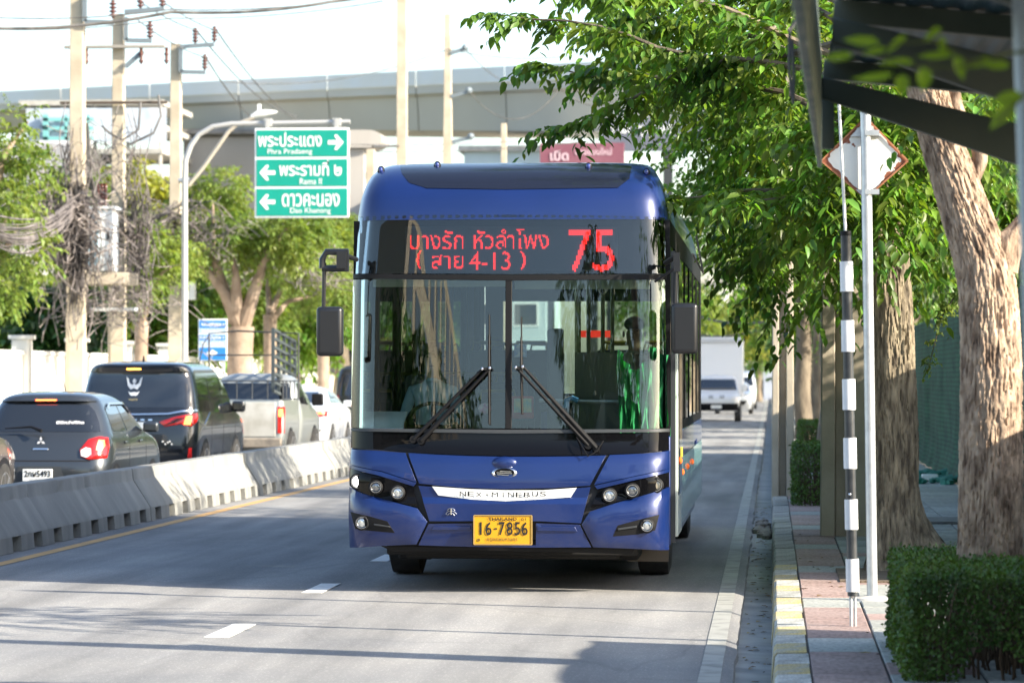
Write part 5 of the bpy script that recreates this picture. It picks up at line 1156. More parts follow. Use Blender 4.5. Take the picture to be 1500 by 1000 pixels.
# ---- nearest car, only its front wheel in view
lv = [(.26, .80, .1, 4.2, .15), (.5, .87, 0, 4.35, .22), (.80, .88, .03, 4.35, .28), (.96, .87, .08, 4.1, .28), (1.05, .85, .1, 3.4, .24), (1.15, .82, .15, 3.1, .22), (1.5, .70, .35, 2.5, .2), (1.62, .6, .5, 2.2, .2), (1.66, .35, .9, 1.9, .1)]
nc, B = build_car('estate_car', 'brown grey car cropped by the left edge with only its front wheel showing', 'car', (-8.66 - .88, 33.15, 0), lv, paint('taupe_metallic', (.16, .14, .125), 1, .5, .3), (.8, 3.55), .36)
for sg in (-1, 1):
    patch('side_window', [(.6, 1.16), (1.7, 1.14), (1.7, 1.5), (.8, 1.5)], B.side(sg), CG, nc, off=.005); patch('side_window', [(1.76, 1.14), (2.95, 1.13), (2.4, 1.48), (1.76, 1.5)], B.side(sg), CG, nc, off=.005)
    patch('headlight', [(4.0, .75), (4.3, .72), (4.25, .88), (4.0, .9)], B.side(sg), CLEARL, nc, off=.01)

# ---- oncoming traffic behind the bus
lor = thing('box_lorry', 'white pickup lorry with tall white cargo box facing the camera behind the bus', 'lorry', (-2.1, 128, 0), math.pi)
lv = [(.40, .80, .0, 1.8, .1), (.6, .88, .0, 1.95, .2), (.95, .90, .0, 1.95, .24), (1.08, .88, .0, 1.7, .22), (1.18, .86, .0, 1.1, .2), (1.6, .76, .0, .55, .18), (1.74, .66, .0, .35, .18), (1.78, .4, .0, .2, .05)]
B = Body(lv, .03, N=30); ob('cab', B.mesh(), WP, lor)
patch('windscreen', [(-.78, 1.20), (.78, 1.20), (.70, 1.62), (-.70, 1.62)], B.front, CG, lor, off=.01)
patch('bumper', [(-.86, .42), (.86, .42), (.88, .70), (-.88, .70)], B.front, BLACK, lor, off=.03, thick=.05, bevel=.02)
for sg in (-1, 1):
    patch('headlight', [(sg * .55, .80), (sg * .84, .82), (sg * .84, .98), (sg * .6, .96)], B.front, CLEARL, lor, off=.02)
    patch('grille_slot', [(sg * .12, .90), (sg * .30, .90), (sg * .30, 1.0), (sg * .12, 1.0)], B.front, BLACK, lor, off=.012)
    ob('wing_mirror', M().box(*sorted((sg * .95, sg * 1.15)), .75, .85, 1.15, 1.42), WHITE, lor, bevel=.03)
    wheel(lor, sg * .80, 1.35, .36, sg, .24); wheel(lor, sg * .80, -2.4, .36, sg, .24)
ob('number_plate', M().box(-.2, .2, 2.0, 2.02, .50, .64), PLATE, lor)
ob('cargo_box', M().box(-1.0, 1.0, -3.8, -.12, .95, 3.25), mat('lorry_white', (.88, .88, .88), .4), lor, bevel=.03); ob('underframe', M().box(-.5, .5, -3.7, .2, .55, .94), BLACK, lor)
ob('roof_visor', M().box(-.98, .98, -.11, -.05, 3.05, 3.2), mat('box_trim', (.6, .6, .6), .5), lor)
lv = [(.22, .80, 0, 3.9, .15), (.5, .86, 0, 4.05, .22), (.8, .87, .02, 4.05, .28), (.95, .86, .05, 3.8, .26), (1.05, .83, .1, 3.1, .22), (1.3, .72, .4, 2.5, .2), (1.46, .58, .6, 2.1, .2), (1.5, .3, .9, 1.8, .1)]
def oncoming(name, label, x, y, col, extra=None, lv=lv, k=1.0):
    t, B = build_car(name, label, 'car', (x, y, 0), lv, col, (.7, 3.1), .31, rz=math.pi)
    patch('windscreen', [(-.72, 1.06), (.72, 1.06), (.58, 1.36), (-.58, 1.36)], B.front, CG, t, off=.01)
    patch('grille', [(-.5, .42), (.5, .42), (.62, .62), (-.62, .62)], B.front, BLACK, t, off=.01)
    for sg in (-1, 1): patch('headlight', [(sg * .52, .72), (sg * .84, .78), (sg * .82, .88), (sg * .55, .80)], B.front, CLEARL, t, off=.012)
    for sg in (-1, 1): patch('side_window', [(1.0, 1.08), (2.8, 1.07), (2.2, 1.36), (1.2, 1.36)], B.side(sg), CG, t, off=.005)
    patch('number_plate', [(-.17, .38), (.17, .38), (.17, .50), (-.17, .50)], B.front, PLATE, t, off=.02)
    return t, B
oncoming('compact_car', 'silver compact car facing the camera just behind the white lorry', -1.75, 157, paint('silver_blue', (.45, .48, .52), 1, .3))
lvv = [(.25, .84, .0, 4.5, .16), (.5, .92, .0, 4.7, .2), (1.0, .93, .02, 4.6, .22), (1.2, .92, .05, 4.1, .22), (1.7, .86, .15, 3.4, .2), (1.95, .76, .3, 3.0, .2), (2.05, .5, .5, 2.6, .1)]
t, B = build_car('passenger_van', 'white van with green stripes last in the oncoming traffic', 'van', (-1.75, 182, 0), lvv, WP, (.95, 3.8), .34, rz=math.pi)
patch('windscreen', [(-.8, 1.25), (.8, 1.25), (.72, 1.72), (-.72, 1.72)], B.front, CG, t, off=.01)
for sg in (-1, 1): patch('green_stripe', [(.3, .8), (4.2, .8), (4.0, 1.05), (.3, 1.05)], B.side(sg), mat('green_vinyl', (.08, .5, .12), .4), t, off=.008); patch('headlight', [(sg * .6, .85), (sg * .86, .85), (sg * .86, 1.0), (sg * .6, 1.0)], B.front, CLEARL, t, off=.012)
# ================================================================ left pavement: wall, poles, signs, trees
WX = -17.0
wl = thing('boundary_wall', 'long white painted boundary wall with square pillars along the left pavement', 'wall', (WX, 60, .1))
WW = mat('white_wall', (.80, .79, .74), .85, c2=(.62, .60, .54), scale=.9, bump=.2, bscale=18, detail=9, contrast=(.35, .85))
for i in range(18):
    y = -4 + i * 6; ob('wall_panel', M().box(-.12, .0, y + .22, y + 5.78, -.2, 2.1), WW, wl); ob('coping', M().box(-.17, .05, y + .22, y + 5.78, 2.105, 2.2), WW, wl, bevel=.01)
    ob('pillar', M().box(-.25, .14, y - .2, y + .2, -.2, 2.45), WW, wl); ob('pillar_cap', M().box(-.32, .21, y - .27, y + .27, 2.455, 2.55), WW, wl, bevel=.015)
def square_pole(name, label, p, h, w0, w1_, group=None):
    t = thing(name, label, 'pole', p, 0, group); a, b = w0 / 2, w1_ / 2; m = M()
    m.add([(-a, -a, -.1), (a, -a, -.1), (a, a, -.1), (-a, a, -.1), (-b, -b, h), (b, -b, h), (b, b, h), (-b, b, h)], [(0, 3, 2, 1), (4, 5, 6, 7), (0, 1, 5, 4), (1, 2, 6, 5), (2, 3, 7, 6), (3, 0, 4, 7)])
    ob('shaft', m, POLE, t, bevel=.02); return t
X_ = lambda px, Y: atY(px, 0, Y).x
ZZ = lambda py, Y: atY(750, py, Y).z
INS = mat('brown_insulator', (.10, .03, .02), .25, coat=.8)
def insulator(p, parent, h=.42, n=4, r=.10):
    prof = [(.02, 0)]
    for k in range(n):
        z = .05 + k * (h - .08) / n; prof += [(.04, z), (r, z + .02), (r * .9, z + .045), (.04, z + .06)]
    prof += [(.04, h - .03), (.05, h)]; ob('insulator', M().lathe(prof, p, 'z', 12), INS, parent)
ARM = mat('crossarm_grey', (.20, .24, .27), .6, .3)
YA, YB, YC = 73.5, 78.0, 85.7
pa = square_pole('utility_pole', 'leftmost tall concrete utility pole wrapped in tangled cables', (X_(114, YA), YA, .1), 12.5, .36, .29)
pb = square_pole('utility_pole', 'middle concrete utility pole beside the white transformer cabinet', (X_(174, YB), YB, .1), ZZ(22, YB), .36, .26)
pc = square_pole('utility_pole', 'shorter concrete utility pole with brown insulators left of the green sign', (X_(258, YC), YC, .1), ZZ(66, YC), .38, .26)
def bx_(name, par, x0, x1, y0, y1, z0, z1, mt): p = par.location; return ob(name, M().box(x0 - p.x, x1 - p.x, y0 - p.y, y1 - p.y, z0 - p.z, z1 - p.z), mt, par, bevel=.01)
xr = lambda a, Y: X_(a, Y)
bx_('crossarm', pb, xr(98, YB), xr(245, YB), YB - .32, YB - .2, ZZ(68, YB), ZZ(63.5, YB), mat('crossarm_pale', (.30, .28, .25), .8))
bx_('crossarm', pb, xr(92, YB), xr(248, YB), YB - .32, YB - .2, ZZ(150, YB), ZZ(146, YB), mat('crossarm_brown', (.08, .06, .045), .8))
for a in (130, 210, 247): insulator((X_(a, YB) - pb.location.x, -.26, ZZ(92, YB) - .1), pb, .4, 2, .07)
def bracket(par, Y, pts, ins):
    m = M(); p = par.location
    for (x0, y0), (x1, y1) in zip(pts, pts[1:]):
        m.bar((X_(x0, Y) - p.x, -.2, ZZ(y0, Y) - p.z), (X_(x1, Y) - p.x, -.2, ZZ(y1, Y) - p.z), .10, .10)
    ob('bracket', m, ARM, par)
    for x, y in ins: insulator((X_(x, Y) - p.x, -.2, ZZ(y, Y) - p.z), par)
bracket(pc, YC, [(266, 66), (316, 63)], [(288, 62), (316, 60)]); bracket(pc, YC, [(267, 68), (267, 103), (303, 104)], [(302, 101)])
bracket(pb, YB, [(187, 22), (187, 56), (225, 57)], [(222, 55)]); bracket(pb, YB, [(185, 14), (243, 10)], [(208, 10), (240, 9)]); bracket(pa, YA, [(127, -8), (127, 28), (170, 30)], [(168, 24)])
bracket(pb, YB, [(186, 95), (212, 72)], [])
# transformer on a platform between two poles
tf = thing('transformer', 'white cabinet transformer with ribbed insulators on a concrete platform between the left poles', 'transformer', (X_(150, 76), 76, ZZ(398, 76)))
q = lambda a: X_(a, 76) - tf.location.x; z = lambda b: ZZ(b, 76) - tf.location.z
CAB = mat('cabinet_white', (.78, .80, .80), .4, c2=(.66, .70, .72), scale=3)
ob('tank', M().box(q(135), q(170), -.35, .35, 0.02, z(306)), CAB, tf, bevel=.03); ob('lid', M().box(q(131), q(174), -.42, .42, z(305), z(301)), CAB, tf, bevel=.01)
for k in range(5): ob('cooling_fin', M().box(q(136 + k * 3.0), q(137.2 + k * 3.0), -.45, -.352, .15, z(312)), mat('fin_blue', (.35, .52, .62), .4), tf)
ob('rating_plate', M().box(q(161), q(165), -.362, -.352, z(345 + 5), z(345 - 5)), DSTEEL, tf)
for k in range(3): insulator((q(146 + k * 5), -.1, z(301)), tf, .55, 6, .07)
pf = thing('pole_platform', 'concrete platform carrying the white transformer between two poles', 'platform', (X_(155, 76), 76, ZZ(415, 76)))
q2 = lambda a: X_(a, 76) - pf.location.x
ob('beam', M().box(q2(103), q2(196), -.62, -.40, -.02, ZZ(399, 76) - ZZ(415, 76)), POLE, pf, bevel=.01); ob('beam', M().box(q2(103), q2(196), .40, .6, -.02, .27), POLE, pf, bevel=.01); ob('deck', M().box(q2(128), q2(178), -.39, .39, .14, .26), POLE, pf)
ob('lower_shelf', M().box(q2(138), q2(204), -.5, -.1, ZZ(455, 76) - ZZ(415, 76), ZZ(450, 76) - ZZ(415, 76)), CAB, pf)
for k, (a, Y) in enumerate(((104, 74.0), (165, 78.4), (268, 86.2))):
    square_pole('support_post', ['thin concrete post beside the leftmost tall pole', 'thin concrete post under the transformer platform', 'thin post beside the insulator pole, carrying a small box'][k], (X_(a, Y), Y, .1), ZZ((392, 410, 255)[k], Y), .2, .18)
o = ob('junction_box', M().box(-.16, .16, -.12, .12, 0, .48), CAB, None, loc=(X_(278, 85.4), 85.4, ZZ(438, 85.4)), bevel=.02); tag(o, 'small grey junction box fixed to the thin post left of the blue sign', 'box')
# two far poles in the middle and small far ones
p = square_pole('utility_pole', 'tall plain concrete pole rising behind the bus roof', (X_(589, 118), 118, 0), 17.5, .40, .34)
p = square_pole('utility_pole', 'tapered concrete pole with three grey arms right of the plain pole', (X_(656, 122), 122, 0), ZZ(20, 122), .55, .22)
for (x0, y0, x1, y1) in ((660, 78, 680, 72), (661, 141, 685, 135), (663, 208, 688, 202)):
    ob('line_arm', M().bar((X_(x0, 122) - p.location.x, -.1, ZZ(y0, 122)), (X_(x1, 122) - p.location.x, -.1, ZZ(y1, 122)), .13, .13).ball((X_(x1 + 2, 122) - p.location.x, -.1, ZZ(y1 - 2, 122)), .14, 8), ARM, p)
square_pole('utility_pole', 'short distant pole under the viaduct right of the tapered pole', (X_(738, 135), 135, 0), ZZ(181, 135), .26, .22)
square_pole('utility_pole', 'distant stubby pole left of the bus roof beneath the pier cap', (X_(543, 110), 110, 0), ZZ(218, 110), .3, .28)

# overhead direction sign
YS = 75.0; gp = thing('direction_sign', 'green overhead direction sign with white Thai lettering and arrows on a curved pipe', 'road sign', (X_(271, YS), YS, .1))
G = lambda px, py, dy=0: (X_(px, YS) - gp.location.x, dy, ZZ(py, YS) - .1)
PIPE = mat('pale_pipe', (.46, .46, .45), .4, .2)
cpts = [G(271, 540), G(271, 260), G(272, 232), G(280, 210), G(292, 194), G(312, 183), G(340, 179), G(400, 178.5), G(513, 177)]; cpts[0] = (0, 0, -.1)
ob('mast', M().tube(cpts, [.085, .07, .065, .065, .06, .06, .058, .055, .05], 12), PIPE, gp)
for x in (393, 494): ob('hanger', M().bar(G(x, 173, -.12), G(x, 189, -.12), .08, .06).box(*(lambda a: (a[0] - .09, a[0] + .09, -.13, .09, a[2] - .09, a[2] + .09))(G(x, 178))), PIPE, gp)
GRN = mat('sign_green', (.0, .29, .22), .45, c2=(.0, .27, .20), scale=2); SW = mat('sign_white', (.84, .86, .85), .5)
(x0, _, z1), (x1, _, z0) = G(374.5, 186.5), G(513, 318.5)
ob('sign_back', M().box(x0, x1, -.16, -.12, z0, z1), SW, gp, bevel=.02)
for a, b in ((189.5, 228.5), (232.5, 272), (275.5, 315.5)):
    (u0, _, w1_), (u1, _, w0_) = G(377.5, a), G(510.5, b); ob('sign_panel', M().box(u0, u1, -.175, -.161, w0_, w1_), GRN, gp, bevel=.008)
def st(s, x0, x1, y0, y1, b=.02):
    (u0, _, w1_), (u1, _, w0_) = G(x0, y0), G(x1, y1); lettering(s, u0, u1, w0_, w1_, SW, gp, y=-.176, bold=b, thick=.006)
st('พระประแดง', 380, 473, 193, 214, .012); st('Phra Pradaeng', 394, 459, 217, 227, .0); st('พระรามที่ ๒', 411, 502, 234, 257, .012); st('Rama II', 441, 473, 260.5, 269.5, .0); st('ดาวคะนอง', 415, 499, 283, 302, .012); st('Dao Khanong', 427, 486, 303.8, 314, .0)
def arrow(cx, cy, sg):
    pts = [(12, 0), (2, -11.5), (-1.5, -11), (-.5, -7.5), (2.5, -3), (-11, -3), (-11, 3), (2.5, 3), (-.5, 7.5), (-1.5, 11), (2, 11.5)]
    po = []
    for a, b in pts: g = G(cx + sg * a, cy + b); po.append((g[0], g[2]))
    ob('arrow', M().prism(po, -.182, -.177), SW, gp)
arrow(493, 208, 1); arrow(394, 252, -1); arrow(394, 295, -1)
# street light on a slanted arm
YL = 84.0; sl_ = thing('street_light', 'slim street light with pale lamp head leaning over from the insulator pole', 'street light', (X_(266, YL), YL, ZZ(300, YL)))
G2 = lambda px, py: (X_(px, YL) - sl_.location.x, 0, ZZ(py, YL) - sl_.location.z)
ob('arm', M().tube([G2(276, 270), G2(300, 240), G2(335, 190), G2(347, 180), G2(372, 170)], .055, 8), mat('arm_rusty', (.42, .38, .32), .6), sl_)
ob('lamp_head', M().tube([G2(368, 169), G2(378, 165), G2(390, 163.5), G2(406, 162)], [.05, .09, .09, .03], 10), SW, sl_); ob('photocell', M().box(*(lambda a: (a[0] - .04, a[0] + .04, -.04, .04, a[2], a[2] + .22))(G2(380, 163))), SW, sl_)
ob('clamp', M().tube([G2(262, 262), G2(278, 262)], .07, 8), STEEL, sl_)

# blue sign
YB2 = 82.0; bs = thing('street_sign', 'blue and white stacked street sign with an arrow before a tree trunk', 'road sign', (X_(311, YB2), YB2, .1))
G3 = lambda px, py: (X_(px, YB2) - bs.location.x, 0, ZZ(py, YB2) - .1)
BL = mat('sign_blue', (.02, .20, .62), .5)
(x0, _, z1), (x1, _, z0) = G3(291.5, 466.5), G3(333.5, 528)
ob('sign_back', M().box(x0, x1, -.05, 0, z0, z1), SW, bs, bevel=.01)
for a, b in ((468.5, 480), (481, 487), (489.5, 498), (498.6, 506), (508, 527)):
    (u0, _, w1_), (u1, _, w0_) = G3(293, a), G3(332, b); ob('sign_panel', M().box(u0, u1, -.06, -.051, w0_, w1_), BL if a not in (481, 498.6) else mat('sign_pale_blue', (.35, .5, .75), .5), bs)
for s, a, b, c_, d_ in (('ซ.ราษฎร์บูรณะ ๓', 296, 330, 471, 478.5), ('ถ.ราษฎร์บูรณะ ๖', 294, 330, 490.5, 497.5), ('Soi Rat Burana', 297, 328, 483, 486), ('Rat Burana Rd', 297, 328, 500, 504.5)):
    (u0, _, w1_), (u1, _, w0_) = G3(a, c_), G3(b, d_); lettering(s, u0, u1, w0_, w1_, SW, bs, y=-.062, bold=.02)
po = []
for a, b in [(320, 516.5), (311, 511), (311, 514.5), (305, 514.5), (305, 519), (311, 519), (311, 522.5)]: g = G3(a, b); po.append((g[0], g[2]))
ob('arrow', M().prism(po, -.066, -.061), SW, bs); ob('post', M().tube([(x0 + .1, .03, -.1), (x0 + .1, .03, z1)], .04, 8).tube([(x1 - .1, .03, -.1), (x1 - .1, .03, z1)], .04, 8), STEEL, bs)

# trees of the left pavement
PB = mat('pruned_bark', (.26, .19, .14), .95, c2=(.40, .31, .24), scale=3, bump=.7, bscale=14)
def left_tree(label, px, Y, w, limbs, blobs, n, lf=LEAF_Y, L=.16):
    x = X_(px, Y); t = thing('pavement_tree', label, 'tree', (x, Y, .1)); g = lambda a, b, dy=0: Vector((X_(a, Y) - x, dy, ZZ(b, Y) - .1)); r = w / (FPX / Y) / 2
    f0 = g(*limbs[0][0]); m = M(); m.tube([(0, 0, -.1), (f0.x * .3, 0, f0.z * .35), (f0.x * .8, 0, f0.z * .8), f0], [r * 1.25, r, r * .95, r * 1.05], 14); ob('trunk', m, PB, t)
    m = M()
    for lm_ in limbs:
        pts = [g(a, b, (i * .35 if len(lm_) % 2 else -i * .35)) for i, (a, b) in enumerate(lm_)]; k = len(pts); m.tube(pts, [r * .62 * (1 - .86 * i / (k - 1)) for i in range(k)], 10)
    ob('limb', m, PB, t)
    bl = []
    for a, b, rx, rz in blobs: v = g(a, b); s = FPX / Y; bl.append((v.x, random.uniform(-1, 1), v.z, rx / s, rx / s * 1.1, rz / s))
    foliage('crown', [crown(bl, n, .55, 10, L, .5, .3)], lf, t); return t
left_tree('forked tree with stout brown trunk behind the blue sign', 352, 86, 40, [[(352, 478), (335, 430), (305, 390), (275, 345)], [(352, 478), (330, 420), (318, 370), (322, 300)], [(355, 478), (378, 420), (398, 370), (430, 335)], [(345, 470), (350, 440), (352, 400), (345, 350)]],
          [(300, 300, 50, 28), (250, 330, 40, 18), (345, 345, 40, 22), (395, 350, 45, 24), (320, 270, 30, 18), (440, 340, 45, 28), (405, 360, 40, 20), (280, 370, 30, 14)], 1450)
left_tree('slimmer tree between the forked tree and the bus mirror', 396, 95, 20, [[(396, 460), (410, 420), (425, 390)], [(396, 460), (390, 420), (380, 370)], [(396, 470), (420, 440), (470, 430)]], [(440, 370, 50, 30), (490, 350, 45, 35), (470, 400, 40, 20), (400, 350, 30, 20)], 800)
left_tree('curved brown tree between the transformer poles and the insulator pole', 206, 80.5, 20, [[(208, 470), (225, 430), (245, 400), (262, 392)], [(208, 470), (200, 420), (190, 380)]], [(240, 370, 40, 20), (200, 350, 30, 25), (215, 410, 30, 15)], 420)
left_tree('pale trunk of a street tree seen below the bus mirror', 474, 104, 18, [[(474, 450), (480, 420), (490, 390)], [(474, 455), (462, 420), (455, 390)]], [(490, 440, 35, 25), (455, 430, 25, 20), (510, 400, 20, 30)], 420)
left_tree('bright green tree at the left edge reaching in from outside the photo', -30, 66, 30, [[(-30, 460), (-10, 380), (0, 300)], [(-30, 420), (10, 350), (30, 280)], [(-30, 400), (0, 220), (30, 170)]], [(10, 175, 45, 18), (0, 215, 50, 22), (25, 245, 32, 22), (5, 300, 55, 30), (30, 360, 40, 16), (0, 410, 50, 30), (-20, 260, 40, 60)], 480, LEAF_Y, .17)
# trees and houses behind the wall
def back_tree(label, px, py, Y, w, h, n, lf, L=.3):
    z1 = ZZ(py, Y); road_tree(X_(px, Y), Y, z1, w / (FPX / Y) / 2, label, n=n, L=L, trunk_r=.25, cr=max(.2, 1 - h / (FPX / Y) / z1 * .8), lf=lf, tl=1.1, name='garden_tree', nl=10)
GOLD = mat('leaf_golden', (.22, .26, .05), .5, c2=(.34, .34, .07), scale=.4, trans=.4, island=.3)
back_tree('leafy garden tree low behind the white wall at the left edge', 30, 380, 92, 150, 150, 1100, LEAF_Y)
back_tree('yellow green garden tree behind the tangled cables', 130, 250, 100, 140, 180, 900, LEAF_Y)
back_tree('tall sparse yellow tree between the middle pole and the insulator pole', 210, 190, 105, 110, 200, 750, GOLD)
back_tree('dense green garden tree behind the curved brown trunk', 215, 400, 96, 160, 120, 900, LEAF)
back_tree('green garden tree behind the forked tree', 330, 380, 108, 180, 140, 1200, LEAF_Y)
back_tree('broad green garden tree behind the lattice gate', 430, 400, 112, 150, 130, 1000, LEAF)
back_tree('yellow green garden tree beside the bus mirror', 500, 320, 118, 110, 160, 900, LEAF_Y)
back_tree('dark leafy palm like garden tree left of the white wall pillar', 90, 440, 88, 90, 80, 500, LEAF_D)
# tiled house
TILE = mat('grey_roof_tile', (.36, .36, .37), .8, c2=(.50, .50, .51), scale=4); WWL = mat('house_wall', (.60, .57, .52), .9, c2=(.70, .68, .63), scale=1.5)
def house(label, px0, px1, pyr, pye, Y, d, tile, wall, cols=9, rowsn=7):
    x0, x1 = X_(px0, Y), X_(px1, Y); zr, ze = ZZ(pyr, Y + d * .4), ZZ(pye, Y); t = thing('tiled_house', label, 'house', ((x0 + x1) / 2, Y, 0)); w_ = (x1 - x0) / 2
    ob('wall', M().box(-w_ + .3, w_ - .3, .4, d, 0, ze), wall, t)
    for sg in (-1, 1): ob('roof_slope', M().add([(-w_, 0, ze), (w_, 0, ze), (w_ - .3, d * .5, zr), (-w_ + .3, d * .5, zr), (-w_, 0, ze - .1), (w_, 0, ze - .1), (w_ - .3, d * .5, zr - .1), (-w_ + .3, d * .5, zr - .1)], [(0, 1, 2, 3), (4, 7, 6, 5), (0, 4, 5, 1), (1, 5, 6, 2), (2, 6, 7, 3), (3, 7, 4, 0)]) if sg < 0 else M().add([(-w_, d, ze), (w_, d, ze), (w_ - .3, d * .5, zr), (-w_ + .3, d * .5, zr)], [(0, 1, 2, 3)]), tile, t)
    m = M()
    for r_ in range(rowsn * 2):
        f = r_ / (rowsn * 2); zz = ze + (zr - ze) * f; yy = d * .5 * f; m.bar((-w_ + .3 * f, yy - .01, zz + .05), (w_ - .3 * f, yy - .01, zz + .05), .14, .06)
    ob('tile_course', m, tile, t, kind='stuff'); ob('ridge', M().tube([(-w_ + .3, d * .5, zr + .04), (w_ - .3, d * .5, zr + .04)], .12, 8), tile, t)
    for k in range(3):
        xx = -w_ + (k + .5) * 2 * w_ / 3; f = ob('window', M().box(xx - .6, xx + .6, .34, .39, ze - 2.0, ze - .7), DSTEEL, t); ob('pane', M().box(xx - .52, xx + .52, .325, .335, ze - 1.92, ze - .78), CG, f)
    return t
house('grey tiled house roof behind the leaves at the left edge', -90, 95, 205, 265, 110, 12, TILE, WWL)
house('small red tiled house behind the wall near the bus mirror', 430, 530, 440, 470, 125, 9, mat('red_tile', (.45, .13, .08), .8, c2=(.55, .22, .14), scale=4), mat('cream_wall', (.72, .68, .60), .9))
house('low house with pale roof beyond the transformer platform', 60, 200, 430, 470, 122, 9, TILE, WWL)
# building under construction
cb = thing('construction_building', 'unfinished building with blue netting and teal scaffold beyond the left poles', 'building', (X_(110, 190), 190, 0)); cx = cb.location.x
for k in range(6):
    zz = ZZ(330 - k * 36, 190); ob('floor_slab', M().box(X_(28, 190) - cx, X_(238, 190) - cx, 0, 10, zz, zz + .3), CONC, cb)
    for a in range(5): ob('column', M().box(X_(40 + a * 48, 190) - cx, X_(43 + a * 48, 190) - cx, .2, .6, zz - 1.4 if k else 0, zz), CONC, cb)
ob('netting', M().box(X_(40, 190) - cx, X_(245, 190) - cx, -.25, -.2, ZZ(205, 190), ZZ(155, 190)), mat('blue_net', (.38, .46, .58), .9, c2=(.55, .60, .66), scale=1), cb)
m = M()
for a in (68, 72, 100, 132): m.bar((X_(a, 190) - cx, -.5, ZZ(260, 190)), (X_(a, 190) - cx, -.5, ZZ(165, 190)), .15, .15)
for b in (172, 185, 200): m.bar((X_(66, 190) - cx, -.5, ZZ(b, 190)), (X_(140, 190) - cx, -.5, ZZ(b, 190)), .15, .2)
ob('scaffold', m, mat('teal_steel', (.2, .5, .5), .5), cb)

# ================================================================ viaduct
DECK = mat('viaduct_concrete', (.54, .50, .43), .9, c2=(.64, .60, .52), scale=.12, detail=8, contrast=(.3, .7)); PAR = mat('parapet_concrete', (.80, .77, .70), .9, c2=(.8, .8, .78), scale=.3)
vd = thing('viaduct', 'long grey concrete viaduct crossing the street beyond the bus', 'bridge', (0, 170, 0))
def vp(px, py, Y): v = atY(px, py, Y); return Vector((v.x, Y - 170, v.z))
def Yv(px): return 205 - (px - 265) * .055
def vz(px, a, b): return a + (b - a) * (px - 265) / 710
xs = list(range(-300, 2300, 130))
for a, b in zip(xs, xs[1:]):
    m = M(); q = []
    for px in (a, b - 1.2):
        Y = Yv(px); top = vp(px, vz(px, 141, 110), Y); bot = vp(px, vz(px, 186, 186 + 4), Y)
        q += [top, Vector((top.x, top.y, top.z - .45)), Vector((top.x, top.y + .6, top.z - .6)), Vector((bot.x, bot.y + 1.6, bot.z)), Vector((bot.x, bot.y + 7, bot.z)), Vector((top.x, top.y + 9, top.z))]
    m.add(q, [(0, 1, 7, 6), (1, 2, 8, 7), (2, 3, 9, 8), (3, 4, 10, 9), (4, 5, 11, 10), (5, 0, 6, 11), (0, 1, 2, 3, 4, 5), (11, 10, 9, 8, 7, 6)])
    ob('deck_segment', m, DECK, vd, smooth=False)
    m = M(); q = []
    for px in (a, b - 1.2):
        Y = Yv(px); top = vp(px, vz(px, 141, 110), Y); q += [top + Vector((0, -.15, .02)), top + Vector((0, .15, .02)), top + Vector((0, .1, .85)), top + Vector((0, -.1, .85))]
    m.add(q, [(0, 1, 2, 3), (7, 6, 5, 4), (0, 4, 5, 1), (1, 5, 6, 2), (2, 6, 7, 3), (3, 7, 4, 0)]); ob('parapet', m, PAR, vd, smooth=False)
PIER = mat('stained_pier_concrete', (.36, .33, .30), .9, c2=(.48, .45, .41), scale=.25, detail=9, stretch=(1, 1, .3))
pr = thing('viaduct_pier', 'wide weathered grey concrete pier under the viaduct behind the green sign', 'pier', (X_(400, 200), 200, 0)); cx = pr.location.x
ob('pier_wall', M().box(X_(268, 200) - cx, X_(531, 200) - cx, 0, 6, 0, ZZ(196, 200)), PIER, pr, bevel=.2); ob('cap_beam', M().box(X_(262, 200) - cx, X_(536, 200) - cx, -.5, 6.5, ZZ(195.5, 200), ZZ(187.5, 200)), mat('stained_cap', (.20, .19, .18), .9, c2=(.36, .34, .32), scale=.6), pr, bevel=.1)
pr = thing('pier_cap', 'rounded end of a concrete pier cap right of the green sign', 'pier', (X_(520, 160), 160, 0)); cx = pr.location.x
prof = []
for a in np.linspace(-math.pi / 2, math.pi / 2, 14): prof.append((X_(538 + 22 * math.cos(a), 160) - cx, ZZ(202 + 13 * math.sin(a), 160)))
prof += [(X_(440, 160) - cx, ZZ(215, 160)), (X_(440, 160) - cx, ZZ(189, 160))]
ob('cap', M().prism(prof[::-1], 0, 3), PIER, pr); ob('shaft', M().box(X_(455, 160) - cx, X_(532, 160) - cx, .3, 2.7, 0, ZZ(215.5, 160)), PIER, pr)
# billboards
bb = thing('billboard', 'dark grey billboard with white Thai lettering behind the tree branches', 'billboard', (X_(930, 140), 140, 0)); cx = bb.location.x
B3 = lambda px, py: (X_(px, 140) - cx, ZZ(py, 140))
DG = mat('billboard_grey', (.12, .13, .17), .6, c2=(.15, .16, .20), scale=1)
a, b = B3(880, 222), B3(1032, 176); ob('panel', M().box(a[0], b[0], 0, .3, a[1], b[1]), DG, bb); ob('leg', M().box(-2, -1.6, .1, .3, 0, a[1]), DSTEEL, bb); ob('leg', M().box(1.2, 1.6, .1, .3, 0, a[1]), DSTEEL, bb)
a, b = B3(893, 201), B3(988, 181); lettering('ว ไฮป์ สุขสวัสดิ์', a[0], b[0], a[1], b[1], SW, bb, y=-.01, bold=.02, thick=.02)
b2_ = thing('billboard', 'faded maroon billboard with pale Thai lettering just above the bus roof', 'billboard', (X_(850, 138), 138, 0)); cx = b2_.location.x
B4 = lambda px, py: (X_(px, 138) - cx, ZZ(py, 138))
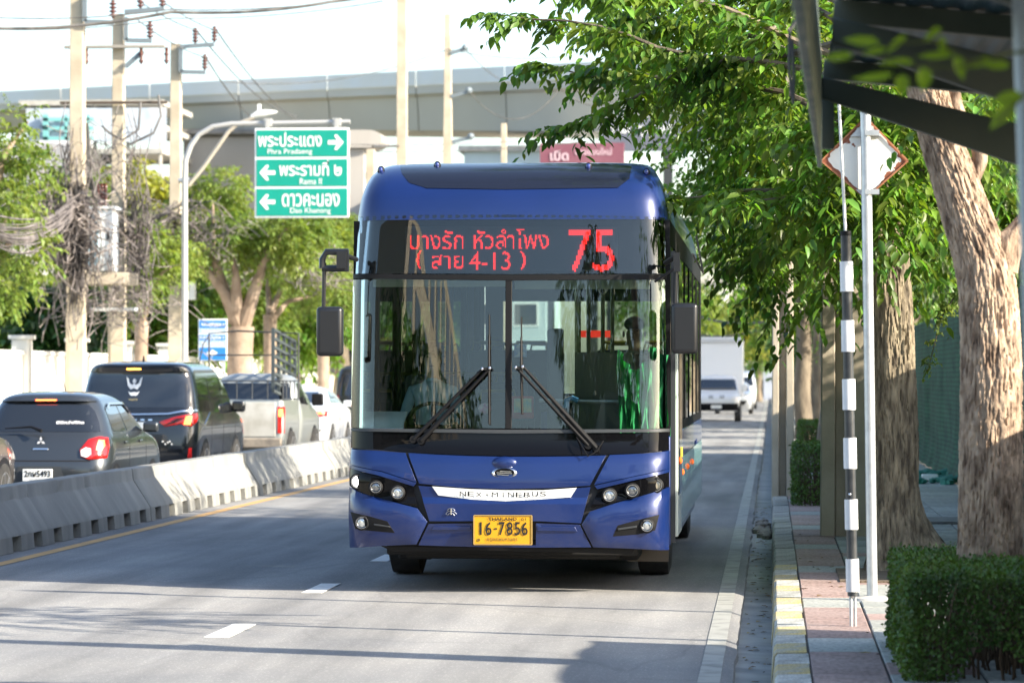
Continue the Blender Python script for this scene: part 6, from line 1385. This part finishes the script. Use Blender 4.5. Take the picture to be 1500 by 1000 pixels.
a, b = B4(791, 250), B4(914, 210); ob('panel', M().box(a[0], b[0], 0, .3, a[1], b[1]), mat('faded_maroon', (.19, .06, .09), .6, c2=(.23, .09, .12), scale=.8), b2_); ob('leg', M().box(-1.4, -1.1, .1, .3, 0, a[1]), DSTEEL, b2_); ob('leg', M().box(1.1, 1.4, .1, .3, 0, a[1]), DSTEEL, b2_)
PK = mat('pale_pink_print', (.62, .45, .50), .6)
a, b = B4(806, 236), B4(833, 221); lettering('เปิด', a[0], b[0], a[1], b[1], PK, b2_, y=-.01, bold=.03, thick=.02); a, b = B4(842, 228), B4(896, 217); lettering('จองแบบใหม่', a[0], b[0], a[1], b[1], PK, b2_, y=-.01, bold=.02, thick=.02)
# far low buildings
def block(label, px0, px1, py, Y, col, d=12, win=True, c2=None):
    x0, x1 = X_(px0, Y), X_(px1, Y); h = ZZ(py, Y); t = thing('far_building', label, 'building', ((x0 + x1) / 2, Y, 0)); w_ = (x1 - x0) / 2
    ob('wall', M().box(-w_, w_, 0, d, 0, h), mat('bw_%d' % len(MATS), col, .9, c2=c2 or tuple(c * .88 for c in col), scale=.5), t); ob('roof', M().box(-w_ - .3, w_ + .3, -.3, d + .3, h + .003, h + .3), CONC, t)
    if win:
        for r_ in range(max(1, int(h / 3.2))):
            for k in range(max(2, int(w_ * 2 / 3))):
                xx = -w_ + (k + .5) * 2 * w_ / max(2, int(w_ * 2 / 3)); zz = 1.2 + r_ * 3.2
                f = ob('window', M().box(xx - .7, xx + .7, -.05, -.003, zz, zz + 1.3), SW, t); ob('pane', M().box(xx - .6, xx + .6, -.06, -.052, zz + .1, zz + 1.2), CG, f)
    return t
block('pale blue low building beyond the bus roof under the viaduct', 680, 800, 222, 175, (.52, .62, .66))
block('white shop building just left of the bus roof', 545, 640, 262, 150, (.74, .72, .68))
block('bright white building far behind the oncoming lorry', 985, 1062, 415, 230, (.78, .78, .78))
block('grey gate house at the far end of the street', 1086, 1112, 536, 260, (.34, .38, .45), 8, False)
block('grey blue shed at the far end beside the kerb pole', 1118, 1170, 533, 255, (.40, .44, .52), 8, False)
block('beige building beyond the boundary wall behind the green sign', 360, 480, 330, 150, (.62, .58, .52))
block('low white shed beyond the red tiled house', 470, 560, 430, 140, (.70, .70, .68))
g = thing('far_gate', 'dark low gate closing the far end of the street', 'gate', (X_(1115, 258), 256, 0)); ob('gate_leaf', M().box(-1.6, 0, 0, .1, .1, 1.5), DSTEEL, g); ob('gate_leaf', M().box(.02, 1.6, 0, .1, .1, 1.5), DSTEEL, g)
for k, (px, py, Y, w_, lab, lf) in enumerate(((1010, 420, 200, 90, 'far yellow tree behind the bus tail', LEAF_Y), (1075, 440, 215, 80, 'far yellow green tree above the oncoming traffic', GOLD), (1110, 455, 230, 80, 'far green tree closing the end of the street', LEAF), (960, 400, 190, 100, 'far green tree hidden behind the bus', LEAF), (1150, 430, 240, 90, 'far dark tree behind the kerb pole', LEAF_D), (1220, 380, 120, 200, 'deep green tree far behind the diamond sign', LEAF_D), (1330, 350, 100, 200, 'mid green tree far behind the fence', LEAF), (1480, 250, 90, 260, 'tall green tree far behind the pale trunk', LEAF), (1420, 150, 70, 260, 'high green tree crown above the netting fence', LEAF_Y))):
    back_tree(lab, px, py, Y, w_ * 1.3, w_, 600, lf, .3 if Y > 150 else .2)
# tree masses along the carriageway far off
def mass(label, x0, x1, y0, y1, h, n, lf, L=.5):
    t = thing('far_wood', label, 'trees', ((x0 + x1) / 2, (y0 + y1) / 2, 0)); t['kind'] = 'stuff'
    bl = [(random.uniform(x0, x1) - t.location.x, random.uniform(y0, y1) - t.location.y, random.uniform(h * .2, h * .75), 3.5, 3.5, h * .28) for _ in range(16)]
    foliage('foliage', [crown(bl, n, 1.4, 9, L, .5, .3)], lf, t)
mass('far belt of trees beyond the left end of the street', -60, -14, 225, 250, 9, 2600, LEAF_Y); mass('far belt of trees beyond the right pavement', 2.5, 22, 130, 250, 10, 2600, LEAF_D)

# ================================================================ green netting fence on the right
NET = mat('green_netting', (.010, .055, .028), .9, c2=(.03, .12, .06), scale=2.5, bump=.5, bscale=10)
nn = NET.node_tree.nodes; ll = NET.node_tree.links; pb_ = nn['Principled BSDF']; src = pb_.inputs['Base Color'].links[0].from_socket
tc = nn.new('ShaderNodeTexCoord'); wv = nn.new('ShaderNodeTexWave'); wv.bands_direction = 'Z'; wv.inputs['Scale'].default_value = 4.2; wv.inputs['Distortion'].default_value = 1.5; ll.new(tc.outputs['Object'], wv.inputs['Vector'])
mx = nn.new('ShaderNodeMix'); mx.data_type = 'RGBA'; mx.blend_type = 'MULTIPLY'; mx.inputs[0].default_value = .55; ll.new(src, mx.inputs[6]); ll.new(wv.outputs['Color'], mx.inputs[7]); ll.new(mx.outputs[2], pb_.inputs['Base Color'])
def net(label, y0, y1, h=2.6, X0=2.85):
    t = thing('netting_fence', label, 'fence', (X0, y0, .12)); k = int((y1 - y0) / .25) + 1; nz = 10; v = []
    for i in range(k):
        for j in range(nz + 1):
            yy = (y1 - y0) * i / (k - 1); zz = h * j / nz; v.append((.07 * noise.noise(Vector((yy * .9, zz * .4, 1))) + .05 * noise.noise(Vector((yy * 3, zz * .7, 5))) - .10 * max(0, 1 - zz / .4), yy, zz + .05 * noise.noise(Vector((yy, 7, 1))) * (j == nz)))
    ob('netting', M().add(v, [(i * (nz + 1) + j, (i + 1) * (nz + 1) + j, (i + 1) * (nz + 1) + j + 1, i * (nz + 1) + j + 1) for i in range(k - 1) for j in range(nz)]), NET, t)
    m = M()
    for i in range(int((y1 - y0) / 2.6) + 1):
        o = ob('fence_post', M().tube([(.10, i * 2.6 + .1, -.05), (.10, i * 2.6 + .1, h + .05)], .028, 8), mat('post_grey', (.16, .17, .17), .7), t)
    return t
net('dark green netting fence seen between the two thick trunks', 24.6, 72); net('green netting fence beside the hedge outside the right edge', -14, 19.6, 2.05)
# crumpled end of netting on the ground
m = M()
for i in range(40):
    a = onz(random.uniform(1335, 1400), random.uniform(692, 708), .14); m.ball((a.x + random.uniform(-.1, .1), a.y, .16), (random.uniform(.06, .16), random.uniform(.1, .3), random.uniform(.03, .09)), 7)
o = ob('crumpled_netting', m, mat('teal_netting', (.02, .14, .10), .85, c2=(.04, .22, .16), scale=6), None); tag(o, 'crumpled teal netting heaped on the pavement at the fence foot', 'netting', kind='stuff')
a = onz(1362, 703, .14); o = ob('paving_offcut', M().box(-.12, .12, -.1, .1, 0, .09), SW, None, loc=a, bevel=.01); tag(o, 'small white block lying by the crumpled netting', 'block')
a = onz(1498, 722, .12); o = ob('traffic_cone', M().lathe([(.22, 0), (.22, .03), (.15, .04), (.10, .3), (.03, .68), (.02, .70)], n=18), mat('cone_red', (.5, .05, .03), .5), None, loc=(a.x + .06, a.y, .12)); tag(o, 'red cone at the right edge behind the pale trunk', 'cone')
co = ob('cone_band', M().lathe([(.118, .26), (.085, .42), (.075, .42), (.10, .26)], n=18, ring=True), WHITE, o)

# ================================================================ bus shelter overhead
sh = thing('bus_shelter', 'dark metal bus shelter roof reaching in overhead at the upper right', 'bus shelter', (1.2, 12, .12))
sp3 = lambda x, y, z: (x - 1.2, y - 12, z - .12)
FAS = mat('fascia_green_grey', (.16, .22, .20), .55, .3, c2=(.34, .36, .30), scale=5, stretch=(1, 1, .5)); PURL = mat('shelter_steel', (.10, .125, .11), .5, .2, c2=(.13, .15, .13), scale=3); RF = mat('roof_sheet_blue', (.05, .12, .17), .45, .2)
fx = lambda Y: .055 + (Y - 8.9) * (.22 - .055) / 6.8
m = M(); a0, a1 = 4.0, 15.75
m.add([sp3(fx(a0), a0, 2.69), sp3(fx(a1), a1, 2.68), sp3(fx(a1), a1, 3.2), sp3(fx(a0), a0, 3.2), sp3(fx(a0) + .045, a0, 2.69), sp3(fx(a1) + .02, a1, 2.68), sp3(fx(a1) + .02, a1, 3.2), sp3(fx(a0) + .045, a0, 3.2)], [(0, 1, 2, 3), (4, 7, 6, 5), (0, 4, 5, 1), (1, 5, 6, 2), (2, 6, 7, 3), (3, 7, 4, 0)])
ob('fascia', m, FAS, sh, bevel=.006)
rz_ = lambda x: 3.16 - (x - .2) * .10
m = M(); nx_ = 22; x0, x1 = .27, 2.6
v = []
for i in range(nx_ * 4 + 1):
    x = x0 + (x1 - x0) * i / (nx_ * 4); h = .007 if i % 4 in (1, 2) else 0; v += [sp3(x, 4.0, rz_(x) + h + .05), sp3(x, 15.9, rz_(x) + h + .05)]
ob('roof_sheet', M().add(v, [(2 * i, 2 * i + 1, 2 * i + 3, 2 * i + 2) for i in range(nx_ * 4)]), RF, sh, smooth=False)
for Y in (15.7, 13.2, 10.9, 8.4, 5.9): ob('purlin', M().bar(sp3(.25, Y + .12, rz_(.25)), sp3(2.6, Y + .12, rz_(2.6)), .09, .09), PURL, sh)
for Y in (15.6, 13.0, 10.2, 7.6):
    m = M(); t_, b_ = 3.09, 2.96
    m.add([sp3(.24, Y, 3.10), sp3(.24, Y, 3.0), sp3(1.45, Y, 2.58), sp3(1.45, Y, 2.80), sp3(.24, Y + .07, 3.10), sp3(.24, Y + .07, 3.0), sp3(1.45, Y + .07, 2.58), sp3(1.45, Y + .07, 2.80)], [(0, 1, 2, 3), (7, 6, 5, 4), (0, 4, 5, 1), (1, 5, 6, 2), (2, 6, 7, 3), (3, 7, 4, 0)])
    ob('bracket_arm', m, PURL, sh, bevel=.006)
ob('end_plate', M().box(*(lambda p, q_: (p[0], q_[0], p[1], p[1] + .05, p[2], q_[2]))(sp3(atY(1203, 215, 15.8).x, 15.8, atY(1203, 218, 15.8).z), sp3(atY(1222, 135, 15.8).x, 15.8, 3.1))), PURL, sh)
pst = atY(1493, 500, 9.0); ob('post', M().tube([sp3(pst.x + .10, 9.0, .1), sp3(pst.x + .0, 9.0, 3.1)], .032, 16), mat('post_paint_grey', (.28, .34, .40), .4, .3), sh)
for Y in (13.1,): ob('post', M().tube([sp3(1.62, Y, .1), sp3(1.62, Y, 3.0)], .045, 14), PURL, sh)
o = ob('cable_loop', M().tube([atY(1166, 30, 14), atY(1157, 45, 14), atY(1156, 90, 14), atY(1159, 140, 14), atY(1162, 152, 14), atY(1163, 110, 14), atY(1160, 60, 14)], .008, 6), CABLE, None); tag(o, 'thin dark cable loop dangling at the outer edge of the shelter roof', 'cable')
# blurred leaves in front of the shelter roof
nb = thing('near_branch', 'blurred twig with large green leaves close to the camera below the shelter roof', 'branch', atY(1500, 60, 8.0))
v, f = leaves_hi(np.zeros((1, 3)), np.array([[0, 1.0, 0]]), np.array([[0, 0, 1.0]]), [.1], [.055]); nlm = mesh_np('leaf', v, f); nlm.materials.append(mat('near_leaf', (.13, .24, .02), .45, c2=(.20, .30, .03), scale=30, trans=.45))
g = lambda px, py: atY(px, py, 8.0) - nb.location
ob('twig', M().tube([g(1560, 70), g(1480, 78), g(1420, 92), g(1370, 60), g(1300, 66)], [.006, .005, .004, .003, .002], 6).tube([g(1440, 90), g(1400, 100), g(1330, 96), g(1290, 84)], [.004, .003, .002, .002], 6).tube([g(1560, 90), g(1490, 150), g(1460, 180)], .004, 6), mat('green_twig', (.10, .13, .04), .6), nb)
for (x0, y0, x1, y1, w_) in ((1290, 62, 1234, 58, .030), (1250, 80, 1204, 86, .026), (1310, 108, 1246, 118, .026), (1322, 108, 1321, 142, .040), (1352, 98, 1355, 134, .044), (1340, 92, 1285, 92, .024), (1330, 52, 1296, 78, .022), (1380, 40, 1352, 60, .022), (1380, 52, 1383, 86, .022), (1400, 78, 1342, 84, .022), (1400, 80, 1412, 118, .03), (1455, 84, 1415, 100, .024), (1300, 70, 1262, 80, .02), (1490, 150, 1448, 188, .045), (1500, 140, 1450, 148, .036), (1480, 96, 1440, 96, .026)):
    a, b = g(x0, y0), g(x1, y1); d = (b - a); L_f = d.length; d.normalize(); u = Vector((random.uniform(-.3, .3), -1, random.uniform(-.5, .5))); x = d.cross(u).normalized(); u = x.cross(d)
    o = bpy.data.objects.new('leaf', nlm); C.objects.link(o); o.parent = nb; o.matrix_local = Matrix.Translation(a) @ Matrix((x, d, u)).transposed().to_4x4() @ Matrix.Diagonal((w_ / .055, L_f / .1, 1, 1))

# ================================================================ overhead wires
def wire(label, pts, r=.02, sag=.4, n=14, group=None):
    m = M(); P = [Vector(p) for p in pts]; out = []
    for a, b in zip(P, P[1:]):
        for i in range(n): t = i / n; q = a.lerp(b, t); q.z -= sag * 4 * t * (1 - t); out.append(q)
    out.append(P[-1]); o = ob('overhead_wire', m.tube(out, r, 5), CABLE, None); return tag(o, label, 'wire', group)
A3 = lambda px, py, Y: atY(px, py, Y)
wire('twisted dark overhead cable crossing the upper left corner', [A3(-40, 41, 60), A3(250, 18, 62), A3(520, -4, 66)], .032, .12)
wire('thin wire just above the twisted dark cable, upper left', [A3(-40, 24, 60), A3(250, 14, 62), A3(560, -6, 66)], .012, .1)
wire('thin dark wire running just under the twisted cable', [A3(-40, 42, 60), A3(250, 27, 62), A3(560, 2, 66)], .010, .1)
for k, (a, b) in enumerate(((((288, 45), (435, 170)), ((316, 43), (450, 180)), ((302, 85), (400, 185))))):
    wire(['wire descending from the inner top insulator to the viaduct', 'wire descending from the outermost top insulator', 'wire descending from the lowest insulator of the short pole'][k], [A3(a[0], a[1], 85.5), A3(b[0], b[1], 160)], .022, .5)
for k, (a, b, c_) in enumerate(((205, 0, 288), (240, 0, 316), (222, 42, 302))): wire(['wire from the middle pole top to the inner top insulator', 'wire from the middle pole top to the outer insulator', 'wire from the middle pole bracket to the low insulator'][k], [A3(a - 20, b - 12, 77.8), A3(c_, 45 if k < 2 else 85, 85.5)], .016, .1)
wire('thin wire between the two plain poles and the left', [A3(330, 120, 110), A3(656, 72, 121.8), A3(930, 60, 125)], .016, .5); wire('thin wire leaving the second arm of the tapered pole', [A3(687, 134, 121.8), A3(820, 130, 124), A3(960, 90, 125)], .018, 1.1)
wire('thin wire leaving the top arm of the tapered pole', [A3(682, 72, 121.8), A3(760, 125, 150)], .02, .3); wire('thin wire low under the viaduct left of the bus roof', [A3(546, 215, 110), A3(583, 214, 117.8)], .05, .0)
for k, y in enumerate((196, 206)): wire('faint service wire under the viaduct, ' + ('upper' if k == 0 else 'lower') + ' one', [A3(430, y + 12, 120), A3(900, y - 4, 130)], .018, .3)
wire('black service cable above the oncoming lorry', [A3(1020, 462, 140), A3(1130, 470, 130)], .05, .2); wire('second service cable above the oncoming lorry', [A3(1020, 490, 140), A3(1130, 478, 130)], .04, .2)
# tangles of telecom cable
CT = mat('tangle_cable', (.05, .045, .045), .7, c2=(.24, .21, .20), scale=1.5, contrast=(.3, .7)); CT2 = mat('tangle_cable_pale', (.14, .12, .115), .7, c2=(.32, .28, .26), scale=1.5)
def tangle(label, c, spread, n, Y, seed, mt=CT):
    rr = random.Random(seed); m = M(); o_ = atY(c[0], c[1], Y)
    for i in range(n):
        x, y = c[0] + rr.gauss(0, spread[0]), c[1] + rr.gauss(0, spread[1]); pts = []; a = rr.uniform(0, 6.28)
        mode = rr.random()
        for k in range(9):
            if mode < .45: px = x + (k - 4) * spread[0] * .38; py = y + 14 * math.sin(k * .8 + a) + (k - 4) ** 2 * 1.1
            elif mode < .8: px = x + 5 * math.sin(k * .9 + a); py = y + (k - 4) * spread[1] * .42
            else: px = x + 14 * math.cos(k * .8 + a); py = y + 18 * math.sin(k * .8 + a)
            pts.append(atY(px, py, Y + rr.uniform(-.4, .4)) - o_)
        m.tube(pts, rr.uniform(.006, .015), 4, cap=False)
    o = ob('cable_tangle', m, mt, None, loc=o_); tag(o, label, 'cables', kind='stuff')
tangle('dense tangle of grey cables wrapped round the leftmost tall pole', (108, 340), (13, 44), 230, 73.2, 1); tangle('hanging tangle of cables right of the transformer', (200, 365), (9, 42), 120, 77.5, 2); tangle('looping tangle of cables left of the leftmost pole', (75, 330), (40, 30), 110, 72.8, 3, CT2)
tangle('bundle of cables running between the transformer and the insulator pole', (250, 330), (40, 14), 100, 82, 4); tangle('loose cables hanging before the trees near the blue sign', (420, 385), (60, 20), 45, 92, 5, CT2); tangle('low loops of cable beneath the transformer platform', (150, 440), (40, 28), 60, 75.5, 6, CT2)
tangle('coiled cables under the crossarm between the left poles', (150, 235), (28, 30), 26, 76.5, 8)
def bundle(label, a, b, Ya, Yb, n, sd, sag=1.0, mt=CT):
    rr = random.Random(sd); m = M(); o_ = atY(*a, Ya)
    for i in range(n):
        A_ = atY(a[0] + rr.gauss(0, 2), a[1] + rr.gauss(0, 14), Ya) - o_; B_ = atY(b[0] + rr.gauss(0, 2), b[1] + rr.gauss(0, 10), Yb) - o_; s_ = sag * rr.uniform(.5, 1.5)
        m.tube([A_.lerp(B_, k / 10) - Vector((0, 0, s_ * 4 * k / 10 * (1 - k / 10))) for k in range(11)], rr.uniform(.007, .017), 4, cap=False)
    o = ob('cable_bundle', m, mt, None, loc=o_); tag(o, label, 'cables', kind='stuff')
bundle('bundle of cables entering from the left edge to the first pole', (-40, 320), (112, 300), 55, 73.4, 26, 11, .5); bundle('bundle of cables between the first and the insulator pole', (116, 300), (256, 310), 73.4, 85.5, 26, 12, .5)
bundle('bundle of cables from the insulator pole towards the bus mirror', (258, 320), (520, 385), 85.5, 117, 26, 13, .7, CT2)
m = M()
for k in range(3): m.tube([A3(120 + k * 4, 180, 75), A3(128 + k * 3, 260, 75), A3(140 + k * 2, 295, 75.5)], .03, 6)
m.tube([A3(206, 150, 77.6), A3(203, 190, 77.4), A3(180, 205, 77.2), A3(160, 195, 77.2), A3(150, 185, 77)], .03, 6).tube([A3(232, 140, 77.6), A3(236, 170, 77.4), A3(225, 195, 77.3), A3(190, 212, 77.2)], .03, 6)
o = ob('drop_cable', m, CABLE, None); tag(o, 'thick black drop cables curving down from the crossarm to the transformer', 'cables', kind='stuff')

# ================================================================ what stands behind the camera (seen in reflections, casting shade)
colb = thing('arcade_building', 'long pale arcade building behind the camera reflected in the bus windscreen', 'building', (-16, -30, 0))
ob('wall', M().box(-10, 0, -40, 20, 0, 15), mat('arcade_wall', (.45, .40, .33), .9), colb)
for k in range(14):
    for z_ in range(4): ob('opening', M().box(.002, .05, -39 + k * 4.2, -36.2 + k * 4.2, 1 + z_ * 3.6, 3.6 + z_ * 3.6), CG, colb)
for k, (x, y) in enumerate(((-13.8, -45), (-13.9, -75), (-13.8, -110), (1.2, -30), (1.3, -60))): square_pole('utility_pole', 'utility pole behind the camera, number %s away down the street' % ord_[k], (x, y, .1), 12, .36, .26)
for k, (x, y, h, r) in enumerate(((4.2, -6, 11, 4.2), (3.5, -20, 13, 4.5), (3.0, -38, 15, 5), (-15, -10, 11, 4.0), (-15.5, -34, 13, 4), (-14, -60, 16, 5))): road_tree(x, y, h, r, 'tree behind the camera, %s of those reflected in the bus' % ord_[k], n=800, L=.30, trunk_r=.25, cr=.35, lf=LEAF_D, name='reflected_tree')
